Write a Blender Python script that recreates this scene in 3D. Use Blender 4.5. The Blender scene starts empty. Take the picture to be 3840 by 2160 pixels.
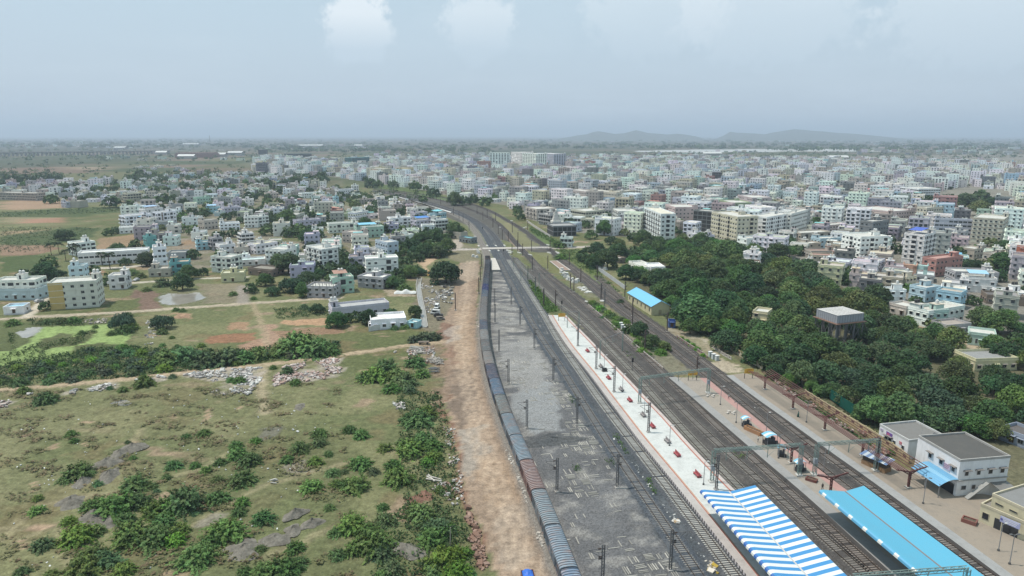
SUN_E = 3.9
EXPOSURE = 0.07
SKY_LOW = (5.9,6.9,8.1)
SKY_HIGH = (5.6,7.7,8.5)
SKY_CLOUD = (6.9,8.0,8.8)
SKY_CBASE = (5.9,7.1,8.1)
SKY_CTOP = (9.0,9.6,10.0)
HAZE = .000125
import bpy,math,random
import numpy as np
from mathutils import Vector,Matrix
RAD = math.radians
rnd = random.Random(11)
nrs = np.random.RandomState(5)
scene = bpy.context.scene
COL = scene.collection
# ---------------------------------------------------------------- camera model
H = 78.0
PITCH = RAD(12.64)
FPX,CX,CY = 2560.0,1920.0,1080.0
CP,SP = math.cos(PITCH),math.sin(PITCH)
FR = {'V': (0,0,.670833),'S': (0,0,1.0),'A': (0,1440,2.0125),'B': (1280,1440,2.0125),'C': (2560,1440,2.0125),
  'D': (0,900,2.0125),'E': (1280,900,2.0125),'F': (2560,900,2.0125),
  'G': (0,480,2.68333),'H': (960,480,2.68333),'I': (1920,480,2.68333),'J': (2880,480,2.68333),
  'K': (1900,1620,2.68333),'L': (1700,1080,2.68333),'M': (2500,1240,2.68333),'N': (2880,1620,2.68333),
  'P': (1700,780,3.57778),'Q': (1400,640,3.57778)}
def at(f,x,y,z=0.0):
 """where the sight line through a photo point meets height z"""
 ox,oy,s = FR[f]
 a = (ox + x / s - CX) / FPX
 b = (oy + y / s - CY) / FPX
 dz = -SP - b * CP
 dy = CP - b * SP
 t = (z - H) / dz
 return Vector((a * t,dy * t,z))
def ats(f,pts,z=0.0):
 return [at(f,x,y,z) for x,y in pts]
def depth_of(v):
 return v.y * CP + (H - v.z) * SP
# ---------------------------------------------------------------- numpy noise
def _hash(ix,iy,seed):
 n = (ix.astype(np.int64) * 374761393 + iy.astype(np.int64) * 668265263 + seed * 144665) & 0x7fffffff
 n = ((n ^ (n >> 13)) * 1274126177) & 0x7fffffff
 n = n ^ (n >> 16)
 return (n & 0xffff) / 65535.0
def vnoise(x,y,sc,seed=0):
 x = x / sc; y = y / sc
 ix = np.floor(x); iy = np.floor(y)
 fx = x - ix; fy = y - iy
 fx = fx * fx * (3 - 2 * fx); fy = fy * fy * (3 - 2 * fy)
 a = _hash(ix,iy,seed); b = _hash(ix + 1,iy,seed); c = _hash(ix,iy + 1,seed); d = _hash(ix + 1,iy + 1,seed)
 return (a * (1 - fx) + b * fx) * (1 - fy) + (c * (1 - fx) + d * fx) * fy
def fbm(x,y,sc,seed=0,o=3):
 r = 0; a = 1; t = 0
 for k in range(o):
  r = r + a * vnoise(x,y,sc / 2 ** k,seed + k * 17); t += a; a *= .55
 return r / t
def inpoly(px,py,poly):
 poly = np.array([(p[0],p[1]) for p in poly])
 m = np.zeros(px.shape,bool)
 bb = (px >= poly[:,0].min()) & (px <= poly[:,0].max()) & (py >= poly[:,1].min()) & (py <= poly[:,1].max())
 if not bb.any():
  return m
 x = px[bb]; y = py[bb]; r = np.zeros(x.shape,bool)
 j = len(poly) - 1
 for i in range(len(poly)):
  xi,yi = poly[i]; xj,yj = poly[j]
  c = ((yi > y) != (yj > y)) & (x < (xj - xi) * (y - yi) / (yj - yi + 1e-12) + xi)
  r ^= c
  j = i
 m[bb] = r
 return m
def pdist(px,py,line,reach):
 """distance to a polyline, inf beyond reach"""
 out = np.full(px.shape,1e9)
 for a,b in zip(line[:-1],line[1:]):
  x0,x1 = sorted((a[0],b[0])); y0,y1 = sorted((a[1],b[1]))
  bb = (px > x0 - reach) & (px < x1 + reach) & (py > y0 - reach) & (py < y1 + reach)
  if not bb.any():
   continue
  dx,dy = b[0] - a[0],b[1] - a[1]
  l2 = dx * dx + dy * dy + 1e-9
  t = np.clip(((px[bb] - a[0]) * dx + (py[bb] - a[1]) * dy) / l2,0,1)
  d = np.hypot(px[bb] - a[0] - t * dx,py[bb] - a[1] - t * dy)
  out[bb] = np.minimum(out[bb],d)
 return out
# ---------------------------------------------------------------- polylines
def smooth_path(pts,step=3.0,sig=8.0):
 p = np.array([(q[0],q[1]) for q in pts],float)
 seg = np.hypot(*np.diff(p,axis=0).T); s = np.concatenate([[0],np.cumsum(seg)])
 n = max(3,int(s[-1] / step) + 1)
 t = np.linspace(0,s[-1],n)
 q = np.stack([np.interp(t,s,p[:,0]),np.interp(t,s,p[:,1])],1)
 w = int(3 * sig / step)
 if w >= 1 and n > 4:
  k = np.exp(-.5 * (np.arange(-w,w + 1) * step / sig) ** 2); k /= k.sum()
  pre = q[0] + (q[0] - q[1:w + 1][::-1]) if n > w else None
  a = np.concatenate([2 * q[0] - q[min(w,n - 1):0:-1],q,2 * q[-1] - q[-2:-min(w,n - 1) - 2:-1]])
  m = min(w,n - 1)
  kk = k[w - m:w + m + 1]; kk = kk / kk.sum()
  q = np.stack([np.convolve(a[:,0],kk,'valid'),np.convolve(a[:,1],kk,'valid')],1)
 return q
def extend(pts,d0=0,d1=0):
 """lengthen a list of points straight on at its ends"""
 pts = [Vector((p[0],p[1],0)) for p in pts]
 if d0:
  pts = [pts[0] + (pts[0] - pts[1]).normalized() * d0] + pts
 if d1:
  pts = pts + [pts[-1] + (pts[-1] - pts[-2]).normalized() * d1]
 return pts
def offset_path(q,d):
 t = np.gradient(q,axis=0); t /= np.linalg.norm(t,axis=1)[:,None] + 1e-9
 return q + np.stack([t[:,1],-t[:,0]],1) * d   # + = to the right of travel
def along(q,dist):
 seg = np.hypot(*np.diff(q,axis=0).T); s = np.concatenate([[0],np.cumsum(seg)])
 d = min(max(dist,0),s[-1])
 x = np.interp(d,s,q[:,0]); y = np.interp(d,s,q[:,1])
 x2 = np.interp(min(d + .5,s[-1]),s,q[:,0]) - np.interp(max(d - .5,0),s,q[:,0])
 y2 = np.interp(min(d + .5,s[-1]),s,q[:,1]) - np.interp(max(d - .5,0),s,q[:,1])
 return x,y,math.atan2(y2,x2)
def plen(q):
 return float(np.hypot(*np.diff(q,axis=0).T).sum())
# ---------------------------------------------------------------- materials
def newmat(name,rough=.85,spec=.3):
 m = bpy.data.materials.new(name); m.use_nodes = True
 nt = m.node_tree; b = nt.nodes['Principled BSDF']
 b.inputs['Roughness'].default_value = rough
 b.inputs['Specular IOR Level'].default_value = spec
 return m,nt,b
def N(nt,t,**kw):
 n = nt.nodes.new(t)
 for k,v in kw.items():
  if k in n.inputs.keys():
   n.inputs[k].default_value = v
  else:
   setattr(n,k,v)
 return n
def mixc(nt,a,b,fac,mode='MIX'):
 n = nt.nodes.new('ShaderNodeMix'); n.data_type = 'RGBA'; n.blend_type = mode
 for sock,v in ((n.inputs[6],a),(n.inputs[7],b),(n.inputs[0],fac)):
  if hasattr(v,'is_output'):
   nt.links.new(v,sock)
  elif isinstance(v,(int,float)):
   sock.default_value = v
  else:
   sock.default_value = (*v[:3],1)
 return n.outputs[2]
def ramp(nt,fac,p0,p1,c0=(0,0,0),c1=(1,1,1)):
 r = nt.nodes.new('ShaderNodeValToRGB')
 r.color_ramp.elements[0].position = p0; r.color_ramp.elements[1].position = p1
 r.color_ramp.elements[0].color = (*c0,1); r.color_ramp.elements[1].color = (*c1,1)
 nt.links.new(fac,r.inputs[0])
 return r.outputs[0]
def noise(nt,scale,detail=4,vec=None,rough=.6):
 n = N(nt,'ShaderNodeTexNoise',Scale=scale,Detail=detail,Roughness=rough)
 if vec is not None:
  nt.links.new(vec,n.inputs['Vector'])
 return n.outputs[0]
def pos(nt,sx=1,sy=1,sz=1,obj=False):
 g = nt.nodes.new('ShaderNodeTexCoord').outputs['Object'] if obj else nt.nodes.new('ShaderNodeNewGeometry').outputs['Position']
 m = nt.nodes.new('ShaderNodeMapping'); m.inputs['Scale'].default_value = (sx,sy,sz)
 nt.links.new(g,m.inputs[0])
 return m.outputs[0]
def colattr(nt):
 a = nt.nodes.new('ShaderNodeAttribute'); a.attribute_name = 'col'
 return a.outputs['Color']
def bump(nt,b,h,strength=.4,dist=.1):
 n = N(nt,'ShaderNodeBump',Strength=strength,Distance=dist)
 nt.links.new(h,n.inputs['Height']); nt.links.new(n.outputs[0],b.inputs['Normal'])
def paint_mat(name,rough=.85,dirt=.5,spec=.25,metal=0,streak=True,dcol=(.10,.09,.08)):
 """coloured by the face colours of the mesh, weathered with blotches and rain streaks"""
 m,nt,b = newmat(name,rough,spec)
 b.inputs['Metallic'].default_value = metal
 c = colattr(nt)
 if dirt:
  n1 = noise(nt,.35,5,pos(nt))
  n2 = noise(nt,1.0,4,pos(nt,1.6,1.6,.16)) if streak else noise(nt,1.3,4,pos(nt))
  f1 = ramp(nt,n1,.48,.78); f2 = ramp(nt,n2,.52,.82)
  c = mixc(nt,c,dcol,mixc(nt,f1,(dirt * .6,) * 3,1.0,'MULTIPLY'))
  c = mixc(nt,c,dcol,mixc(nt,f2,(dirt * .7,) * 3,1.0,'MULTIPLY'))
 nt.links.new(c,b.inputs['Base Color'])
 return m
M = {}
M['plaster'] = paint_mat('painted_plaster',.9,.36)
M['terrace'] = paint_mat('weathered_terrace',.9,.62,streak=False,dcol=(.13,.12,.11))
M['steel'] = paint_mat('painted_steel',.6,.35,.4,dcol=(.12,.07,.05))
M['sheet'] = paint_mat('painted_sheet',.5,.10,.45,streak=False,dcol=(.25,.25,.24))
M['concrete'] = paint_mat('concrete',.92,.5,.2,streak=False,dcol=(.12,.115,.11))
M['timber'] = paint_mat('timber',.9,.4,.2)
M['cloth'] = paint_mat('cloth',.9,0,.1)
M['skin'] = paint_mat('skin',.7,0,.2)
M['rail'] = paint_mat('rail_steel',.45,.2,.5,metal=.3)
m,nt,b = newmat('window_glass',.15,.6)
b.inputs['Base Color'].default_value = (.025,.03,.037,1); M['glass'] = m
# leaves
m,nt,b = newmat('leaves',.6,.2)
c = colattr(nt)
oi = nt.nodes.new('ShaderNodeObjectInfo')
hs = N(nt,'ShaderNodeHueSaturation'); nt.links.new(c,hs.inputs['Color'])
mr = N(nt,'ShaderNodeMapRange'); nt.links.new(oi.outputs['Random'],mr.inputs[0]); mr.inputs[3].default_value = .75; mr.inputs[4].default_value = 1.3
nt.links.new(mr.outputs[0],hs.inputs['Value'])
tint = mixc(nt,hs.outputs[0],oi.outputs['Color'],1.0,'MULTIPLY')
nt.links.new(tint,b.inputs['Base Color'])
tr = nt.nodes.new('ShaderNodeBsdfTranslucent'); nt.links.new(tint,tr.inputs[0])
mx = nt.nodes.new('ShaderNodeMixShader'); mx.inputs[0].default_value = .25
nt.links.new(b.outputs[0],mx.inputs[1]); nt.links.new(tr.outputs[0],mx.inputs[2])
nt.links.new(mx.outputs[0],nt.nodes['Material Output'].inputs[0])
M['leaf'] = m
m,nt,b = newmat('bark',.95,.1)
nt.links.new(ramp(nt,noise(nt,3,4,pos(nt,1,1,.3)),.3,.7,(.05,.038,.028),(.13,.105,.08)),b.inputs['Base Color']); M['bark'] = m
# wagons: colour from the object, with rust and grime
def wagon_mat(name,rough,ribs):
 m,nt,b = newmat(name,rough,.35)
 oi = nt.nodes.new('ShaderNodeObjectInfo')
 v = pos(nt,.9,.35,1,obj=True)
 ad = nt.nodes.new('ShaderNodeVectorMath'); nt.links.new(v,ad.inputs[0])
 cb = nt.nodes.new('ShaderNodeCombineXYZ'); ml = N(nt,'ShaderNodeMath',operation='MULTIPLY'); ml.inputs[1].default_value = 90
 nt.links.new(oi.outputs['Random'],ml.inputs[0]); nt.links.new(ml.outputs[0],cb.inputs[0]); nt.links.new(cb.outputs[0],ad.inputs[1])
 n1 = noise(nt,.8,5,ad.outputs[0]); n2 = noise(nt,2.2,4,ad.outputs[0])
 c = mixc(nt,oi.outputs['Color'],(.30,.185,.15),ramp(nt,n1,.5,.78))
 c = mixc(nt,c,(.40,.43,.47),ramp(nt,n2,.55,.85))
 nt.links.new(c,b.inputs['Base Color'])
 return m
M['wroof'] = wagon_mat('wagon_roof_paint',.55,True)
M['wbody'] = wagon_mat('wagon_side_paint',.7,False)
# ground: painted soil and grass, broken up by fine noise
m,nt,b = newmat('ground_soil',.97,.1)
c = colattr(nt)
P_ = pos(nt)
n1 = noise(nt,.55,6,P_,.7); n2 = noise(nt,2.3,4,P_,.7)
k1 = N(nt,'ShaderNodeMapRange'); nt.links.new(n1,k1.inputs[0]); k1.inputs[1].default_value = .3; k1.inputs[2].default_value = .7; k1.inputs[3].default_value = .62; k1.inputs[4].default_value = 1.38
k2 = N(nt,'ShaderNodeMapRange'); nt.links.new(n2,k2.inputs[0]); k2.inputs[1].default_value = .3; k2.inputs[2].default_value = .7; k2.inputs[3].default_value = .75; k2.inputs[4].default_value = 1.25
mm = N(nt,'ShaderNodeMath',operation='MULTIPLY'); nt.links.new(k1.outputs[0],mm.inputs[0]); nt.links.new(k2.outputs[0],mm.inputs[1])
cc = N(nt,'ShaderNodeVectorMath',operation='SCALE'); nt.links.new(c,cc.inputs[0]); nt.links.new(mm.outputs[0],cc.inputs[3])
nt.links.new(cc.outputs[0],b.inputs['Base Color'])
bump(nt,b,n1,.5,.5)
M['ground'] = m
# packed ballast stones
m,nt,b = newmat('ballast_stone',.95,.15)
c = colattr(nt)
P_ = pos(nt)
vo = N(nt,'ShaderNodeTexVoronoi',Scale=3.5); nt.links.new(P_,vo.inputs['Vector']); bw = nt.nodes.new('ShaderNodeRGBToBW'); nt.links.new(vo.outputs['Color'],bw.inputs[0])
n1 = noise(nt,.25,5,P_,.65)
c = mixc(nt,c,(.15,.14,.13),mixc(nt,ramp(nt,n1,.48,.8),(.4,) * 3,1,'MULTIPLY'))
c = mixc(nt,c,bw.outputs[0],.55,'MULTIPLY')
sc = N(nt,'ShaderNodeVectorMath',operation='SCALE'); nt.links.new(c,sc.inputs[0]); sc.inputs[3].default_value = 1.5
nt.links.new(sc.outputs[0],b.inputs['Base Color'])
bump(nt,b,vo.outputs['Distance'],.6,.1)
M['ballast'] = m
def water_mat(name,col,rough):
 m,nt,b = newmat(name,rough,.5)
 P_ = pos(nt)
 nt.links.new(ramp(nt,noise(nt,.12,4,P_),.3,.7,[x * .8 for x in col],[x * 1.2 for x in col]),b.inputs['Base Color'])
 return m
M['mudwater'] = water_mat('muddy_water',(.26,.24,.21),.12)
M['algae'] = M['ground']
M['river'] = water_mat('river_water',(.40,.38,.35),.3)
# ---------------------------------------------------------------- mesh builder
class MB:
 def __init__(s):
  s.v = []; s.f = []; s.c = []; s.m = []
 def add(s,vs,fs,col,mi=0):
  n = len(s.v); s.v.extend(vs)
  for f in fs:
   s.f.append(tuple(n + i for i in f)); s.c.append(col); s.m.append(mi)
 def quad(s,a,b,c,d,col,mi=0):
  s.add([a,b,c,d],[(0,1,2,3)],col,mi)
 def box(s,x0,y0,z0,x1,y1,z1,col,mi=0,bottom=True,top=True):
  vs = [(x0,y0,z0),(x1,y0,z0),(x1,y1,z0),(x0,y1,z0),(x0,y0,z1),(x1,y0,z1),(x1,y1,z1),(x0,y1,z1)]
  fs = [(0,1,5,4),(1,2,6,5),(2,3,7,6),(3,0,4,7)]
  if top: fs.append((4,5,6,7))
  if bottom: fs.append((3,2,1,0))
  s.add(vs,fs,col,mi)
 def rbox(s,c,size,rot,col,mi=0,tilt=0):
  """box centred on c, turned about z"""
  M_ = Matrix.Translation(c) @ Matrix.Rotation(rot,4,'Z') @ Matrix.Rotation(tilt,4,'Y')
  x,y,z = size[0] / 2,size[1] / 2,size[2] / 2
  vs = [M_ @ Vector(p) for p in ((-x,-y,-z),(x,-y,-z),(x,y,-z),(-x,y,-z),(-x,-y,z),(x,-y,z),(x,y,z),(-x,y,z))]
  s.add(vs,[(0,1,5,4),(1,2,6,5),(2,3,7,6),(3,0,4,7),(4,5,6,7),(3,2,1,0)],col,mi)
 def beam(s,p,q,w,h,col,mi=0):
  p = Vector(p); q = Vector(q); d = (q - p).normalized()
  up = Vector((0,0,1)) if abs(d.z) < .95 else Vector((1,0,0))
  x = d.cross(up).normalized() * (w / 2); y = x.cross(d).normalized() * (h / 2)
  vs = [p - x - y,p + x - y,p + x + y,p - x + y,q - x - y,q + x - y,q + x + y,q - x + y]
  s.add(vs,[(0,1,5,4),(1,2,6,5),(2,3,7,6),(3,0,4,7),(4,5,6,7),(3,2,1,0)],col,mi)
 def tube(s,pts,rads,col,n=8,mi=0,cap=True):
  pts = [Vector(p) for p in pts]
  rings = []; base = len(s.v); vs = []
  for i,p in enumerate(pts):
   d = (pts[min(i + 1,len(pts) - 1)] - pts[max(i - 1,0)]).normalized()
   up = Vector((0,0,1)) if abs(d.z) < .9 else Vector((1,0,0))
   x = d.cross(up).normalized(); y = x.cross(d).normalized()
   for k in range(n):
    a = 2 * math.pi * k / n
    vs.append(p + (x * math.cos(a) + y * math.sin(a)) * rads[i])
  fs = []
  for i in range(len(pts) - 1):
   for k in range(n):
    fs.append((i * n + k,i * n + (k + 1) % n,(i + 1) * n + (k + 1) % n,(i + 1) * n + k))
  if cap:
   fs.append(tuple(range(n))[::-1]); fs.append(tuple(range((len(pts) - 1) * n,len(pts) * n)))
  s.add(vs,fs,col,mi)
 def cyl(s,x,y,z0,z1,r0,r1,col,n=12,mi=0):
  s.tube([(x,y,z0),(x,y,z1)],[r0,r1],col,n,mi)
 def prism(s,poly,z0,z1,col,side=None,mi=0,smi=0):
  n = len(poly)
  s.add([(p[0],p[1],z1) for p in poly],[tuple(range(n))],col,mi)
  vs = [(p[0],p[1],z0) for p in poly] + [(p[0],p[1],z1) for p in poly]
  s.add(vs,[(i,(i + 1) % n,n + (i + 1) % n,n + i) for i in range(n)],side or col,smi)
 def strip(s,a,b,za,zb,col,mi=0):
  """ribbon between two paths with the same number of points; za / zb heights"""
  n = len(a)
  vs = [(p[0],p[1],za) for p in a] + [(p[0],p[1],zb) for p in b]
  s.add(vs,[(i,i + 1,n + i + 1,n + i) for i in range(n - 1)],col,mi)
 def xform(s,mat,start=0):
  s.v[start:] = [mat @ Vector(p) for p in s.v[start:]]
 def mesh(s,name,mats,smooth=False):
  me = bpy.data.meshes.new(name)
  me.from_pydata([tuple(p) for p in s.v],[],s.f)
  for mt in (mats if isinstance(mats,(list,tuple)) else [mats]):
   me.materials.append(mt)
  if s.f:
   me.polygons.foreach_set('material_index',s.m)
   a = me.attributes.new('col','FLOAT_COLOR','FACE')
   a.data.foreach_set('color',np.array([(*c[:3],1.0) for c in s.c],dtype=np.float32).ravel())
   if smooth:
    me.polygons.foreach_set('use_smooth',[True] * len(s.f))
  me.update()
  return me
 def build(s,name,mats,parent=None,loc=(0,0,0),rz=0,smooth=False):
  return link(name,s.mesh(name,mats,smooth),parent,loc,rz)
def link(name,data,parent=None,loc=(0,0,0),rz=0,scale=None):
 o = bpy.data.objects.new(name,data); COL.objects.link(o)
 o.location = loc; o.rotation_euler = (0,0,rz)
 if scale is not None:
  o.scale = scale if not isinstance(scale,(int,float)) else (scale,) * 3
 if parent: o.parent = parent
 return o
def quads_mesh(name,cen,nor,size,cols,mat,aspect=1.0):
 """many small leaf faces: centres, normals, sizes, colours"""
 n = len(cen)
 nor = nor / (np.linalg.norm(nor,axis=1)[:,None] + 1e-9)
 r = nrs.normal(size=(n,3))
 t = np.cross(nor,r); t /= np.linalg.norm(t,axis=1)[:,None] + 1e-9
 u = np.cross(nor,t)
 sz = (size if np.ndim(size) else np.full(n,size))[:,None] * .5
 t = t * sz * aspect; u = u * sz
 v = np.empty((n,4,3),np.float32)
 v[:,0] = cen - t - u * .25; v[:,1] = cen - u; v[:,2] = cen + t + u * .25; v[:,3] = cen + u
 me = bpy.data.meshes.new(name)
 me.vertices.add(4 * n); me.vertices.foreach_set('co',v.ravel())
 me.loops.add(4 * n); me.loops.foreach_set('vertex_index',np.arange(4 * n,dtype=np.int32))
 me.polygons.add(n); me.polygons.foreach_set('loop_start',np.arange(0,4 * n,4,dtype=np.int32))
 me.materials.append(mat)
 me.update(calc_edges=True)
 a = me.attributes.new('col','FLOAT_COLOR','FACE')
 a.data.foreach_set('color',np.concatenate([cols,np.ones((n,1))],1).astype(np.float32).ravel())
 return me
# ---------------------------------------------------------------- naming and labels
USED = {}
LM = []           # landmarks: (phrase, position)
def tag(o,label,cat,group=None):
 o['label'] = label; o['category'] = cat
 if group: o['group'] = group
 USED[label] = USED.get(label,0) + 1
 return o
def thing(name,label,cat,loc=(0,0,0),rz=0,group=None):
 o = bpy.data.objects.new(name,None); COL.objects.link(o)
 o.location = loc; o.rotation_euler = (0,0,rz); o.empty_display_size = .5
 return tag(o,label,cat,group)
def setting(o,kind='structure',label=None):
 o['kind'] = kind
 if label: o['label'] = label
 return o
def landmark(phrase,p):
 LM.append((phrase,Vector((p[0],p[1],0))))
def relation(p,q,close):
 """how p lies to landmark q for someone at the camera"""
 az = math.atan2(p[0],p[1]) - math.atan2(q[0],q[1])
 dp,dq = math.hypot(p[0],p[1]),math.hypot(q[0],q[1])
 lat = az * (dp + dq) / 2; dep = dp - dq
 if abs(dep) > abs(lat) * 1.6:
  return 'behind' if dep > 0 else 'in front of'
 if abs(lat) > abs(dep) * 1.6:
  return 'right of' if lat > 0 else 'left of'
 return ('behind and ' if dep > 0 else 'in front and ') + ('right of' if lat > 0 else 'left of')
def autolabel(phrases,p,near=9):
 """first wording that no other thing has: look + place beside a named neighbour"""
 p = Vector((p[0],p[1],0))
 if isinstance(phrases,str): phrases = [phrases]
 lms = sorted(LM,key=lambda l: (l[1] - p).length)[:near]
 for adv in ('','just ','a little ','somewhat ','well '):
  for ph in phrases:
   for l,q in lms:
    s = f'{ph} {adv}{relation(p, q, False)} {l}'
    if s not in USED and len(s.replace('-',' - ').split()) <= 18 and len(s.split()) <= 16:
     return s
 for l,q in lms:
  for k in ('second','third','fourth','fifth','sixth','seventh','eighth','ninth'):
   s = f'{k} {phrases[0]} {relation(p, q, False)} {l}'
   if s not in USED and len(s.split()) <= 16:
    return s
 return phrases[0]
def dup(root,loc=None,rz=None,scale=None):
 r = root.copy(); COL.objects.link(r)
 if loc is not None: r.location = loc
 if rz is not None: r.rotation_euler = (0,0,rz)
 if scale is not None: r.scale = scale if not isinstance(scale,(int,float)) else (scale,) * 3
 for ch in list(root.children):
  c = ch.copy(); COL.objects.link(c); c.parent = r
  for g in list(ch.children):
   d = g.copy(); COL.objects.link(d); d.parent = c
 return r
def shade(c,k):
 return tuple(min(1,max(0,x * k)) for x in c)
def jit(c,a=.06):
 k = 1 + rnd.uniform(-a,a)
 return tuple(min(1,max(0.01,x * k + rnd.uniform(-a,a) * .15)) for x in c)
# ---------------------------------------------------------------- camera, world, sun
cam = bpy.data.cameras.new('camera'); camo = bpy.data.objects.new('camera',cam); COL.objects.link(camo)
camo.location = (0,0,H); camo.rotation_euler = (math.pi / 2 - PITCH,0,0)
cam.sensor_width = 36; cam.lens = FPX / 3840 * 36; cam.clip_start = .5; cam.clip_end = 90000
scene.camera = camo
SUN_DIR = Vector((-.38,.06,.92)).normalized()
sun = bpy.data.lights.new('sun','SUN'); sun.energy = SUN_E; sun.angle = RAD(.8); sun.color = (1,.94,.84)
so = bpy.data.objects.new('sun',sun); COL.objects.link(so); so.rotation_euler = SUN_DIR.to_track_quat('Z','Y').to_euler()
so.location = (0,0,300)
w = bpy.data.worlds.new('World'); scene.world = w; w.use_nodes = True
nt = w.node_tree; bg = nt.nodes['Background']
sky = nt.nodes.new('ShaderNodeTexSky'); sky.sky_type = 'NISHITA'; sky.sun_disc = False
sky.sun_elevation = math.asin(SUN_DIR.z); sky.sun_rotation = math.atan2(SUN_DIR.x,SUN_DIR.y)
sky.air_density = 1.0; sky.dust_density = 3.0; sky.ozone_density = 1.0
tc = nt.nodes.new('ShaderNodeTexCoord')
sep = nt.nodes.new('ShaderNodeSeparateXYZ'); nt.links.new(tc.outputs['Generated'],sep.inputs[0])
# clouds lie on a flat layer overhead: direction / height
dv = nt.nodes.new('ShaderNodeMath'); dv.operation = 'ADD'; dv.inputs[1].default_value = .16; nt.links.new(sep.outputs[2],dv.inputs[0])
mxm = nt.nodes.new('ShaderNodeMath'); mxm.operation = 'MAXIMUM'; mxm.inputs[1].default_value = .05; nt.links.new(dv.outputs[0],mxm.inputs[0])
px_ = nt.nodes.new('ShaderNodeMath'); px_.operation = 'DIVIDE'; nt.links.new(sep.outputs[0],px_.inputs[0]); nt.links.new(mxm.outputs[0],px_.inputs[1])
py_ = nt.nodes.new('ShaderNodeMath'); py_.operation = 'DIVIDE'; nt.links.new(sep.outputs[1],py_.inputs[0]); nt.links.new(mxm.outputs[0],py_.inputs[1])
cv = nt.nodes.new('ShaderNodeCombineXYZ'); nt.links.new(px_.outputs[0],cv.inputs[0]); nt.links.new(py_.outputs[0],cv.inputs[1])
c1 = noise(nt,.55,6,cv.outputs[0],.6)
vcol = ramp(nt,sep.outputs[2],.0,.36,SKY_LOW,SKY_HIGH)
base = mixc(nt,sky.outputs[0],vcol,.82)
wisp = ramp(nt,c1,.46,.74)
base = mixc(nt,base,SKY_CLOUD,mixc(nt,wisp,(.35,) * 3,1,'MULTIPLY'))
# two cumulus heads: round masses broken by noise, placed by direction
cn = noise(nt,42,8,tc.outputs['Generated'],.62)
def cumulus(fx,fy,rad,squash,base,amount):
 d = (at('S',fx,fy,5000) - Vector((0,0,H))).normalized()
 sb = nt.nodes.new('ShaderNodeVectorMath'); sb.operation = 'SUBTRACT'; nt.links.new(tc.outputs['Generated'],sb.inputs[0]); sb.inputs[1].default_value = d
 ml = nt.nodes.new('ShaderNodeVectorMath'); ml.operation = 'MULTIPLY'; nt.links.new(sb.outputs[0],ml.inputs[0]); ml.inputs[1].default_value = (1,.5,squash)
 ln = nt.nodes.new('ShaderNodeVectorMath'); ln.operation = 'LENGTH'; nt.links.new(ml.outputs[0],ln.inputs[0])
 dd = nt.nodes.new('ShaderNodeMath'); dd.operation = 'DIVIDE'; nt.links.new(ln.outputs['Value'],dd.inputs[0]); dd.inputs[1].default_value = rad
 s = nt.nodes.new('ShaderNodeMath'); s.operation = 'MULTIPLY_ADD'; nt.links.new(cn,s.inputs[0]); s.inputs[1].default_value = -1.5
 nt.links.new(dd.outputs[0],s.inputs[2])
 k = ramp(nt,s.outputs[0],-.45,.25,(1,1,1),(0,0,0))
 sh = nt.nodes.new('ShaderNodeSeparateXYZ'); nt.links.new(sb.outputs[0],sh.inputs[0])
 mr = N(nt,'ShaderNodeMapRange'); nt.links.new(sh.outputs[2],mr.inputs[0]); mr.inputs[1].default_value = -rad * .55; mr.inputs[2].default_value = rad * .35
 col = mixc(nt,SKY_CBASE,SKY_CTOP,mr.outputs[0])
 return mixc(nt,base,col,mixc(nt,k,(amount,) * 3,1,'MULTIPLY'))
base = cumulus(1345,105,.050,1.0,base,.7)
base = cumulus(1800,100,.054,1.0,base,.42)
base = cumulus(2450,60,.10,1.6,base,.3)
base = cumulus(2880,40,.12,1.6,base,.35)
base = cumulus(3750,30,.12,1.6,base,.35)
nt.links.new(base,bg.inputs[0]); bg.inputs[1].default_value = .1
vs = scene.view_settings
vs.view_transform = 'Standard'; vs.look = 'None'; vs.gamma = 1; vs.use_curve_mapping = False; vs.exposure = EXPOSURE
scene.cycles.max_bounces = 5; scene.cycles.diffuse_bounces = 2; scene.cycles.glossy_bounces = 2; scene.cycles.transmission_bounces = 2; scene.cycles.volume_bounces = 0; scene.cycles.transparent_max_bounces = 4
scene.cycles.use_denoising = True
scene.cycles.caustics_reflective = False; scene.cycles.caustics_refractive = False
# ---------------------------------------------------------------- railway lines (seen in the photo, laid on the ground)
trail = [('E',1107,120),('E',1104,180),('E',1098,240),('E',1092,300),('E',1087,345),('E',1079,440),('E',1072,500),('E',1070,560),('E',1071,620),
   ('E',1075,700),('E',1087,780),('E',1106,880),('E',1135,980),('E',1173,1100),('E',1217,1230),
   ('B',1238,205),('B',1312,375),('B',1398,560),('B',1487,780),('B',1595,1055),('B',1722,1390)]
train_pts = [at(f,x,y,4.0) for f,x,y in trail][::-1]      # near -> far
T0 = extend(train_pts,60) + ats('Q',[(1500,1040),(1450,990),(1390,845),(1290,715),(1150,620),(1000,560),(800,492),(600,432),(300,362),(0,300)])
T0 = smooth_path(T0,3,14)
T1 = ats('K',[(1932,1449),(1604,966),(1384,644),(1180,345),(945,0)]) + ats('L',[(1350,1230),(1230,1040),(1115,850),(1020,700),(925,570),(830,420),(757,290)]) \
 + ats('P',[(800,1065),(700,880),(600,690),(540,570)]) + ats('Q',[(1560,965),(1490,845),(1400,730),(1285,648),(1100,566),(900,490),(700,432),(400,352),(0,282)])
T1 = smooth_path(extend(T1,45),3,10)
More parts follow.
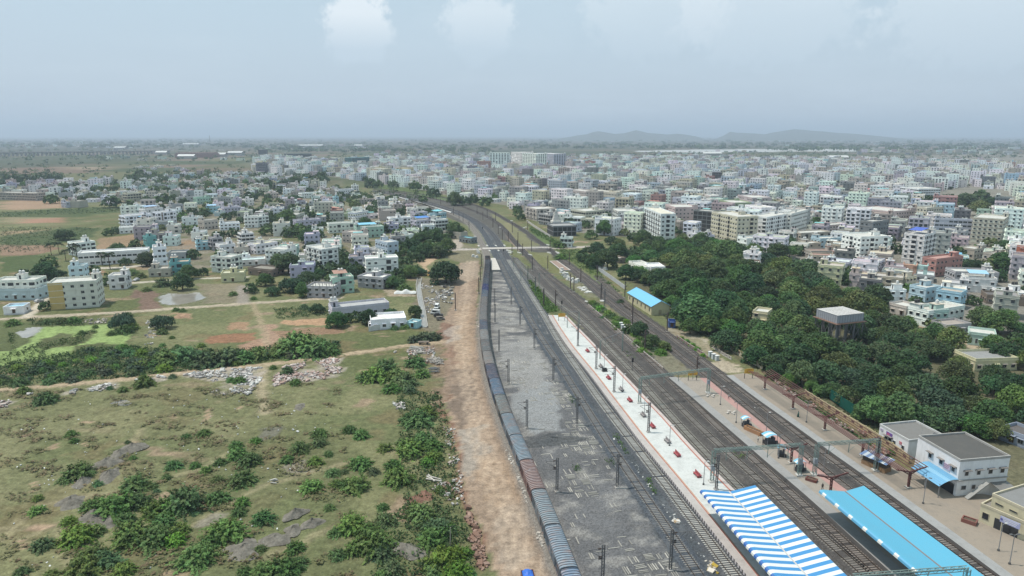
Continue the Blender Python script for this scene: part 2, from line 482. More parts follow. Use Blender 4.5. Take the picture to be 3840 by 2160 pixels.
T2 = ats('K',[(2290,1449),(2105,1199),(1735,716),(1180,0)]) + ats('L',[(1440,1090),(1300,880),(1170,700),(1060,540),(980,400),(915,282)]) \
 + ats('P',[(1080,1230),(960,1040),(870,900),(760,735),(680,590)]) + ats('Q',[(1700,1000),(1620,865),(1500,752),(1350,652),(1150,552),(950,482),(700,412),(400,338),(0,268)])
T2 = smooth_path(extend(T2,45),3,10)
T3 = ats('K',[(2320,545),(1905,120)]) + ats('L',[(2170,1270),(2000,1075),(1850,905),(1700,745),(1550,590),(1400,430),(1240,282)]) \
 + ats('P',[(1480,1340),(1320,1200),(1180,1070),(1050,940),(920,800),(820,670)])
T3 = smooth_path(extend(T3,95),3,8)
T4 = ats('M',[(857,1449),(375,1020)]) + ats('L',[(2025,955),(1870,820),(1700,660),(1520,480),(1340,292)]) + ats('P',[(1580,1290),(1420,1140),(1280,1000),(1160,870),(1100,780)])
T4 = smooth_path(extend(T4,95),3,8)
T5 = ats('N',[(1000,1330),(20,430)]) + ats('M',[(558,1020),(250,715),(50,520)]) + ats('L',[(2050,800),(1900,670),(1700,490),(1500,320),(1300,140)]) \
 + ats('P',[(1507,1085),(1290,930),(1130,780),(1010,650),(920,560)]) + ats('Q',[(1870,925),(1780,810),(1685,712),(1550,625),(1400,560),(1240,498),(1060,440),(880,392),(600,330),(300,290),(0,252)])
T5 = smooth_path(extend(T5,60),3,10)
T6 = ats('N',[(790,570),(240,130)]) + ats('M',[(1230,1130),(1050,975),(800,770),(560,570)]) + ats('L',[(2440,810),(2280,680),(2080,520),(1900,385),(1725,260)]) \
 + ats('P',[(2150,1300),(1950,1145),(1750,965),(1600,830),(1480,730)])
T6 = smooth_path(extend(T6,75),3,8)
T7 = ats('N',[(2180,1420),(1650,1040),(1150,650),(720,340),(380,90)]) + ats('M',[(1000,790),(800,640),(560,465),(429,361),(200,190)]) \
 + ats('L',[(2150,470),(1960,330),(1800,225),(1650,120),(1500,12)]) + ats('P',[(2000,1090),(1800,945),(1600,800),(1420,665),(1270,540),(1100,415),(900,270),(700,155),(540,60)]) \
 + ats('Q',[(1613,561),(1500,510),(1300,440),(1100,390),(900,352),(600,308),(300,270),(0,236)])
T7 = smooth_path(extend(T7,60),3,10)
T8 = ats('P',[(2600,1560),(2450,1440),(2330,1320),(2200,1190),(2050,1040),(1930,910)])
T8 = smooth_path(T8,3,6)
T9 = ats('P',[(930,570),(860,500),(800,430),(745,340),(722,270),(740,200)])
T9 = smooth_path(T9,3,6)
TRACKS = [T0,T1,T2,T3,T4,T5,T6,T7,T8]
# ---------------------------------------------------------------- platforms (top edges, 0.9 m above the rails' ground)
PZ = .95
p1l = ats('L',[(952,272),(1000,360),(1070,470),(1150,590),(1270,740),(1400,900),(1530,1080),(1660,1250)],PZ) + ats('K',[(1300,42),(1661,478),(2048,966),(2400,1420)],PZ)
p1l = smooth_path(extend(p1l,0,60),2,5)
p1r = ats('L',[(1140,275),(1200,340),(1290,430),(1400,540),(1500,650),(1640,790),(1790,940),(1900,1060),(2030,1190),(2170,1330)],PZ) + ats('K',[(1730,0),(1870,150),(2010,300),(2290,578)],PZ)
p1r = smooth_path(extend(p1r,0,110),2,5)
p2l = ats('M',[(20,470),(200,620),(450,840),(700,1055),(900,1230),(1130,1430)],PZ) + ats('N',[(250,520),(620,850),(900,1110),(1240,1415)],PZ)
p2l = smooth_path(extend(p2l,0,60),2,5)
p2r = ats('M',[(400,472),(600,640),(800,800),(1000,965),(1200,1130),(1500,1370)],PZ) + ats('N',[(400,290),(620,455),(800,590)],PZ)
p2r = smooth_path(extend(p2r,0,95),2,5)
p3l = ats('M',[(600,450),(900,680),(1200,890),(1500,1110),(1800,1325)],PZ) + ats('N',[(640,205),(960,430),(1300,680),(1600,900),(1900,1120),(2200,1345)],PZ)
p3l = smooth_path(extend(p3l,0,60),2,5)
p3r = ats('M',[(790,425),(1080,520),(1390,720),(1700,930),(2000,1130),(2300,1330)],PZ) + ats('N',[(1500,430),(1720,540)],PZ) + [at('N',2600,700,PZ),at('N',3300,1000,PZ)]
p3r = smooth_path(extend(p3r,0,40),2,3)
# ---------------------------------------------------------------- ground: one grid, painted, split into ground / roads / water
def growth(a,b,step,fac):
 out = [a]; s = step
 while out[-1] < b:
  out.append(out[-1] + s); s *= fac
 return out
xs = growth(430,45000,1.2,1.085)
xl = growth(320,45000,1.2,1.085)
gx = np.array([-v for v in xl[::-1]] + list(np.arange(-318.8,429,1.2)) + xs)
gy = np.array(list(np.arange(-60,85,6.0)) + list(np.arange(85,430,1.1)) + list(np.arange(430,760,1.7)) + growth(760,60000,2.5,1.035))
GX,GY = np.meshgrid(gx,gy)
wx = GX + (fbm(GX,GY,7,3) - .5) * 7; wy = GY + (fbm(GX,GY,7,9) - .5) * 7
bx = GX + (fbm(GX,GY,2.5,31) - .5) * 2.2; by = GY + (fbm(GX,GY,2.5,39) - .5) * 2.2
n_big = fbm(GX,GY,60,1); n_mid = fbm(GX,GY,16,2,4); n_fin = fbm(GX,GY,5,4,3)
def L3(c): return np.array(c,float)
alb = np.empty(GX.shape + (3,))
def lerp(c,mask):
 k = np.clip(mask,0,1)[...,None]
 alb[:] = alb * (1 - k) + L3(c) * k
def sstep(a,b,v): t = np.clip((v - a) / (b - a),0,1); return t * t * (3 - 2 * t)
alb[:] = L3((.118,.128,.062))
lerp((.17,.165,.088),sstep(.48,.66,n_mid) * .8)
lerp((.085,.098,.040),sstep(.50,.66,n_big) * .7)
lerp((.15,.115,.065),sstep(.58,.74,fbm(GX,GY,9,21,3)) * .6)
lerp((.26,.19,.135),sstep(.70,.78,fbm(GX,GY * 1.6,11,25,3)) * .8)
# far country: patchwork fields beyond the town
far = sstep(900,1500,np.hypot(GX,GY))
cell = np.floor(GX / 170 + 1.5 * fbm(GX,GY,600,41)) * 7 + np.floor(GY / 260 + 1.5 * fbm(GX,GY,700,43)) * 13
pal = np.array([(.10,.10,.055),(.13,.105,.07),(.075,.09,.04),(.15,.115,.085),(.06,.075,.035),(.115,.115,.06)])
ci = (np.abs(np.sin(cell * 12.9898)) * 43758.5453 % 1 * 6).astype(int) % 6
alb[:] = alb * (1 - far[...,None]) + pal[ci] * far[...,None]
lerp((.05,.065,.036),far * sstep(.5,.66,fbm(GX,GY * .6,420,47,4)) * .8)
lerp((.075,.072,.062),sstep(2300,4500,np.hypot(GX,GY)) * .6)
zone = np.zeros(GX.shape,np.int16)      # 0 ground
ZN = {0: 'ground'}
def zpoly(f,pts,col,k=1.0,zid=None,name=None,nz=None,warp=1,var=.12):
 poly = ats(f,pts) if isinstance(f,str) else f
 X,Y = ((wx,wy),(bx,by),(GX,GY))[{1: 0,.3: 1,0: 2}[warp]]
 m = inpoly(X,Y,poly)
 mk = m * k
 if nz is not None: mk = mk * nz
 c = L3(col)[None,None] * (1 + var * (n_fin - .5)[...,None] * 2 + var * (n_mid - .5)[...,None] * 2)
 kk = np.clip(mk,0,1)[...,None]
 alb[:] = alb * (1 - kk) + c * kk
 if zid is not None:
  zone[m] = zid; ZN[zid] = name
 return m
def zline(pts,wid,col,k=1.0,zid=None,name=None,soft=1.0,var=.12,warp=.3):
 X,Y = (bx,by) if warp else (GX,GY)
 d = pdist(X,Y,[(p[0],p[1]) for p in pts],wid + 6)
 mk = 1 - sstep(wid / 2 - soft * .4,wid / 2 + soft,d)
 c = L3(col)[None,None] * (1 + var * (n_fin - .5)[...,None] * 2)
 kk = np.clip(mk * k,0,1)[...,None]
 alb[:] = alb * (1 - kk) + c * kk
 if zid is not None:
  m = d < wid / 2
  zone[m] = zid; ZN[zid] = name
DIRT = (.25,.185,.138)
# --- left fields
zpoly('D',[(-300,1110),(700,1060),(1500,985),(2000,950),(2400,905),(2560,1000),(2400,1300),(2100,1500),(1300,1480),(-300,1500)],(.15,.145,.078),.5)
zpoly('A',[(-300,150),(500,80),(1200,120),(1800,330),(1300,700),(300,900),(-300,800)],(.165,.158,.088),.5,nz=sstep(.35,.6,n_mid))
zpoly('A',[(1400,500),(2100,300),(2700,400),(2700,1500),(900,1500)],(.10,.105,.052),.6,nz=sstep(.3,.6,n_mid))
for pts,col in (([(1000,380),(1190,390),(1190,520),(1060,530)],(.16,.105,.085)),([(1540,730),(1900,700),(1930,760),(1560,775)],(.23,.12,.075)),
     ([(1720,620),(1850,620),(1840,690),(1700,670)],(.27,.17,.11)),([(1800,790),(1960,750),(2080,770),(2060,830),(1820,830)],(.27,.17,.12)),
     ([(2060,690),(2560,640),(2620,700),(2100,740)],(.22,.14,.095)),([(2170,600),(2470,590),(2460,640),(2120,640)],(.35,.22,.14)),
     ([(1970,640),(2080,640),(2090,780),(1975,780)],(.29,.19,.14)),([(1300,555),(1440,560),(1420,595),(1310,590)],(.30,.19,.13)),
     ([(0,30),(330,25),(480,60),(300,110),(0,120)],(.19,.12,.085)),([(640,235),(780,225),(780,270),(640,265)],(.25,.16,.11))):
 zpoly('D',pts,col,.9)
for pts,col in (([(0,735),(690,715),(700,800),(0,830)],(.30,.20,.14)),([(0,890),(700,850),(740,900),(0,960)],(.23,.19,.12)),([(250,920),(640,900),(640,950),(230,960)],(.30,.17,.12)),
     ([(0,1040),(520,1020),(500,1090),(0,1090)],(.25,.19,.12)),([(1000,1110),(1400,1060),(1500,1200),(960,1230)],(.25,.17,.11)),([(1700,1130),(2100,1100),(2100,1220),(1750,1220)],(.27,.18,.12)),
     ([(0,1180),(470,1170),(430,1260),(0,1280)],(.22,.15,.105)),([(0,850),(950,800),(1400,790),(1300,840),(700,900),(0,900)],(.055,.08,.032)),([(0,1090),(700,1000),(1000,1010),(940,1100),(500,1180),(0,1180)],(.05,.075,.03)),
     ([(0,1300),(420,1270),(480,1449),(0,1449)],(.06,.085,.033)),([(0,400),(1100,390),(1000,450),(0,470)],(.15,.105,.08)),([(700,395),(1000,390),(1060,420),(760,425)],(.28,.22,.16))):
 zpoly('G',pts,col,.85)
zpoly('E',[(560,280),(900,300),(860,560),(760,640),(700,700),(620,660),(560,450)],(.17,.145,.11),.8)
zpoly('E',[(300,360),(560,380),(560,420),(340,420)],(.33,.26,.20),.7)
zpoly('D',[(1500,330),(1850,330),(1830,480),(1560,470)],(.20,.165,.125),.7)
# --- dirt strip beside the goods train
rl = ats('E',[(900,165),(880,250),(850,330),(845,480),(790,570),(745,640),(745,740),(785,800),(785,900),(775,1000),(775,1150),(800,1270),(835,1400)]) + ats('B',[(845,400),(870,520),(900,700),(965,950),(1050,1130),(1110,1300),(1150,1449)])
rr = ats('E',[(1050,150),(1035,300),(1025,450),(1018,600),(1030,740),(1058,930),(1100,1080),(1180,1300)]) + ats('B',[(1220,300),(1310,560),(1430,900),(1540,1200),(1650,1449)])
rl = extend(rl,0,45); rr = extend(rr,0,45)
road = rl + rr[::-1]
zpoly(road,None,DIRT,1.0,1,'dirt_road',warp=.3,var=.2)
zpoly('E',[(905,165),(1050,150),(1040,300),(900,330),(850,300)],(.28,.225,.175),.7)
zpoly('E',[(560,150),(690,90),(850,60),(900,70),(740,130),(640,200),(680,260),(590,180)],(.37,.265,.18),1,1,'dirt_road',warp=.3)
zpoly('E',[(640,70),(900,20),(1060,90),(1050,160),(900,170),(760,130)],(.17,.15,.10),.9)
zpoly('E',[(690,240),(900,230),(880,300),(800,300)],(.36,.26,.18),.8)
zpoly('E',[(785,985),(960,985),(1000,1150),(1010,1260),(900,1400),(860,1400),(800,1200)],(.15,.115,.092),.85,nz=sstep(.2,.42,n_mid))
zpoly('E',[(730,630),(860,650),(850,720),(780,760),(730,720)],(.17,.105,.078),.9)
zpoly('E',[(600,800),(740,745),(800,800),(790,1000),(780,1300),(700,1300),(650,950)],(.19,.135,.10),.85,nz=sstep(.25,.5,n_mid))
zpoly('E',[(770,800),(890,780),(900,930),(800,960)],(.20,.125,.09),.85,nz=sstep(.3,.5,n_mid))
zpoly('E',[(790,660),(900,650),(900,740),(800,790)],(.33,.29,.255),.6)
zpoly('E',[(880,500),(990,480),(1000,700),(960,980),(880,960)],(.31,.22,.15),.5)
zpoly('B',[(870,320),(1060,300),(1100,500),(1010,750),(900,640)],(.27,.25,.225),.6,nz=sstep(.35,.6,n_mid))
zpoly('B',[(1020,520),(1290,560),(1420,900),(1250,1000),(1050,900),(1020,720)],(.30,.215,.15),.55)
zpoly('B',[(1180,850),(1400,900),(1500,1250),(1400,1449),(1280,1449),(1150,1150)],(.27,.225,.185),.6,nz=sstep(.35,.55,n_mid))
zpoly('B',[(760,60),(830,300),(880,600),(960,950),(1080,1220),(1130,1449),(1040,1449),(990,1150),(880,800),(830,500),(780,300)],(.17,.095,.068),.85,nz=sstep(.35,.55,n_mid))
for dx in (-.9,.9):
 for q in (.42,.62):
  c = [(a * (1 - q) + b * q) for a,b in zip(smooth_path(rl,40,1)[:12],smooth_path(rr,40,1)[:12])]
  zline([(p[0] + dx,p[1]) for p in c],.7,(.40,.31,.235),.5,soft=.6)
# --- rail yard hardstand between train and first line
y0 = offset_path(T0,2.0); y1 = offset_path(T1,-2.7)
i0 = [p for p in y0 if p[1] < 405]; i1 = [p for p in y1 if p[1] < 405]
zpoly([*i0,*i1[::-1]],None,(.10,.10,.105),1,2,'rail_yard',warp=0,var=.2)
inyard = zone == 2
lerp((.235,.222,.205),inyard * sstep(.46,.64,fbm(GX * .45,GY,3.4,51,4)) * sstep(185,250,GY) * .75)
lerp((.33,.31,.29),inyard * sstep(.6,.72,fbm(GX * .6,GY,2.6,59,3)) * sstep(185,250,GY) * .7)
lerp((.30,.285,.265),inyard * sstep(.54,.7,fbm(GX * .7,GY,3,53,4)) * .45)
lerp((.065,.065,.07),inyard * sstep(.5,.7,fbm(GX * .5,GY,5,57,4)) * sstep(200,260,GY) * .6)
zpoly('L',[(400,180),(600,200),(760,400),(860,620),(950,950),(1010,1000),(1130,1449),(760,1449),(600,1000),(430,640)],(.23,.225,.22),.7,nz=sstep(.25,.55,n_mid))
zpoly('L',[(640,1020),(950,950),(1110,1200),(1120,1449),(740,1449),(600,1250)],(.20,.205,.21),.8)
zpoly('K',[(230,30),(600,20),(630,90),(560,130),(300,130)],(.06,.062,.066),.9)
# --- beds between the lines
bed = zpoly([*offset_path(T1,-2.7),*offset_path(T2,3.2)[::-1]],None,(.055,.062,.074),.95,3,'ballast_bed',warp=0,var=.25)
zpoly([*p1r[:],*[p for p in offset_path(T5,3.0) if p[1] < 345],*[p for p in offset_path(T3,-2) if p[1] > 262][::-1]],None,(.066,.061,.060),.95,3,'ballast_bed',warp=0,var=.25)
zpoly([*offset_path(T6,-2.6),*offset_path(T7,2.8)[::-1]],None,(.07,.065,.063),.9,3,'ballast_bed',warp=0,var=.2)
for T,c in ((T0,(.16,.15,.14)),(T3,(.085,.075,.07)),(T4,(.07,.064,.062)),(T5,(.058,.053,.052)),(T6,(.066,.06,.058)),(T7,(.058,.053,.052)),(T8,(.08,.072,.066)),(T9,(.22,.16,.125))):
 zline(T,5.2,c,.9,3,'ballast_bed',soft=1.2,warp=0)
for T in (T1,T2):     # older pale bed towards the crossing
 far_ = [p for p in T if p[1] > 262]
 zline(far_,3.4,(.30,.28,.255),.7,soft=.8,warp=.3)
zline([p for p in offset_path(T1,7.5) if 300 < p[1] < 420],6,(.075,.08,.088),.8)
zpoly('L',[(775,0),(830,0),(1000,170),(1050,235),(940,250),(880,170)],(.085,.13,.04),.95)
zpoly('P',[(1000,960),(1080,1000),(1240,1190),(1400,1350),(1260,1420),(1130,1180)],(.10,.14,.045),.9)
zpoly('P',[(790,640),(900,640),(1000,760),(980,950),(880,760)],(.12,.13,.055),.8)
zpoly('P',[(960,590),(1300,600),(1400,720),(1500,860),(1420,930),(1290,850),(1080,680)],(.145,.145,.065),.85)
zpoly('P',[(480,60),(700,170),(1000,380),(1180,520),(900,520),(760,380),(640,260)],(.155,.15,.075),.85)
zpoly('P',[(1000,230),(1100,280),(1400,440),(1400,520),(1250,510),(1050,330)],(.085,.125,.045),.85)
zpoly('P',[(1380,560),(1700,560),(1900,800),(2250,1150),(2150,1180),(1700,800),(1500,660)],(.105,.135,.05),.85)
zpoly('P',[(1500,870),(1650,960),(1900,1180),(1780,1200),(1600,1060)],(.16,.15,.10),.8)
zpoly('L',[(1350,150),(1440,130),(1800,380),(2200,660),(2440,870),(2200,870),(1700,460)],(.16,.145,.11),.8)
zpoly('L',[(2150,420),(2576,700),(2620,560),(2400,420),(2200,400)],(.25,.215,.155),.7)
zpoly('Q',[(0,190),(480,200),(900,330),(1300,480),(1000,410),(400,290),(0,245)],(.085,.12,.045),.8)
# ground below the trees and houses on the right
zpoly('S',[(2420,1150),(2560,1180),(2700,1300),(2900,1430),(3300,1620),(3900,1900),(3900,1000),(2900,940),(2300,930)],(.10,.092,.06),.8)
zpoly('F',[(1480,540),(1560,560),(1900,660),(2300,800),(2200,830),(1750,640)],(.36,.29,.21),.9,4,'lane',warp=.3)
zpoly('M',[(370,75),(480,90),(400,150),(560,270),(690,330),(760,420),(590,440),(440,330),(560,300),(380,160)],(.33,.28,.215),.9)
zpoly('L',[(2150,430),(2280,440),(2576,560),(2576,530),(2330,430),(2200,410)],(.30,.27,.21),.7)
# town floors
townR = ats('S',[(1960,800),(2080,860),(2260,885),(2420,890),(2600,910),(2780,920),(2900,980),(3100,1060),(3300,1120),(3450,1180),(3600,1230),(3840,1260),(4150,1290),(4300,600),(3800,577),(3300,583),(2800,588),(2500,585),(2000,588),(1500,600),(1260,612),(960,600),(960,655),(1000,660),(1221,659),(1430,689),(1616,718),(1780,755),(1900,770)])
townL = ats('S',[(0,742),(0,694),(150,688),(400,690),(560,662),(700,660),(960,650),(1050,676),(1200,698),(1400,728),(1560,772),(1660,830),(1640,885),(1600,925),(1540,955),(1500,1060),(1340,1080),(1150,1060),(980,1000),(700,1010),(600,1000),(560,905),(480,870),(460,790),(540,765),(330,770),(240,748)])
zpoly(townR,None,(.20,.185,.165),.85,var=.2)
zpoly(townL,None,(.19,.165,.135),.75,var=.25,nz=sstep(.3,.55,n_mid))
# --- lanes and tracks on the left
zline(ats('D',[(-200,610),(160,585),(450,570),(900,545),(1300,518),(1900,475),(2300,450),(2560,435)]),4.2,(.36,.30,.235),.9,4,'lane',soft=1)
zline(ats('D',[(200,580),(270,520),(320,460),(350,410)]),4.5,(.42,.37,.30),1,4,'lane',soft=.5)
zline(ats('D',[(750,330),(1000,325),(1200,310),(1500,292),(1850,280)]),4,(.40,.36,.30),.9,4,'lane',soft=.6)
zline(ats('D',[(620,215),(900,210),(1150,185)]),6,(.42,.38,.33),.9,4,'lane',soft=.6)
zline(ats('D',[(1840,470),(1830,350)]),5,(.24,.21,.185),.85,4,'lane',soft=1)
zline(ats('D',[(1910,480),(1950,570),(1990,680),(2020,800)]),2.0,(.30,.235,.16),.7)
zline(ats('D',[(-200,1150),(240,1110),(900,1052),(1400,1000),(1900,948),(2200,915),(2576,868)]) + ats('E',[(300,822),(560,787),(760,768)]),3.2,(.36,.275,.195),.85,5,'footpath',soft=1.0)
zline(ats('D',[(1985,945),(1975,1080),(1985,1180),(2005,1300)]),2.6,(.30,.25,.17),.8,5,'footpath',soft=1.2)
zpoly('A',[(1900,400),(2000,310),(2110,330),(2080,400),(1960,410)],(.14,.13,.115),.7)
zpoly('A',[(2130,610),(2300,590),(2330,690),(2150,690)],(.24,.21,.175),.7)
for pts in ([(0,1180),(300,900),(500,870),(1000,800),(1560,620),(1800,480)],[(560,1449),(480,1200),(440,1060),(100,1200)],[(1450,1060),(1700,920),(2000,760),(2600,600)],[(0,1100),(420,1050)],[(1000,430),(1080,340)],[(2000,1300),(2500,1080)]):
 zline(ats('A',pts),1.3,(.25,.215,.135),.6)
zpoly('A',[(1440,1060),(1560,970),(1700,930),(1700,980),(1560,1060),(1480,1090)],(.22,.195,.165),.7)
for (cx,cy,rx,ry) in ((1590,225,30,60),(1780,178,30,12),(380,460,40,18),(640,290,60,14),(1310,240,25,8),(250,770,14,50),(330,1070,110,18),(190,1200,16,60),(1310,1400,60,30),(600,1200,40,40),(230,380,30,12),(650,445,20,20)):
 zpoly('A',[(cx + rx * math.cos(t),cy + ry * math.sin(t)) for t in np.linspace(0,6,9)],(.33,.23,.165),.8)
# --- water
zpoly('D',[(1210,425),(1280,405),(1400,410),(1470,395),(1540,430),(1500,455),(1420,470),(1330,488),(1240,485)],(.3,.28,.25),1,6,'muddy_pond',warp=.3)
zpoly('D',[(865,1222),(920,1205),(970,1215),(960,1238),(925,1243)],(.3,.28,.25),1,6,'muddy_pond',warp=.3)
zpoly('D',[(-100,620),(960,610),(990,720),(900,830),(500,960),(-100,960)],(.085,.10,.045),.9)
zpoly('D',[(1180,400),(1560,380),(1600,480),(1250,510)],(.13,.125,.08),.55)
alg = zpoly('D',[(320,660),(560,640),(890,625),(880,660),(950,720),(940,780),(800,770),(680,790),(560,800),(540,860),(440,900),(250,910),(-60,960),(-60,860),(110,835),(200,760),(300,690)],(.21,.275,.105),1,7,'pond_scum',warp=1)
isl = zpoly('D',[(270,740),(480,700),(620,720),(660,680),(720,660),(740,690),(640,760),(560,800),(420,800),(330,830),(270,860),(330,770)],(.095,.105,.05),1,0,'ground',warp=1)
zpoly('D',[(130,700),(230,660),(330,655),(290,690),(200,735)],(.22,.22,.22),1,6,'muddy_pond',warp=.3)
# --- rubble fields (pale debris dumped on the grass)
RUB = [([(1020,1055),(1180,1020),(1260,1030),(1230,1065),(1060,1075)],0),([(1330,1010),(1620,985),(1970,960),(1980,1040),(1920,1120),(1880,1170),(1790,1150),(1700,1170),(1590,1150),(1700,1090),(1500,1040)],0),
  ([(2040,985),(2250,930),(2576,885),(2576,1000),(2400,1080),(2200,1060),(2060,1110)],1),([(650,1130),(780,1085),(910,1070),(830,1140),(680,1140)],0),([(430,1140),(580,1125),(560,1160)],0),
  ([(-40,1220),(100,1200),(50,1260),(-40,1260)],1),([(160,1165),(250,1155),(240,1175)],0)]
for pts,k in RUB:
 zpoly('D',pts,(.36,.31,.28),.6,nz=sstep(.3,.6,n_fin))
# --- level crossing road
CROSS = ats('Q',[(560,1180),(700,1125),(860,1085),(1000,1062),(1130,1058),(1300,1055),(1450,1052),(1700,1047),(2000,1042),(2400,1037),(2700,1032)]) + ats('P',[(1700,522),(1900,515)])
CROSS = smooth_path(CROSS,3,6)
zline(CROSS,7.5,(.36,.32,.29),1,8,'crossing_road',soft=.6,warp=0)
zline(ats('Q',[(1080,1058),(1150,1000),(1110,930)]),6,(.34,.29,.25),.9,8,'crossing_road',soft=.8)
mb = MB(); q_ = CROSS[(CROSS[:,0] > at('P',365,545).x) & (CROSS[:,0] < at('P',1345,532).x)]; mb.strip(offset_path(q_,-3.2),offset_path(q_,3.2),.5,.5,(.43,.395,.365)); mb.strip(offset_path(q_,3.2),offset_path(q_,3.4),.5,.2,(.3,.28,.26)); setting(mb.build('crossing_road',M['concrete']))
# --- river and distant water
rv = zpoly('S',[(2350,568),(2600,562),(3000,559),(3300,561),(3300,568),(3000,567),(2600,571)],(.42,.40,.37),1,9,'river',warp=0)
zpoly('G',[(390,590),(600,560),(700,540),(880,545),(760,575),(640,590)],(.42,.40,.37),1,9,'river',warp=0)
gz = np.zeros(GX.shape)
fld = (zone == 0) & (GY < 340) & (GX < 0)
gz += fld * ((n_fin - .5) * .5 + (n_mid - .5) * .5 - .15)
for z_ in (6,7,9): gz[zone == z_] = -.25
alb[:] = np.clip(alb,.01,.8)
ny,nx = GX.shape
vid = np.arange(ny * nx).reshape(ny,nx)
fz = np.maximum.reduce([zone[:-1,:-1],zone[1:,:-1],zone[:-1,1:],zone[1:,1:]])
quads = np.stack([vid[:-1,:-1],vid[:-1,1:],vid[1:,1:],vid[1:,:-1]],-1)
V3 = np.stack([GX,GY,gz],-1).reshape(-1,3); C3 = alb.reshape(-1,3)
ZMAT = {3: 'ballast',2: 'ballast',6: 'mudwater',7: 'algae',9: 'river'}
def ground_piece(name,fmask,mat):
 q = quads[fmask]
 if len(q) == 0: return
 used,inv = np.unique(q.ravel(),return_inverse=True)
 me = bpy.data.meshes.new(name)
 me.vertices.add(len(used)); me.vertices.foreach_set('co',V3[used].astype(np.float32).ravel())
 me.loops.add(q.size); me.loops.foreach_set('vertex_index',inv.astype(np.int32).ravel())
 me.polygons.add(len(q)); me.polygons.foreach_set('loop_start',np.arange(0,q.size,4,dtype=np.int32))
 me.polygons.foreach_set('use_smooth',np.ones(len(q),bool))
 me.materials.append(mat); me.update(calc_edges=True)
 a = me.attributes.new('col','FLOAT_COLOR','POINT')
 a.data.foreach_set('color',np.concatenate([C3[used],np.ones((len(used),1))],1).astype(np.float32).ravel())
 setting(link(name,me))
for zid,nm in ZN.items():
 ground_piece(nm,fz == zid,M[ZMAT.get(zid,'ground')])
# ---------------------------------------------------------------- hills on the horizon
def hills(name,f,prof,D0,seed):
 """ridge with depth: skyline read from the photo, real width and height"""
 xs_ = np.array([p[0] for p in prof]); ys_ = np.array([p[1] for p in prof])
 n = 120; u = np.linspace(xs_[0],xs_[-1],n); yy = np.interp(u,xs_,ys_)
 rows = 15; vs = []; fs = []
 for j in range(rows):
  t = j / (rows - 1) * 2 - 1
  for i in range(n):
   ox,oy,s = FR[f]
   a = (ox + u[i] / s - CX) / FPX
   hgt = max(0.,(-(SP + (oy + yy[i] / s - CY) / FPX * CP)) * D0 / CP * 1.0 + H - 26)
   d = D0 + t * 1500
   k = max(0.,1 - abs(t) ** 1.5)
   kn = .75 + .5 * float(fbm(np.array([u[i] * 3.0]),np.array([t * 300.0 + seed]),90,seed)[0]) if abs(t) > .01 else 1
   vs.append((a * d,d,hgt * k * min(1,kn) - 2 * (1 - k)))
 for j in range(rows - 1):
  for i in range(n - 1):
   fs.append((j * n + i,j * n + i + 1,(j + 1) * n + i + 1,(j + 1) * n + i))
 mb = MB(); mb.add(vs,fs,(.075,.08,.05)); setting(mb.build(name,M['ground'],smooth=True))
hills('hills','I',[(440,92),(560,75),(640,58),(730,48),(800,25),(850,18),(920,30),(1010,44),(1100,38),(1150,25),(1215,8),(1280,22),(1340,36),(1440,42),(1520,50),(1620,42),(1700,50),(1800,66),(1860,82),(1900,92)],11500,3)
hills('hills','I',[(2000,92),(2080,60),(2140,22),(2200,32),(2300,36),(2420,42),(2480,48),(2560,30),(2640,18),(2760,0),(2860,4),(2950,15),(3050,20),(3200,35),(3350,42),(3550,60),(3750,80),(3900,92)],11500,8)
# ================================================================ railway
# landmarks used in labels
for ph,f,x,y in (('the round tree by the dirt road','E',785,250),('the level crossing','Q',1500,1050),('the algae pond','D',500,720),('the muddy puddle','D',1370,440),
     ('the field path junction','D',1985,950),('the white rubble dump','D',1800,1100),('the end of the field path','D',2005,1320),('the small puddle in the field','D',920,1222)):
 landmark(ph,at(f,x,y))
names = ['rusty siding under the goods train','line along the edge of the rail yard','line with pale sleepers beside the white platform','loop line right of the white platform',
   'second line right of the white platform','line along the middle platform edge','line right of the middle platform','line along the right hand station platform',
   'short siding by the blue roofed shed','']
SLC = [(.26,.25,.23),(.22,.21,.2),(.42,.41,.38),(.30,.29,.26),(.24,.22,.2),(.24,.21,.19),(.20,.17,.155),(.24,.21,.19),(.2,.17,.15),(.25,.17,.13)]
for i,T in enumerate(TRACKS):
 o = thing('railway_track',names[i],'railway track',(0,0,0),group='railway tracks of the station yard')
 rr0 = MB()
 T = T[T[:,1] > 70]
 for sgn in (-1,1):
  mb = MB()
  a = offset_path(T,sgn * .838 - .045); b_ = offset_path(T,sgn * .838 + .045)
  wfar = .0
  mb.strip(a,b_,.42,.42,(.09,.075,.065)); mb.strip(b_,b_,.42,.22,(.07,.045,.035)); mb.strip(a,a,.22,.42,(.07,.045,.035))
  mb.build('rail',M['rail'],o)
 mb = MB(); L_ = plen(T); d = 0
 while d < L_:
  x,y,an = along(T,d)
  dist = math.hypot(x,y)
  if dist > 430: break
  if rnd.random() < (.97 if i in (2,3) else .85):
   kk = rnd.uniform(.75,1.15)
   mb.rbox((x,y,.17),(.26,2.75 if i in (2,3,7) else 2.6,.14),an,shade(SLC[i],kk))
  d += .65
 for k_ in range(len(mb.m)): mb.m[k_] = 1
 a = offset_path(T,-2.3); b_ = offset_path(T,2.3); a2 = offset_path(T,-1.6); b2 = offset_path(T,1.6)
 cb = [(.17,.155,.14),(.058,.066,.078),(.062,.066,.074),(.075,.068,.064),(.064,.059,.057),(.055,.05,.049),(.064,.059,.057),(.054,.05,.049),(.075,.067,.062),(.2,.15,.12)][i]
 mb.strip(a,a2,.03 + .005 * i,.2,cb); mb.strip(a2,b2,.2,.2,cb); mb.strip(b2,b_,.2,.03 + .005 * i,cb)
 mb.build('track_bed',[M['ballast'],M['concrete']],o)
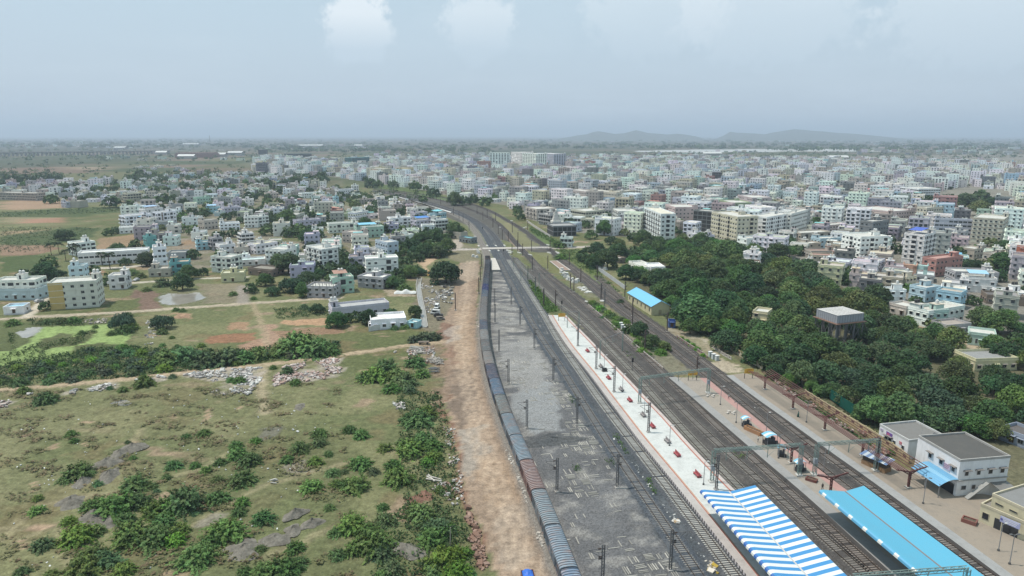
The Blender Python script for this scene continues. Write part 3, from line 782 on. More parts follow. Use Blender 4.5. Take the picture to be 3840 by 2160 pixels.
# ---- goods train of covered wagons
def wagon_proto():
 root = bpy.data.objects.new('goods_wagon',None); COL.objects.link(root); root.empty_display_size = 1
 Lh,W = 6.95,1.53
 mb = MB(); c = (1,1,1)
 mb.box(-Lh,-W,1.2,Lh,W,3.55,c,bottom=True,top=False)
 for k in range(19):
  x = -Lh + .1 + k * (2 * Lh - .2) / 18
  for s in (-1,1): mb.box(x - .06,s * W - .07,1.2,x + .06,s * W + .07,3.5,c)
 for s in (-1,1):
  mb.box(-Lh,s * W - .09,1.05,Lh,s * W + .09,1.3,c); mb.box(-Lh,s * W - .09,3.4,Lh,s * W + .09,3.56,c)
  for e in (-1,1):
   mb.box(e * Lh - .06,s * .75 - .06,1.2,e * Lh + .06,s * .75 + .06,3.9,c)
 body = mb.build('body',M['wbody'],root)
 mb = MB()
 mb = None
 for s in (-1,1):
  for e in (-1,1):
   mb = MB(); mb.box(e * 1.35 - 1.25,s * W - .14,1.35,e * 1.35 + 1.2,s * W + .14,3.3,(1,1,1)); mb.build('sliding_door',M['wbody'],root)
 mb = MB(); n = 10
 arc = [(-(W + .1) * math.cos(math.pi * k / n),3.56 + .52 * math.sin(math.pi * k / n) ** .8) for k in range(n + 1)]
 for j in range(1):
  vs = [(x,a,b_) for x in (-Lh - .06,Lh + .06) for a,b_ in arc]
  mb.add(vs,[(k + 1,k,n + 1 + k,n + 2 + k) for k in range(n)],c)
  mb.add([(-Lh - .06,a,b_) for a,b_ in arc],[tuple(range(n + 1))],c); mb.add([(Lh + .06,a,b_) for a,b_ in arc],[tuple(range(n + 1))[::-1]],c)
 roof = mb.build('roof',M['wroof'],root)
 mb = MB()
 for j in range(20):          # raised ribs over the roof sheet
  x = -Lh + .02 + j * (2 * Lh - .04) / 19
  vs = [(x + dx,a * 1.012,b_ + .10 * (1 if k not in (0,n) else -.05)) for dx in (-.085,.085) for k,(a,b_) in enumerate(arc)]
  mb.add(vs,[(k + 1,k,n + 1 + k,n + 2 + k) for k in range(n)],c)
  for dx,fl in ((-.085,0),(.085,1)):
   v2 = [(x + dx,a * 1.012,b_ + .10 * (1 if k not in (0,n) else -.05)) for k,(a,b_) in enumerate(arc)] + [(x + dx,a,b_ - .02) for a,b_ in arc]
   mb.add(v2,[(k,k + 1,n + 2 + k,n + 1 + k) for k in range(n)],c)
 rib = mb.build('roof_ribs',M['wbody'],root)
 for e in (-1,1):
  mb = MB()
  mb.box(e * 4.6 - 1.4,-1.1,.62,e * 4.6 + 1.4,1.1,.95,(.03,.03,.03))
  for ax in (-1,1):
   for s in (-1,1):
    mb.tube([(e * 4.6 + ax,s * .84 - .06,.92),(e * 4.6 + ax,s * .84 + .06,.92)],[.46,.46],(.05,.045,.04),12)
  mb.build('bogie',M['steel'],root)
 for e in (-1,1):
  mb = MB(); mb.box(min(e * Lh,e * 7.24),-.14,.95,max(e * Lh,e * 7.24),.14,1.2,(.04,.04,.04)); mb.build('coupler',M['steel'],root)
 return root
WC = [((.16,.30,.50),'bright blue'),((.24,.35,.47),'blue with a rust stained roof'),((.26,.35,.42),'grey blue'),((.34,.14,.13),'rusty dark red'),((.24,.36,.47),'faded blue with brown roof patches'),
  ((.25,.35,.44),'faded steel blue'),((.27,.31,.31),'grey green'),((.13,.27,.45),'deep blue'),((.13,.17,.28),'dark navy with a rusted roof'),((.42,.40,.38),'pale grey'),((.27,.30,.31),'mid grey'),
  ((.46,.46,.45),'whitish grey'),((.17,.24,.36),'slate blue'),((.40,.40,.40),'light grey ribbed'),((.42,.41,.41),'pale ash grey'),((.44,.42,.40),'pale brownish grey'),((.22,.34,.48),'medium blue'),((.04,.10,.48),'vivid royal blue'),
  ((.21,.27,.35),'grey blue'),((.18,.21,.27),'dark grey'),((.22,.25,.30),'slate grey'),((.16,.19,.24),'charcoal grey'),((.24,.28,.34),'dull blue grey'),((.11,.10,.10),'dark rusty brown')]
wp = wagon_proto()
# path of the couplings: arc length measured from the coupling seen at B(1690,1390)
seg = np.hypot(*np.diff(T0,axis=0).T); sT = np.concatenate([[0],np.cumsum(seg)])
tgt = at('B',1722,1390,4.0)
d0 = sT[np.argmin(np.hypot(T0[:,0] - tgt[0],T0[:,1] - tgt[1]))]
end = at('E',1107,118,4.0); dE = sT[np.argmin(np.hypot(T0[:,0] - end[0],T0[:,1] - end[1]))]
NW = len(WC)
pitch_w = (dE - d0) / (NW - 1)
print('WAGON pitch',pitch_w)
for i,(c,nm) in enumerate(WC):
 x,y,an = along(T0,d0 + (i - .5) * pitch_w)
 o = wp if i == 0 else dup(wp)
 o.location = (x,y,.0); o.rotation_euler = (0,0,an); o.scale = (pitch_w / 14.48,1,1)
 ords = ['nearest','second','third','fourth','fifth','sixth','seventh','eighth','ninth','tenth','eleventh','twelfth','thirteenth','fourteenth','fifteenth','sixteenth','seventeenth','eighteenth','nineteenth','twentieth']
 if i < 20: lab = f'{nm} covered goods wagon with arched roof, {ords[i]} from the bottom edge'
 else: lab = f'{nm} covered goods wagon, ' + ('last wagon by the level crossing' if i == NW - 1 else f'{["", "second", "third", "fourth"][NW - 1 - i]} wagon from the level crossing end')
 lab = lab.replace('with a rust stained roof covered','rust stained covered').replace('with a rusted roof covered','rusted covered').replace('with brown roof patches covered','brown patched covered')
 tag(o,lab,'goods wagon','covered wagons of the goods train')
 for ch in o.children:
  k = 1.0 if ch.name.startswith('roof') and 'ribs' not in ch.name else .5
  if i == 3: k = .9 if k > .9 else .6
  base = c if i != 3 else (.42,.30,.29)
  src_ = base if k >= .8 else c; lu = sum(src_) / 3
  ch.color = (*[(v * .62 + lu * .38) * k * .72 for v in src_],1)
# ---- platforms
def platform(name,label,l,r,body,edges,zt=PZ):
 """slab between two edge paths with walls; edges: list of (side, from, to, colour)"""
 n = max(len(l),len(r))
 def res(q,n):
  s = np.concatenate([[0],np.cumsum(np.hypot(*np.diff(q,axis=0).T))]); t = np.linspace(0,s[-1],n)
  return np.stack([np.interp(t,s,q[:,0]),np.interp(t,s,q[:,1])],1)
 l = res(l,n); r = res(r,n)
 o = thing(name,label,'platform',(0,0,0),group='station platforms')
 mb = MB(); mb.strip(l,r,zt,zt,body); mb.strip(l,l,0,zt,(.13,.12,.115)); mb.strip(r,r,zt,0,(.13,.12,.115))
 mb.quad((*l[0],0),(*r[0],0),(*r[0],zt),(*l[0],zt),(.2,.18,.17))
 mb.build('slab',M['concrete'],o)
 for k,(side,a,b_,col,nm) in enumerate(edges):
  mb = MB(); q = l if side == 'l' else r; sg = 1 if side == 'l' else -1
  # l runs towards the camera, so its right-hand side is offset negative
  p0 = offset_path(q,-sg * a); p1 = offset_path(q,-sg * b_)
  mb.strip(p0,p1,zt + .006 + .004 * k,zt + .006 + .004 * k,col) if sg > 0 else mb.strip(p1,p0,zt + .006 + .004 * k,zt + .006 + .004 * k,col)
  mb.build(nm,M['concrete'],o)
 return o,l,r
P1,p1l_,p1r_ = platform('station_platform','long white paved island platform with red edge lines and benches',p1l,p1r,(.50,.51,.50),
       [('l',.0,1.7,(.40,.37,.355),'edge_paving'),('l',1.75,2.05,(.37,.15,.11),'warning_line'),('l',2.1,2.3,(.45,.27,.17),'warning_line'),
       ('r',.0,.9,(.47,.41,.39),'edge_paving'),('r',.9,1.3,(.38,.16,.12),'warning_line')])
mb = MB()                                           # painted blocks along the platform wall
for q,sg in ((p1l_,-1),(p1r_,1)):
 L_ = plen(q); d = 4
 while d < L_ - 1:
  x,y,an = along(q,d)
  mb.rbox((x + math.sin(an) * .0,y,.62),(.52,.12,.56),an,(.55,.50,.51) if sg < 0 else (.55,.48,.46)); d += 1.08
mb.build('white_edge_block',M['concrete'],P1)
P2,p2l_,p2r_ = platform('station_platform','sandy middle platform with grey left edge and pink brick right edge',p2l,p2r,(.285,.25,.215),
       [('l',.0,2.6,(.27,.265,.262),'edge_paving'),('r',.0,2.3,(.37,.225,.205),'edge_paving')])
P3,p3l_,p3r_ = platform('station_platform','wide dusty station platform in front of the white station building',p3l,p3r,(.265,.225,.185),
       [('l',.0,2.4,(.285,.285,.285),'edge_paving')])
for ph,f,x,y in (('the yellow board on the white platform','L',1093,320),('the black trough on the white platform','L',1520,830),('the striped canopy','K',2240,640),('the plain blue canopy','N',1000,800),
     ('the white station building','N',1900,640),('the green lattice gantry','M',470,1440)):
 landmark(ph,at(f,x,y,1))
# ---- station canopies (butterfly roofs on a central row of posts)
def canopy(name,label,val,left,right,zv,ze,colf,pz=PZ,ext=26,seg_len=.93):
 """val / left / right: two photo points each along valley and eaves"""
 v0,v1 = [at(*p,zv) for p in val]; l0,l1 = [at(*p,ze) for p in left]; r0,r1 = [at(*p,ze) for p in right]
 d = (v1 - v0); d.z = 0; d.normalize(); nrm = Vector((-d.y,d.x,0))
 if nrm.x > 0: nrm = -nrm                       # nrm points to the left eave
 wl = ((l0 - v0).dot(nrm) + (l1 - v0).dot(nrm)) / 2; wr = -((r0 - v0).dot(nrm) + (r1 - v0).dot(nrm)) / 2
 Lc = (v1 - v0).length + ext
 print(name,'widths',round(wl,2),round(wr,2),'len',round(Lc,1))
 root = thing(name,label,'platform canopy',(v0.x,v0.y,0))
 rx = math.atan2(d.y,d.x); root.rotation_euler = (0,0,rx)
 ls = 1 if Vector((-math.sin(rx),math.cos(rx),0)).dot(nrm) > 0 else -1
 for nm,wd,sg in (('roof_sheet',wl,ls),('roof_sheet',wr,-ls)):
  mb = MB(); n = int(Lc / seg_len)
  prof = [(0.05,zv),(wd * .5,zv + (ze - zv) * .52),(wd * .86,ze - .04),(wd * .95,ze - .03),(wd * 1.0,ze - .22),(wd * 1.015,ze - .62)]
  if sg == -ls: prof = [(0.05,zv),(wd * .5,zv + (ze - zv) * .52),(wd * .97,ze),(wd,ze - .12)]
  sub = 2
  for j in range(n * sub):
   x0 = j * seg_len / sub; x1 = (j + 1) * seg_len / sub
   for k in range(len(prof) - 1):
    a,b_ = prof[k],prof[k + 1]
    mb.quad((x0,sg * a[0],a[1]),(x1,sg * a[0],a[1]),(x1,sg * b_[0],b_[1]),(x0,sg * b_[0],b_[1]),colf(j // sub,k,len(prof) - 2,sg == ls))
  mb.build(nm,M['sheet'],root)
 mb = MB(); mb.box(0,-.16,zv - .02,Lc,.16,zv + .05,(.20,.16,.15) if 'plain' in label else (.48,.46,.45)); mb.build('gutter',M['steel'],root)
 k = 3.0
 while k < Lc:
  mb = MB(); mb.box(k - .16,-.2,0,k + .16,.2,zv - .3,(.11,.045,.04)); mb.build('post',M['steel'],root)
  for s,wd in ((ls,wl),(-ls,wr)):
   mb = MB(); mb.beam((k,0,zv - .45),(k,s * wd * .95,ze - .3),.16,.34,(.11,.045,.04)); mb.build('arm',M['steel'],root)
  k += 9
 return root
BL,WH = (.045,.22,.47),(.62,.63,.61)
canopy('platform_canopy','blue and white striped butterfly canopy over the white island platform',[('K',2240,600),('C',940,1449)],[('K',1962,590),('C',640,1405)],[('K',2500,530),('C',1250,1449)],5.3,6.3,
  lambda j,k,last,left: (WH if j % 2 else (BL if k < 3 or not left else (.035,.12,.36))))  # left fascia's shade is painted in as a darker blue
SB = (.085,.33,.48)
canopy('platform_canopy','plain sky blue butterfly canopy with white edge patches on the middle platform',[('N',775,597),('N',1850,1449)],[('N',532,598),('N',1480,1385)],[('N',985,560),('N',2200,1449)],5.3,6.2,
  lambda j,k,last,left: (WH if (k >= (3 if left else 2) and j % 4 == 1) else (SB if k < 3 else (.10,.33,.52))),seg_len=1.05)
# ---- bare steel canopy frames
MAR = (.115,.042,.04)
def yframe(root,c,an,zl=4.9,half=(3.6,3.9),z0=PZ,at0=None):
 """post with two rising arms, local to root"""
 ca,sa = math.cos(an),math.sin(an)
 mb = MB()
 for s in (-1,1): mb.rbox((c[0] + ca * .2 * s,c[1] + sa * .2 * s,(z0 + zl) / 2),(.09,.34,zl - z0),an,MAR)
 for k in range(5): mb.rbox((c[0],c[1],z0 + .5 + k * .8),(.4,.3,.3),an,MAR)
 mb.build('post',M['steel'],root)
 for s,hw in ((-1,half[0]),(1,half[1])):
  mb = MB(); e = (c[0] + ca * s * hw,c[1] + sa * s * hw,zl + .75)
  mb.beam((c[0],c[1],zl - .1),e,.2,.3,MAR); mb.beam((c[0] + ca * s * .1,c[1] + sa * s * .1,zl - .75),(c[0] + ca * s * hw * .5,c[1] + sa * s * hw * .5,zl + .22),.14,.2,MAR)
  mb.build('arm',M['steel'],root)
 mb = MB(); mb.rbox((c[0],c[1],z0 + .12),(1.1,1.1,.24),an,(.42,.40,.37)); mb.build('footing',M['concrete'],root)
fb = [at('M',985,590,PZ),at('M',1268,785,PZ),at('M',1588,1000,PZ),at('M',1965,1262,PZ),at('N',1410,560,PZ)]
dirp = (fb[-1] - fb[0]); pa = math.atan2(dirp.y,dirp.x) + math.pi / 2
o = thing('canopy_frame','long unroofed maroon steel canopy skeleton with thin roof bars on the right platform','canopy frame')
for c in fb: yframe(o,c,pa)
ca,sa = math.cos(pa),math.sin(pa)
e0 = fb[0] - dirp.normalized() * 4; e1 = fb[-1] + dirp.normalized() * .5
for s in (-3.7,-3.0,-2.3,-1.6,-.8,.8,1.6,2.4,3.1,3.9):
 z_ = 4.9 + .2 + .75 * abs(s) / 3.8
 mb = MB(); mb.beam((e0.x + ca * s,e0.y + sa * s,z_),(e1.x + ca * s,e1.y + sa * s,z_),.15,.14,(.13,.055,.048)); mb.build('roof_bar',M['steel'],o)
for x,y,lab in ((230,312,'single maroon steel canopy frame beside the kiosks on the middle platform'),(625,620,'maroon steel canopy frame at the end of the plain blue canopy')):
 o = thing('canopy_frame',lab,'canopy frame'); yframe(o,at('N',x,y,PZ),pa)
landmark('the maroon canopy skeleton',fb[2]); landmark('the far maroon canopy frame',fb[0])
# ---- overhead line masts
def mast_mesh(h,arm,lattice=True,col=(.12,.12,.125)):
 root = bpy.data.objects.new('overhead_line_mast',None); COL.objects.link(root)
 mb = MB()
 if lattice:
  for s in (-1,1): mb.box(s * .22 - .08,-.14,0,s * .22 + .08,.14,h,col)
  z = .4; k = 1
  while z < h - .5:
   mb.beam((-.2 * k,0,z),(.2 * k,0,z + .62),.05,.06,col); z += .62; k = -k
 else:
  mb.box(-.19,-.16,0,.19,.16,h,(.085,.062,.056))
 mb.build('post',M['steel'],root)
 mb = MB(); mb.box(-.45,-.45,0,.45,.45,.3,(.4,.38,.36)); mb.build('footing',M['concrete'],root)
 if arm:
  mb = MB(); mb.beam((0,0,h - .7),(2.7,0,h - .75),.09,.09,col); mb.beam((0,0,h - 2.6),(2.7,0,h - .8),.08,.08,col)
  mb.beam((.2,0,h - 2.7),(3.2,0,h - 2.5),.06,.06,col); mb.build('bracket_arm',M['steel'],root)
  mb = MB()
  for p in ((.7,h - .72),(.6,h - 2.3),(.6,h - 2.68)): mb.rbox((p[0],0,p[1]),(.55,.2,.2),0,(.05,.035,.03))
  mb.build('insulator',M['steel'],root)
 return root
MP = {('n',1): mast_mesh(8.4,False),('a',1): mast_mesh(8.4,True),('n',0): mast_mesh(8.2,False,False),('a',0): mast_mesh(8.2,True,False)}
first = set()
MASTS = [('K',505,605,'L'),('K',1110,563,'R'),('K',1645,1395,'R'),('K',962,1560,'L'),('K',2107,578,'Ls'),
   ('L',415,178,0),('L',420,355,0),('L',460,640,0),('L',555,965,'L'),('L',740,1412,'L'),('L',583,168,0),('L',672,375,'R'),('L',815,617,'R'),('L',1005,945,'R'),('L',1243,1382,'R'),
   ('L',1253,580,'L'),('L',1437,812,'L'),('L',1617,1045,'L'),('L',1962,1450,'L'),('L',908,178,0),('L',1027,190,'r'),('L',1485,120,0),('L',1520,190,0),('L',1800,372,0),('L',1925,640,0),('L',2150,442,'l'),('M',298,500,'r'),
   ('P',1000,972,0),('P',1102,1135,'l'),('P',1212,1312,0),('P',1370,1325,'r'),('P',1570,1095,0),('P',1616,1128,0),('P',1058,838,0),('P',930,642,0),('P',1047,592,0),('P',862,582,0),('P',787,642,0),('P',1298,592,0),
   ('P',1266,822,0),('P',1556,772,0),('P',1708,1002,0),('P',1980,1242,'r'),('P',1928,978,'r'),('P',28,1372,0),('P',362,980,0),('P',342,1145,0),('P',378,800,0),('P',2300,1205,'r'),('P',2400,1449,0),
   ('Q',1285,815,'L'),('Q',1640,680,0),('Q',1605,770,0),('Q',1676,858,0),('Q',1730,935,0),('Q',1811,952,0),('Q',1865,832,0),('Q',2070,805,0),('Q',1940,972,0),('Q',1528,640,0),('Q',1470,672,0),('Q',1392,590,0),('Q',1205,690,0),('Q',1150,660,0),('Q',1108,470,0),('Q',1075,600,0),('Q',905,470,0),('Q',845,405,0),
   ('Q',668,350,0),('Q',592,385,0),('Q',570,345,0),('Q',415,330,0),('Q',360,372,0),('Q',280,320,0),('Q',212,300,0),('Q',110,285,0),('N',1085,380,0)]
tpos = []
for f,x,y,arm in MASTS:
 p = at(f,x,y,0)
 lat = isinstance(arm,str) and arm in ('L','R') or f in ('K',) or (f == 'L' and x < 1700 and arm == 0)
 key = ('a' if arm else 'n',1 if lat else 0)
 src = MP[key]
 o = src if key not in first else dup(src)
 first.add(key)
 onp = arm in ('Ls',) or (f == 'L' and x in (1253,1437,1617,1962)) or (f == 'N')
 if onp: p = at(f,x,y,PZ)
 o.location = p; side = math.pi if isinstance(arm,str) and arm[0] in 'Ll' else 0
 o.rotation_euler = (0,0,side + RAD(12))
 where = 'on the white platform' if onp and f != 'N' else ''
 kind = ('grey lattice' if lat else 'slim brown') + ' line mast' + (' with arm' if arm else '')
 tpos.append((o,kind,where,p))
for o,kind,where,p in tpos:
 near = sorted((q for q in tpos if q[0] is not o and q[1] == kind),key=lambda q: (q[3] - p).length)
 tag(o,autolabel([kind + (' ' + where if where else '')],p),'overhead mast','overhead line masts of the railway')
# ---- portal gantries
def gantry(label,c0,c1,h,col=(.19,.255,.235),z0=PZ,box=True,ext=(0,0)):
 o = thing('gantry',label,'gantry',(0,0,0),group='portal gantries over the tracks')
 c0 = Vector(c0); c1 = Vector(c1); d = (c1 - c0); d.z = 0; d.normalize()
 for c in (c0,c1):
  mb = MB(); r = .33 if box else .14
  for sx in (-1,1):
   for sy in (-1,1): mb.box(c.x + sx * r - .06,c.y + sy * r - .06,c.z,c.x + sx * r + .06,c.y + sy * r + .06,h,col)
  if box:
   z = c.z + .3; k = 1
   while z < h - .6:
    for sy in (-1,1): mb.beam((c.x - r * k,c.y + sy * r,z),(c.x + r * k,c.y + sy * r,z + .8),.05,.05,col)
    for sx in (-1,1): mb.beam((c.x + sx * r,c.y - r * k,z),(c.x + sx * r,c.y + r * k,z + .8),.05,.05,col)
    z += .8; k = -k
  mb.build('post',M['steel'],o)
  if box:
   mb = MB(); mb.box(c.x - .42,c.y - .42,c.z + 2.9,c.x + .42,c.y + .42,c.z + 4.1,(.28,.31,.34)); mb.build('weight_box',M['steel'],o)
   mb = MB(); mb.box(c.x - .7,c.y - .7,c.z - .9,c.x + .7,c.y + .7,c.z + .25,(.48,.47,.45)); mb.build('footing',M['concrete'],o)
 mb = MB(); a = Vector((c0.x,c0.y,h)) - d * ext[0]; b_ = Vector((c1.x,c1.y,h)) + d * ext[1]
 if box:
  nn = Vector((-d.y,d.x,0)) * .3
  for s in (-1,1):
   for dz in (-.3,.3): mb.beam(a + nn * s + Vector((0,0,dz)),b_ + nn * s + Vector((0,0,dz)),.10,.10,col)
  L_ = (b_ - a).length; t = 0; k = 1
  while t < L_ - .7:
   p = a + d * t; q = a + d * (t + .7)
   for s in (-1,1): mb.beam(p + nn * s + Vector((0,0,-.3 * k)),q + nn * s + Vector((0,0,.3 * k)),.06,.06,col)
   mb.beam(p + nn * k + Vector((0,0,.3)),q - nn * k + Vector((0,0,.3)),.06,.06,col)
   t += .7; k = -k
 else: mb.beam(a,b_,.14,.2,(.2,.2,.205))
 mb.build('beam',M['steel'],o)
 t = 3.0; L_ = (b_ - a).length
 while t < L_ - 2:
  p = a + d * t
  mb = MB(); mb.beam(p + Vector((0,0,-.2)),p + Vector((0,0,-2.6)),.12,.12,col); mb.beam(p + Vector((0,0,-2.3)),p + Vector((1.6,.6,-1.3)),.05,.05,col); mb.build('drop_arm',M['steel'],o)
  t += 5.0
 return o
gantry('green lattice gantry from the white platform to the middle platform, farther one',at('L',1873,1155,PZ),at('M',414,625,PZ),8.6)
gantry('green lattice gantry over the tracks beside the kiosks',at('K',2065,500,PZ),at('N',312,435,PZ),8.6)
gantry('grey green lattice gantry reaching from the middle platform to the stalls',at('N',465,430,PZ),at('N',1080,385,PZ),8.6)
g0,g1 = at('N',860,1455,8.6),at('N',2010,1372,8.6)
gantry('green lattice gantry above the plain blue canopy at the bottom edge',(g0.x,g0.y,PZ),(g1.x,g1.y,PZ),8.6)
gantry('slim grey portal at the start of the white platform',at('L',1147,398,PZ),at('L',1262,420,0),7.6,box=False)
gantry('slim grey portal across two lines right of the white platform',at('L',1475,712,PZ),at('L',1700,640,0),7.6,box=False)
gantry('wide thin portal across the lines before the level crossing',at('P',1150,1062),at('P',1570,1092),7.6,box=False)
gantry('thin portal over the yard line near the grass strip',at('P',905,985),at('P',1102,1137),7.6,box=False)
gantry('thin portal nearest to the level crossing',at('P',808,825),at('P',1000,975),7.6,box=False)
# ================================================================ station furniture, yard, vehicles, people
GRY = (.30,.30,.30)
# ---- benches
def bench_proto(col):
 r = bpy.data.objects.new('platform_bench',None); COL.objects.link(r)
 for s in (-1,1):
  mb = MB(); mb.box(-.95,min(s * .08,s * .52),.42,.95,max(s * .08,s * .52),.48,col); mb.build('seat',M['steel'],r)
 mb = MB(); mb.box(-.95,-.05,.48,.95,.05,1.0,col); mb.build('backrest',M['steel'],r)
 for s in (-1,1):
  mb = MB(); mb.box(s * .8 - .05,-.45,0,s * .8 + .05,.45,.42,shade(col,.8)); mb.build('leg',M['steel'],r)
 return r
red,grey_ = bench_proto((.33,.075,.085)),bench_proto((.27,.25,.25))
BEN = [('L',1350,640,1),('L',1485,795,0),('L',1562,912,1),('L',1690,1028,0),('L',1775,1138,1),('L',1912,1288,0),('L',2003,1400,1),('K',1618,100,0),('K',1715,235,1),('K',1918,440,1)]
od = ['first','second','third','fourth','fifth','sixth','seventh','eighth','ninth','tenth']
done = set(); cnt = [0,0]
for f,x,y,k in BEN:
 src = red if k else grey_
 o = src if k not in done else dup(src); done.add(k)
 o.location = at(f,x,y,PZ + .02); o.rotation_euler = (0,0,math.pi / 2 + RAD(12)); o.scale = (1.15,) * 3
 tag(o,f"{'red' if k else 'grey'} double sided bench on the white platform, {od[cnt[k]]} {'red' if k else 'grey'} one from the yellow board",'bench','benches on the white platform'); cnt[k] += 1
# ---- lamp posts
def lamp_proto(h,heads,col=(.25,.25,.26)):
 r = bpy.data.objects.new('lamp_post',None); COL.objects.link(r)
 mb = MB(); mb.tube([(0,0,0),(0,0,h)],[.09,.055],col,8); mb.build('post',M['steel'],r)
 mb = MB(); mb.cyl(0,0,0,.35,.24,.2,(.09,.09,.09),10); mb.build('base',M['concrete'],r)
 for s in ((-1,1) if heads == 2 else (1,)):
  mb = MB(); mb.beam((0,0,h - .05),(s * .55,0,h + .12),.06,.06,col); mb.rbox((s * .7,0,h + .12),(.55,.26,.14),0,(.12,.12,.125) if heads == 2 else (.55,.56,.56)); mb.build('lamp_head',M['steel'],r)
 return r
lp = {1: lamp_proto(5.6,1),2: lamp_proto(6.0,2)}
LAMPS = [('L',1517,838,1,'beside the black trough on the white platform'),('L',1702,1045,1,'beside the second grey bench on the white platform'),('L',1920,1295,1,'beside the third grey bench on the white platform'),('L',1255,515,1,'beside the first mast on the white platform'),
   ('K',1638,138,1,'behind the fourth grey bench on the white platform'),('K',1980,530,1,'nearest to the striped canopy on the white platform'),('M',540,745,1,'right of the potted bush on the middle platform'),('M',698,925,2,'left of the farthest kiosk on the middle platform'),('M',1000,1030,1,'on the pink paving right of the brick trough'),
   ('M',1405,922,2,'in front of the farther maroon canopy arms on the right platform'),('M',1125,1283,2,'in front of the small dark kiosk on the middle platform'),('N',555,400,1,'between the nearest kiosk and the plain blue canopy'),('N',1560,720,2,'in front of the blue awning of the white building'),('N',2318,1195,1,'tall, in front of the cream office with the sign'),('N',2430,1330,2,'nearest to the bottom right corner on the right platform')]
dn = set()
for f,x,y,k,wh in LAMPS:
 o = lp[k] if k not in dn else dup(lp[k]); dn.add(k)
 o.location = at(f,x,y,PZ); o.rotation_euler = (0,0,rnd.uniform(-.5,.5))
 tag(o,f"{'thin grey lamp post' if k == 1 else 'twin headed lamp post'} {wh}",'lamp post','platform lamp posts')
# ---- station name boards
for f,x,y,lab,ang in (('L',1090,330,'yellow station name board on two posts at the start of the white platform',8),('M',258,500,'yellow station name board at the start of the middle platform',6),('M',822,480,'yellow station name board at the start of the right platform',6)):
 o = thing('name_board',lab,'station sign',at(f,x,y,PZ),RAD(ang),'yellow station name boards')
 for s in (-1,1):
  mb = MB(); mb.box(s * 1.35 - .09,-.06,0,s * 1.35 + .09,.06,3.3,(.10,.09,.08)); mb.build('post',M['steel'],o)
 mb = MB(); n = 14; w2,z0,z1 = 1.55,1.75,3.35
 pts = [(-w2,z0),(w2,z0),(w2,z1 - .3)] + [(w2 * math.cos(math.pi * k / n),z1 - .3 + .3 * math.sin(math.pi * k / n)) for k in range(1,n)] + [(-w2,z1 - .3)]
 mb.add([(a,-.12,b_) for a,b_ in pts] + [(a,-.06,b_) for a,b_ in pts],[tuple(range(len(pts))),tuple(range(len(pts),2 * len(pts)))[::-1]] + [(i,i + len(pts),(i + 1) % len(pts) + len(pts),(i + 1) % len(pts)) for i in range(len(pts))],(.66,.37,.05))
 mb.build('board',M['sheet'],o)
 for r_,(zz,ww,n_) in enumerate(((3.02,1.9,7),(2.55,1.7,6),(2.08,2.1,9))):      # three rows of lettering too small to read
  mb = MB()
  for k in range(n_):
   xx = -ww / 2 + (k + .5) * ww / n_; mb.box(xx - ww / n_ * .32,-.128,zz - .13,xx + ww / n_ * .32,-.121,zz + .13,(.25,.09,.02))
   mb.box(xx - ww / n_ * .14,-.132,zz - .05,xx + ww / n_ * .14,-.129,zz + .05,(.66,.37,.05))
  mb.build('lettering',M['sheet'],o)
# ---- kiosks with arched blue and white roofs
def kiosk(p,lab,w=2.6,d=1.7,h=2.5,stall=(.05,.05,.055),rz=0,rise=.55):
 o = thing('kiosk',lab,'kiosk',p,rz,'platform kiosks')
 for sx in (-1,1):
  for sy in (-1,1):
   mb = MB(); mb.box(sx * w * .38 - .04,sy * d * .4 - .04,0,sx * w * .38 + .04,sy * d * .4 + .04,h,(.2,.2,.22)); mb.build('post',M['steel'],o)
 mb = MB(); n = 12
 for k in range(n):
  a0,a1 = k / n,(k + 1) / n
  f_ = lambda t: (-w / 2 + w * t,h + rise * math.sin(math.pi * t) - .1)
  x0,z0 = f_(a0); x1,z1 = f_(a1)
  for j,(y0_,y1_) in enumerate(((-d / 2,-d / 6),(-d / 6,d / 6),(d / 6,d / 2))):
   mb.quad((x0,y0_,z0),(x1,y0_,z1),(x1,y1_,z1),(x0,y1_,z0),(.62,.66,.66) if j == 1 else (.16,.42,.60))
 mb.build('roof',M['sheet'],o)
 mb = MB(); mb.box(-w * .36,-d * .3,.05,w * .36,d * .3,1.05,stall); mb.box(-w * .3,-d * .25,1.05,w * .1,d * .25,1.5,shade(stall,1.6)); mb.box(w * .15,-d * .2,1.05,w * .33,d * .2,1.9,(.08,.08,.1)); mb.build('counter',M['timber'],o)
 mb = MB(); mb.box(w * .42,-.3,0,w * .62,.1,.75,(.07,.06,.06)); mb.build('bin',M['timber'],o)
 return o
kiosk(at('M',795,965,PZ),'farthest kiosk under an arched blue and white roof, behind the brick trough',rz=.2)
kiosk(at('M',1035,1142,PZ),'largest kiosk with wide blue and white roof in front of the brick trough',3.6,2.6,2.6,rz=.25)
kiosk(at('M',1150,1265,PZ),'small kiosk beside the maroon canopy frame, under the green gantry',2.0,1.7,2.4,rz=-.3)
kiosk(at('M',1335,1415,PZ),'nearest kiosk under an arched blue and white roof beside the gantry post',rz=.2)
landmark('the brick trough',at('M',870,1020)); landmark('the nearest kiosk',at('M',1335,1415))
# stall on the right platform
o = thing('stall','long tin roofed stall with timber counter beside the maroon canopy posts','stall',at('N',1085,355,PZ),RAD(-62))
mb = MB(); mb.box(-3,-1.2,0,3,1.2,1.15,(.26,.16,.09)); mb.box(-2.9,-.9,1.15,2.9,1.0,2.3,(.09,.07,.06)); mb.build('counter',M['timber'],o)
for k in range(9):
 mb = MB(); x0 = -3.4 + k * .76; mb.quad((x0,-1.7,2.45),(x0 + .76,-1.7,2.45),(x0 + .76,1.6,3.05),(x0,1.6,3.05),(.55,.58,.62) if k % 2 else (.16,.24,.42)); mb.build('roof_sheet',M['sheet'],o)
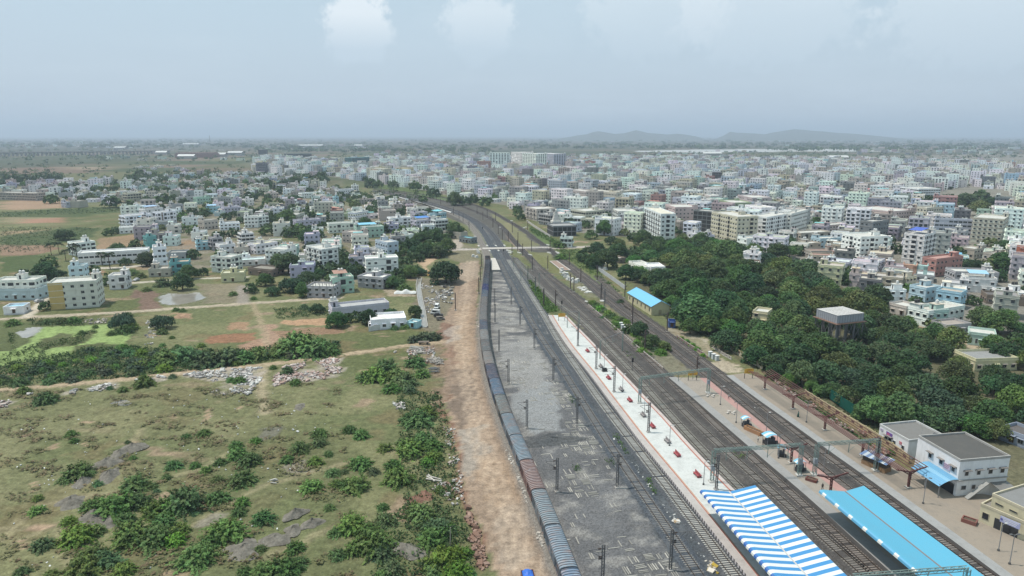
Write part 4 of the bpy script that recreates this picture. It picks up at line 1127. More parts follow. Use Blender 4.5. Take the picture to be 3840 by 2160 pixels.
# brick planters / troughs
def trough(p,lab,l,w,h,rz,col):
 o = thing('planter',lab,'planter',p,rz)
 mb = MB(); t = .22
 for a in ((-l,-w,l,-w + t),(-l,w - t,l,w),(-l,-w + t,-l + t,w - t),(l - t,-w + t,l,w - t)): mb.box(a[0],a[1],0,a[2],a[3],h,col)
 mb.build('rim',M['concrete'],o); mb = MB(); mb.box(-l + t,-w + t,0,l - t,w - t,h * .7,(.10,.08,.06)); mb.build('soil',M['ground'],o)
trough(at('M',872,1020,PZ),'long orange brick trough between two kiosks',2.6,.75,1.0,RAD(-58),(.36,.19,.10))
trough(at('N',437,490,PZ),'dark red brick planter beside the maroon canopy frame',1.2,.7,.6,RAD(-40),(.15,.06,.05))
trough(at('N',2025,910,PZ),'red brick planter with dark top on the right platform by the cream office',1.3,.9,.8,RAD(-45),(.2,.085,.07))
# black trough on P1
o = thing('water_trough','black open trough on the white platform beside a lamp post','trough',at('L',1522,838,PZ),.2)
mb = MB(); mb.box(-.9,-.7,0,.9,.7,.12,(.16,.16,.16)); mb.build('base',M['concrete'],o)
mb = MB()
for a in ((-.75,-.55,.75,-.45),(-.75,.45,.75,.55),(-.75,-.45,-.65,.45),(.65,-.45,.75,.45)): mb.box(a[0],a[1],.12,a[2],a[3],1.05,(.025,.025,.028))
mb.build('tank',M['steel'],o)
# white cabinets by the right platform
for i,(f,x,y,h) in enumerate((('M',437,262,1.9),('M',470,285,1.9),('M',505,300,1.8),('L',1685,400,2.2),('L',1703,415,1.9),('L',1735,425,1.4))):
 o = thing('signal_cabinet',['back','middle','front'][i % 3] + (' of three white signal cabinets beside the right platform lane' if i < 3 else ' of three white signal cabinets among the garden bushes'),'cabinet',at(f,x,y),.3)
 mb = MB(); mb.box(-.6,-.5,0,.6,.5,h,(.55,.57,.57)); mb.box(-.7,-.6,h,.7,.6,h + .12,(.62,.62,.61)); mb.build('box',M['concrete'],o)
 mb = MB(); mb.box(-.45,-.53,.2,.45,-.505,h - .2,(.42,.45,.46)); mb.build('door',M['steel'],o)
# ---- people on the platforms
def person(p,lab,shirt,legs,skirt=False,rz=0,step=.12,h=1.68,arm=None):
 o = thing('person',lab,'person',p,rz,'people on the platforms')
 me = bpy.data.meshes.new('person')
 J = {'pel': (0,0,.95,.13),'waist': (0,0,1.08,.125),'chest': (0,0,1.32,.15),'neck': (0,0,1.47,.055),'jaw': (0,-.02,1.54,.075),'head': (0,0,1.63,.095),'top': (0,.01,1.7,.07),
   'hl': (.09,0,.88,.1),'kl': (.1,-step,.5,.065),'al': (.1,-step * .6,.09,.045),'tl': (.11,-step * .6 - .14,.035,.035),
   'hr': (-.09,0,.88,.1),'kr': (-.1,step * .4,.5,.065),'ar': (-.1,step * 1.2,.09,.045),'tr': (-.11,step * 1.2 - .14,.035,.035),
   'sl': (.19,0,1.38,.06),'el': (.25,.06,1.12,.045),'wl': (.23,-.06,.88,.033),'fl': (.22,-.08,.8,.035),
   'sr': (-.19,0,1.38,.06),'er': (-.25,.06,1.12,.045),'wr': (-.23,-.06,.88,.033),'fr': (-.22,-.08,.8,.035)}
 ks = list(J); E_ = [('pel','waist'),('waist','chest'),('chest','neck'),('neck','jaw'),('jaw','head'),('head','top'),('pel','hl'),('hl','kl'),('kl','al'),('al','tl'),('pel','hr'),('hr','kr'),('kr','ar'),('ar','tr'),
       ('chest','sl'),('sl','el'),('el','wl'),('wl','fl'),('chest','sr'),('sr','er'),('er','wr'),('wr','fr')]
 me.from_pydata([J[k][:3] for k in ks],[(ks.index(a),ks.index(b_)) for a,b_ in E_],[])
 b_ = bpy.data.objects.new('body',me); COL.objects.link(b_); b_.parent = o
 sk = b_.modifiers.new('skin','SKIN')
 for i,k in enumerate(ks): me.skin_vertices[0].data[i].radius = (J[k][3],J[k][3]); me.skin_vertices[0].data[i].use_root = (i == 0)
 b_.modifiers.new('sub','SUBSURF').levels = 1
 dg = bpy.context.evaluated_depsgraph_get(); m2 = bpy.data.meshes.new_from_object(b_.evaluated_get(dg)); b_.modifiers.clear(); b_.data = m2
 m2.materials.clear(); m2.materials.append(M['skin'])
 a = m2.attributes.new('col','FLOAT_COLOR','FACE'); cs = []
 for pl in m2.polygons:
  c = pl.center
  if c.z > 1.5: cs += ([.02,.018,.016,1] if (c.z > 1.645 or c.y > .04) else [.20,.11,.075,1])
  elif abs(c.x) > .2 and c.z < 1.15: cs += [.2,.11,.075,1]
  elif c.z > .92: cs += [*shirt,1]
  elif c.z > .1: cs += [*legs,1]
  else: cs += [.05,.035,.03,1]
 a.data.foreach_set('color',np.array(cs,np.float32))
 mb = MB(); mb.tube([(0,.015,1.58),(0,.02,1.66),(0,.01,1.735)],[.085,.105,.05],(.015,.013,.012),10); mb.build('hair',M['cloth'],o,smooth=True)
 if skirt:
  mb = MB(); mb.tube([(0,0,1.05),(0,0,.7),(0,.02,.08)],[.16,.21,.3],legs,14); mb.build('skirt',M['cloth'],o,smooth=True)
  mb = MB(); mb.tube([(.14,-.05,1.42),(-.02,-.16,1.2),(-.16,-.06,1.0),(-.2,.08,.6)],[.06,.08,.08,.05],shade(shirt,1.2),8); mb.build('shawl',M['cloth'],o,smooth=True)
 return o
person(at('M',1322,868,PZ),'person in a long dark green sari on the right platform',(.02,.12,.10),(.015,.10,.085),True,1.2)
person(at('M',622,690,PZ),'person in a pale shirt and pinkish trousers on the pink paving',(.5,.48,.47),(.25,.13,.13),rz=.6)
person(at('M',917,1122,PZ),'person in a white shirt and dark trousers beside the largest kiosk',(.55,.54,.5),(.05,.05,.06),rz=2)
person(at('N',413,322,PZ),'person in a white shirt walking behind the nearest kiosk',(.55,.53,.5),(.13,.06,.05),rz=1.5)
person(at('M',968,1150,PZ),'person in dark clothes standing at the largest kiosk',(.04,.04,.05),(.03,.03,.035),rz=1)
person(at('N',545,585,PZ),'person in dark clothes at the end of the plain blue canopy',(.05,.045,.05),(.035,.03,.03),rz=0)
# ---- wall with openings right of the station platform
WALL = ats('M',[(490,100),(600,165),(720,245),(850,325),(965,390)]) + ats('M',[(1390,665),(1560,775),(1740,880),(1960,1020),(2160,1140),(2300,1240),(2500,1390)])
def balus(pts,lab,h,col,step=3.4,cap=(.42,.35,.22)):
 o = thing('boundary_wall',lab,'wall')
 q = smooth_path(pts,1.0,1.5); L_ = plen(q); d = 0
 while d < L_ - step:
  x,y,an = along(q,d); x2,y2,_ = along(q,d + step); z = PZ * .3
  mb = MB(); mb.rbox((x,y,h / 2 + .1),(.35,.35,h + .2),an,cap); mb.build('pier',M['plaster'],o)
  mid = ((x + x2) / 2,(y + y2) / 2); a2 = math.atan2(y2 - y,x2 - x); ln = math.hypot(x2 - x,y2 - y)
  mb = MB(); mb.rbox((*mid,h * .2),(ln,.22,h * .4),a2,col); mb.rbox((*mid,h * .9),(ln,.24,h * .2),a2,cap)
  for s in (-1,1): mb.rbox((mid[0] + s * math.cos(a2) * ln * .34,mid[1] + s * math.sin(a2) * ln * .34,h * .6),(ln * .3,.22,h * .4),a2,col)
  mb.rbox((*mid,h * .6),(ln * .38,.1,h * .4),a2,(.12,.07,.055)); mb.build('panel',M['plaster'],o)
  d += step
 return o
balus(WALL[:5],'cream boundary wall with square openings under the trees behind the yellow board',2.0,(.50,.44,.34))
balus(WALL[5:],'cream boundary wall with wavy top behind the maroon canopy skeleton',2.2,(.42,.33,.19))
balus(ats('M',[(450,165),(560,245),(680,310)]),'low white and brown wall along the lane to the right platform',1.1,(.45,.42,.38),2.2,(.38,.34,.3))
balus(ats('M',[(105,70),(240,165),(360,235),(420,285)]),'low kerb fence along the last line before the right platform',.9,(.24,.16,.15),2.0,(.34,.27,.25))
balus(ats('L',[(1360,180),(1560,350),(1800,560),(1990,720),(2120,830)]),'low white post fence along the garden strip between the lines',.8,(.36,.31,.28),2.5,(.42,.38,.35))
landmark('the cream boundary wall',at('M',1740,880))
# grey sheet wall left of the trees (P frame) and canal wall
o = thing('boundary_wall','thin pale grey wall running from the white blocks to the blue roofed shed','wall')
q = ats('P',[(1950,845),(2070,925),(2200,1020),(2310,1100)]); mb = MB()
for a,b_ in zip(q[:-1],q[1:]): mb.beam((a.x,a.y,1.1),(b_.x,b_.y,1.1),.18,2.2,(.42,.43,.44))
mb.build('panel',M['concrete'],o)
o = thing('boundary_wall','low white wall beside the last line in front of the temple hall','wall')
q = ats('P',[(985,185),(1100,265),(1200,330),(1300,395)]); mb = MB()
for a,b_ in zip(q[:-1],q[1:]): mb.beam((a.x,a.y,.9),(b_.x,b_.y,.9),.2,1.8,(.48,.45,.43))
mb.build('panel',M['concrete'],o)
# ---- level crossing rails, gates, posts
o = thing('railing','pale railing along the near edge of the level crossing road','railing')
q = smooth_path(ats('P',[(790,545),(1000,549),(1200,549),(1330,540)]),2,3)
mb = MB()
for a,b_ in zip(q[:-1],q[1:]):
 for z_ in (.5,1.0): mb.beam((*a,z_),(*b_,z_),.1,.12,(.42,.40,.38))
 mb.rbox((*a,.6),(.16,.16,1.2),0,(.45,.43,.4))
mb.build('panel',M['concrete'],o)
o = thing('railing','pale railing along the far edge of the level crossing road','railing')
q = smooth_path(ats('P',[(1060,524),(1200,524),(1330,517)]),2,3); mb = MB()
for a,b_ in zip(q[:-1],q[1:]):
 for z_ in (.5,1.0): mb.beam((*a,z_),(*b_,z_),.1,.12,(.38,.36,.35))
 mb.rbox((*a,.6),(.16,.16,1.2),0,(.4,.38,.36))
mb.build('panel',M['concrete'],o)
for i,(f,x0,x1,y,lab) in enumerate((('P',0,330,560,'left'),('P',1400,1600,515,'right'))):
 o = thing('barrier_gate',f'striped barrier gate across the road on the {lab} side of the crossing','barrier gate'); a = at(f,x0,y); b_ = at(f,x1,y + (4 if i == 0 else 8)); mb = MB(); n = 14
 for k in range(n):
  p = a.lerp(b_,k / n); q = a.lerp(b_,(k + 1) / n); mb.beam((p.x,p.y,1.05),(q.x,q.y,1.05),.14,.16,(.5,.48,.47) if k % 2 else (.25,.22,.22))
 mb.build('boom',M['steel'],o); mb = MB(); mb.rbox((b_.x,b_.y,.8),(.5,.5,1.6),0,(.5,.5,.5)); mb.build('post',M['concrete'],o)
WB = [('P',455,510,.5),('P',572,510,.5),('P',688,507,.5),('P',342,515,.5),('P',488,578,.35),('P',608,576,.35),('P',730,575,.35),('P',770,585,.8),('P',760,605,.6),('P',885,605,.5),('P',1030,632,.5),('P',1285,605,.5),('P',1395,600,.5),('P',1410,615,.3),('P',1270,500,.3)]
blk = None
for i,(f,x,y,s) in enumerate(WB):
 p = at(f,x,y)
 if blk is None:
  mb = MB(); mb.box(-.45,-2.2,0,.45,2.2,.45,(.60,.59,.56)); mb.box(-.3,-2.0,.45,.3,2.0,.55,(.60,.59,.56)); blk = mb.build('kerb_block',M['concrete']); o = blk
 else: o = dup(blk)
 o.location = p; o.rotation_euler = (0,0,RAD(14) if x < 700 else RAD(30)); o.scale = (1,s + .5,1)
 tag(o,autolabel('whitewashed concrete block beside the rails at the level crossing',p),'kerb block','whitewashed blocks at the level crossing')
# white concrete boxes right of the lines
CB = [('P',1910,752),('P',1935,762),('P',1912,775),('P',1950,790),('P',1985,800),('P',2025,770),('P',2035,830),('P',1960,812),('P',2005,812),('P',1455,838),('P',1450,870),('P',1490,885),('P',1475,905),('P',1520,905),('P',1500,930),('P',1535,935),('P',1545,965),('P',1575,975),('P',1600,970),('P',1610,1000),('P',1640,1005),('P',1660,985),('P',1690,1070),('P',1715,1085),('P',1750,1070),('P',1745,1105),('P',1780,1095),('P',1800,1120),('P',1825,1130),('P',1790,1135),
  ('Q',1340,1155),('Q',1385,1165),('Q',1410,1110),('Q',1398,1085),('Q',1365,905),('Q',1362,935),('Q',1365,960),('Q',2020,770),('Q',2045,760),('Q',1700,762),('Q',1855,675),('L',985,170),('L',995,190),('L',1335,140),('L',1500,132)]
blk = None
for i,(f,x,y) in enumerate(CB):
 p = at(f,x,y); s = rnd.uniform(.8,1.3)
 if blk is None:
  mb = MB(); mb.box(-.9,-.8,0,.9,.8,.7,(.58,.57,.55)); mb.box(-.55,-.5,.7,.55,.5,1.5,(.62,.61,.59)); mb.box(-.7,-.62,1.5,.7,.62,1.62,(.6,.59,.57)); blk = mb.build('concrete_box',M['concrete']); o = blk
 else: o = dup(blk)
 flat = f in ('L',) or (f == 'P' and 1040 < y) or (f == 'Q' and y < 800)
 o.location = p; o.rotation_euler = (0,0,rnd.uniform(0,1.5)); o.scale = (s * 1.2,s * 1.2,.25 if flat else s * .9)
 tag(o,autolabel(['white concrete box among the lines','white concrete box on the trackside grass','pale concrete box by the lines'],p),'concrete box','white concrete boxes by the lines')
# low platform slabs
def slab(name,lab,f,pts,h,col,rim=None):
 q = ats(f,pts,h); o = thing(name,lab,'slab')
 mb = MB(); mb.prism([(p.x,p.y) for p in q],0,h,col,(.3,.29,.28)); mb.build('deck',M['concrete'],o)
 if rim:
  mb = MB(); n = len(q)
  for i in range(n):
   a,b_ = q[i],q[(i + 1) % n]; mb.beam((a.x,a.y,h + .06),(b_.x,b_.y,h + .06),.5,.16,rim)
  mb.build('rim',M['concrete'],o)
slab('loading_platform','pale concrete loading platform beside the last wagons','P',[(503,672),(562,670),(632,828),(512,830)],1.2,(.50,.47,.43))
slab('low_platform','low brown platform with white border between the lines','P',[(1295,712),(1388,708),(1572,836),(1452,836)],.5,(.28,.20,.165),(.52,.49,.46))
slab('white_platform_strip','long white trackside strip along the far bend of the lines','Q',[(275,345),(330,345),(1052,553),(1030,563),(600,418)],.9,(.55,.54,.52))
# signals
for f,x,y,h in (('L',1090,240,5.0),('L',1800,840,4.6),('P',675,640,4.2),('P',392,330,4.5)):
 p = at(f,x,y); o = thing('signal',autolabel('dark railway signal on a short post',p),'signal',p,0,'railway signals')
 mb = MB(); mb.tube([(0,0,0),(0,0,h)],[.09,.07],(.1,.1,.1),8); mb.build('post',M['steel'],o)
 mb = MB(); mb.box(-.3,-.18,h - 1.2,.3,.18,h + .2,(.015,.015,.017)); mb.build('head',M['steel'],o)
# ---- old sleepers laid as paving in the yard
mb = MB(); dense = ats('K',[(540,90),(640,20),(900,30),(1060,280),(1250,570),(870,590),(700,420),(520,260)]); dense2 = ats('L',[(990,990),(1130,1030),(1250,1240),(1420,1440),(1130,1440),(1120,1260),(1000,1090)])
mid = ats('K',[(190,20),(560,120),(700,420),(880,600),(1260,590),(1700,1150),(1900,1449),(750,1449),(640,1150),(400,560)])
cols = ((.34,.325,.295),(.27,.26,.24),(.39,.37,.335))
yl = [p for p in offset_path(T0,2.4)]; y0_ = 95
ang = RAD(102)
u = Vector((math.cos(ang),math.sin(ang))); v = Vector((-u.y,u.x))
for i in range(-95,100):
 for j in range(-60,40):
  c = u * (i * 2.75) + v * (j * 2.75) + Vector((10,190))
  if c.y < 88 or c.y > 330: continue
  P_ = np.array([c.x]),np.array([c.y])
  xi = np.interp(c.y,T0[:,1],T0[:,0]) + 2.6; xj = np.interp(c.y,T1[:,1],T1[:,0]) - 3.0
  if not (xi < c.x < xj): continue
  nz = float(fbm(P_[0],P_[1],14,61,3)[0])
  if inpoly(*P_,dense)[0] or inpoly(*P_,dense2)[0]: pr = .92 if nz > .38 else .3
  elif inpoly(*P_,mid)[0]: pr = .8 if nz > .53 else (.34 if nz > .42 else .12)
  elif c.y < 235: pr = .45 if nz > .53 else .1
  else: pr = .25 if nz > .56 else .06
  if rnd.random() > min(1,pr * 1.2 + .12): continue
  for k in range(6):
   if rnd.random() > pr * .85: continue
   off = (k - 2.5) * .44
   a = ang + rnd.uniform(-.05,.05)
   if (i + j) % 2: mb.rbox((c.x + v.x * off,c.y + v.y * off,.03),(2.5 * rnd.uniform(.6,1),.23,.14),a,shade(rnd.choice(cols),rnd.uniform(.7,1.1)))
   else: mb.rbox((c.x + u.x * off,c.y + u.y * off,.03),(.23,2.5 * rnd.uniform(.6,1),.14),a,shade(rnd.choice(cols),rnd.uniform(.7,1.1)))
setting(mb.build('sleeper_paving',M['concrete']))
# heaps of ballast
def mound(p,rx,ry,h,rz,col,lab,mat='ballast',name='stone_heap',seed=0):
 n,m_ = 26,9; vs = []; fs = []
 for j in range(m_ + 1):
  t = j / m_
  for i in range(n):
   a = 2 * math.pi * i / n; w_ = 1 + .22 * math.sin(2 * a + seed) + .12 * math.sin(5 * a + seed * 2) + rnd.uniform(-.05,.05)
   zz = h * (1 - t) ** 1.1 * (1 + .15 * math.sin(3 * a + 4 * t + seed)) - .12 * t + rnd.uniform(-.09,.09) * h * (t < .95)
   vs.append((rx * t * w_ * math.cos(a),ry * t * w_ * math.sin(a),zz))
 for j in range(m_):
  for i in range(n): fs.append((j * n + i,(j + 1) * n + i,(j + 1) * n + (i + 1) % n,j * n + (i + 1) % n))
 mb = MB(); mb.add(vs,fs,col); o = mb.build(name,M[mat],None,p,rz,smooth=True); tag(o,lab,'heap'); return o
mound(at('K',440,95),11.5,3.2,1.3,RAD(6),(.075,.078,.082),'dark heap of track ballast spread across the rail yard')
HEAPS = [(330,640,3.0,2.2,'A'),(800,590,4.2,1.8,'A'),(820,680,4.2,1.6,'A'),(620,730,3.4,1.5,'A'),(900,520,4.0,1.5,'A'),(1000,470,4.4,1.6,'A'),(540,880,4.4,1.8,'A'),(720,990,4.6,2.0,'A'),(830,1020,3.0,1.3,'A'),(2230,970,3.0,1.6,'A'),(2355,1040,2.8,1.5,'A'),(2080,1160,3.6,1.3,'A'),(1840,1240,5.0,1.5,'A'),(2210,1090,2.8,1.1,'A'),(490,1240,4.2,1.5,'B'),(2260,160,3.2,.7,'A'),(640,830,2.6,1.5,'B'),(560,860,2.4,1.2,'B')]
for i,(x,y,r,h,f) in enumerate(HEAPS[1:]):
 p = at(f,x,y + 12); r *= .85; h *= .8
 redd = f == 'B' and y < 900
 mound(p,r,r * .75,h,rnd.uniform(0,3),(.20,.115,.085) if redd else (.16,.147,.127),autolabel(('low mound of red soil' if redd else ('long flat mound of grey soil' if h < 1.2 else 'grey soil mound in the grass')),p),'ground','soil_mound',i)
 landmark('the red soil mound' if redd else ['the tallest grey mound','the grey mound'][i % 2],p) if i % 4 == 0 else None
# ---- rubble: dumped debris, uncountable
mb = MB()
def scatter(f,pts,n,cols,smin,smax,z=.0):
 poly = ats(f,pts); xs_ = [p.x for p in poly]; ys_ = [p.y for p in poly]; k = 0; tries = 0
 while k < n and tries < n * 30:
  tries += 1
  x = rnd.uniform(min(xs_),max(xs_)); y = rnd.uniform(min(ys_),max(ys_))
  a_,b_ = np.array([x]),np.array([y])
  if not inpoly(a_,b_,poly)[0] or float(fbm(a_,b_,5,71,2)[0]) < .42: continue
  s = rnd.uniform(smin,smax) ** 1.0 * (1 if rnd.random() < .85 else 1.7)
  mb.rbox((x,y,z + s * .12),(s,s * rnd.uniform(.5,1),s * rnd.uniform(.3,.6)),rnd.uniform(0,3),shade(rnd.choice(cols),rnd.uniform(.7,1.1)),tilt=rnd.uniform(-.5,.5)); k += 1
WHT = [(.58,.57,.55),(.5,.48,.46),(.40,.36,.34),(.3,.28,.27)]; PNK = [(.42,.30,.27),(.5,.46,.44),(.36,.25,.21),(.5,.42,.39)]
for pts,k in RUB:
 ar = len(pts); q = ats('D',pts); A_ = abs(sum(q[i].x * q[(i + 1) % len(q)].y - q[(i + 1) % len(q)].x * q[i].y for i in range(len(q)))) / 2
 scatter('D',pts,int(min(1500,A_ * 1.6)),PNK if k else WHT,.35,.85)
scatter('E',[(590,330),(700,330),(760,420),(700,600),(640,560),(610,420)],150,WHT,.4,1.0)
scatter('E',[(740,340),(840,340),(840,480),(760,470)],110,[(.12,.11,.1),(.3,.28,.26),(.5,.48,.46)],.4,1.1)
scatter('E',[(380,840),(700,800),(720,900),(600,960)],160,WHT + PNK,.3,.8)
scatter('B',[(380,120),(480,150),(480,230),(420,200)],30,WHT,.3,.9)
scatter('B',[(600,620),(900,640),(930,900),(850,920),(640,760)],130,[(.5,.48,.46),(.35,.3,.27),(.25,.16,.12)],.25,.7)
scatter('B',[(760,300),(860,300),(880,600),(820,640)],110,[(.28,.19,.15),(.35,.3,.27),(.5,.48,.45)],.2,.6)
scatter('B',[(940,900),(1060,1130),(1110,1400),(1040,1400),(960,1150)],160,[(.25,.15,.11),(.3,.2,.16),(.2,.12,.09)],.3,.8)
scatter('E',[(1020,600),(1060,640),(1110,900),(1180,1150),(1150,1150),(1080,900),(1030,740)],90,[(.5,.47,.43),(.42,.38,.34)],.2,.6)
scatter('B',[(1230,480),(1330,600),(1420,820),(1550,1200),(1500,1240),(1400,900),(1300,660)],120,[(.55,.52,.48),(.45,.41,.37)],.2,.55)
scatter('D',[(1110,600),(1200,620),(1160,800),(1090,800)],80,WHT,.3,.7)
scatter('D',[(640,600),(810,590),(800,630),(620,630)],60,[(.4,.35,.3),(.5,.46,.42)],.3,.8)
scatter('A',[(100,100),(2500,60),(2560,1400),(60,1400)],170,[(.6,.6,.59)],.14,.4)
scatter('K',[(1020,30),(1130,30),(1520,650),(1800,960),(2080,1300),(1980,1340),(1700,950),(1380,500)],45,[(.55,.55,.54)],.15,.4)
scatter('K',[(1660,880),(1720,870),(1790,1010),(1740,1020)],25,[(.6,.58,.55),(.4,.3,.2)],.25,.6)
scatter('K',[(2000,1300),(2080,1300),(2120,1420),(2040,1430)],30,[(.55,.5,.44),(.4,.28,.05)],.25,.7)
scatter('M',[(830,760),(1540,1020),(1600,1100),(1100,820)],12,[(.6,.6,.6)],.2,.4)
scatter('N',[(500,200),(900,420),(1000,520),(620,330)],16,[(.6,.6,.6)],.2,.4)
scatter('M',[(1080,520),(1400,700),(1900,1050),(1700,1000),(1200,700)],260,[(.25,.13,.10),(.32,.24,.2),(.4,.34,.3)],.2,.6,.9)
scatter('M',[(1900,1000),(2200,1200),(2300,1330),(2100,1230)],120,[(.25,.12,.09),(.3,.22,.18)],.2,.6,.9)
setting(mb.build('rubble',M['concrete']),'stuff','pale building rubble and litter dumped on the grass')
# ---- timber, beams, carts and vehicles on the left
def pile(p,lab,n,l,col,rz=0,name='timber_pile',spread=1.6,mess=.5):
 o = thing(name,lab,'pile',p,rz); mb = MB()
 for k in range(n):
  a = rnd.uniform(-mess,mess); y = rnd.uniform(-spread,spread); z = .15 + rnd.uniform(0,.8) * (1 - abs(y) / spread * .7)
  mb.rbox((rnd.uniform(-.6,.6),y,z),(l * rnd.uniform(.6,1),.24,.2),a,shade(col,rnd.uniform(.7,1.15)),tilt=rnd.uniform(-.12,.12))
 mb.build('beams',M['timber'],o); return o
pile(at('E',712,915),'jumbled heap of pale timber beams at the edge of the dirt road',34,5.5,(.36,.33,.30),.5,mess=1.4,spread=3)
pile(at('E',575,820),'flat stack of pale concrete beams beside the path',14,6.0,(.46,.43,.39),-.1,'beam_stack',1.5,.1)
pile(at('E',585,853),'small stack of pale beams in front of the beam stack',7,3.5,(.46,.43,.39),0,'beam_stack',.9,.1)
pile(at('B',700,720),'bleached timber trunks lying at the edge of the scrub',7,4.2,(.52,.49,.45),-.7,spread=1.0,mess=.5)
pile(at('E',700,985),'low heap of grey stone slabs beside the dirt road',12,3.5,(.2,.2,.2),.2,'stone_slabs',2.5,.4)
pile(at('A',2070,745),'little stack of pale stone slabs alone in the grass',7,1.7,(.45,.43,.4),.3,'stone_slabs',.7,.9)
for f,x,y,h in (('B',676,480,5.2),('B',822,1230,4.2),('B',690,232,2.6),('E',862,530,7.5)):
 p = at(f,x,y); o = thing('bare_pole',autolabel('single bare pole',p),'pole',p,0); mb = MB(); mb.tube([(0,0,0),(.15,0,h)],[.12,.09],(.3,.27,.23),7); mb.build('shaft',M['timber'],o)
landmark('the jumbled timber heap',at('E',712,915)); landmark('the beam stack',at('E',575,820)); landmark('the bleached trunks',at('B',700,720))
def car(p,lab,cat,col,rz,L_=4.2,W_=1.7,H_=1.5,van=False,name='parked_car'):
 o = thing(name,lab,cat,p,rz)
 w = W_ / 2; l = L_ / 2
 mb = MB()
 prof = [(-l,.35),(l,.35),(l,.75),(l - .15,.9)] + ([(l - .55,1.0),(l - 1.0,H_),(-l + .1,H_),(-l,.95)] if van else [(l - 1.2,.98),(l - 1.85,H_),(-l + .9,H_),(-l + .25,.95),(-l,.85)])
 n = len(prof)
 def yy(z): return w * (1 if z < 1.0 else .86)
 vs = [(a,-yy(b_),b_) for a,b_ in prof] + [(a,yy(b_),b_) for a,b_ in prof]
 mb.add(vs,[tuple(range(n)),tuple(range(n,2 * n))[::-1]] + [(i,n + i,n + (i + 1) % n,(i + 1) % n) for i in range(n)],col); mb.build('body',M['steel'],o)
 mb = MB(); z0,z1 = 1.02,H_ - .1
 for s in (-1,1): mb.quad((-l + (.35 if van else .95),s * (w * .9),z0),(l - (1.1 if van else 1.75),s * (w * .9),z0),(l - (1.2 if van else 1.95),s * (w * .875),z1),(-l + (.35 if van else 1.05),s * (w * .875),z1),(.03,.03,.035))
 a,b_ = (prof[4],prof[5]) if van else (prof[4],prof[5])
 mb.quad((a[0] + .02,-w * .75,a[1] + .06),(a[0] + .02,w * .75,a[1] + .06),(b_[0] + .04,w * .72,b_[1] - .05),(b_[0] + .04,-w * .72,b_[1] - .05),(.03,.03,.035))
 mb.build('window',M['glass'],o)
 for sx in (-1,1):
  for sy in (-1,1):
   mb = MB(); mb.tube([(sx * (l - .8),sy * (w - .12) - .1,.32),(sx * (l - .8),sy * (w - .12) + .1,.32)],[.32,.32],(.02,.02,.02),12); mb.build('wheel',M['steel'],o)
 for sy in (-1,1):
  mb = MB(); mb.box(l - .04,sy * w * .7 - .15,.62,l + .02,sy * w * .7 + .15,.78,(.6,.6,.58)); mb.build('headlight',M['steel'],o)
 return o
car(at('E',722,515),'white van parked end on at the edge of the dirt road','van',(.62,.63,.63),RAD(-95),4.6,1.8,2.0,True,'parked_van')
car(at('E',708,558),'white van parked sideways behind the black car','van',(.62,.62,.61),RAD(170),4.4,1.75,1.95,True,'parked_van')
car(at('E',732,575),'black car parked against the white van','car',(.035,.035,.04),RAD(8),4.3)
car(at('E',748,603),'open jeep parked nearest on the edge of the dirt road','jeep',(.17,.15,.13),RAD(10),3.6,1.6,1.55,True,'jeep')
car(at('D',965,317),'white hatchback parked beside the small beige house','car',(.6,.6,.6),RAD(0),4.2)
car(at('D',1030,308),'silver car parked end on near the white hatchback','car',(.45,.46,.47),RAD(-95),4.0)
car(at('D',297,468),'grey car on the concrete lane beside the cream apartment building','car',(.35,.35,.36),RAD(70),4.0)
o = car(at('E',675,268),'yellow orange lorry parked under the round tree','lorry',(.50,.27,.05),RAD(-100),6.0,2.3,2.9,True,'lorry')
landmark('the white vans',at('E',715,540))
# tractor trailer with blue tarpaulin at the bottom edge
o = thing('trailer','brown trailer covered by a bright blue tarpaulin on the dirt road','trailer',at('B',1412,1520),RAD(98))
mb = MB(); mb.box(-1.8,-1.15,.8,1.8,1.15,.95,(.18,.08,.06))
for a in ((-1.8,-1.15,1.8,-1.07),(-1.8,1.07,1.8,1.15),(-1.8,-1.07,-1.72,1.07),(1.72,-1.07,1.8,1.07)): mb.box(a[0],a[1],.95,a[2],a[3],1.9,(.17,.075,.06))
mb.build('body',M['steel'],o)
mb = MB(); n = 9; g = [[(-1.7 + 3.4 * i / n,-.95 + 1.9 * j / n,1.8 + .65 * math.sin(math.pi * j / n) * (.7 + .3 * math.sin(i * 1.1)) + rnd.uniform(-.06,.06)) for j in range(n + 1)] for i in range(n + 1)]
mb.add([p for r in g for p in r],[(i * (n + 1) + j,i * (n + 1) + j + 1,(i + 1) * (n + 1) + j + 1,(i + 1) * (n + 1) + j) for i in range(n) for j in range(n)],(.03,.13,.52)); mb.build('tarpaulin',M['sheet'],o)
for s in (-1,1):
 mb = MB(); mb.tube([(.1,s * 1.05 - .12,.48),(.1,s * 1.05 + .12,.48)],[.48,.48],(.025,.025,.025),14); mb.build('wheel',M['steel'],o)
mb = MB(); mb.beam((1.8,0,.85),(3.2,0,.6),.14,.14,(.15,.08,.06)); mb.build('drawbar',M['steel'],o)
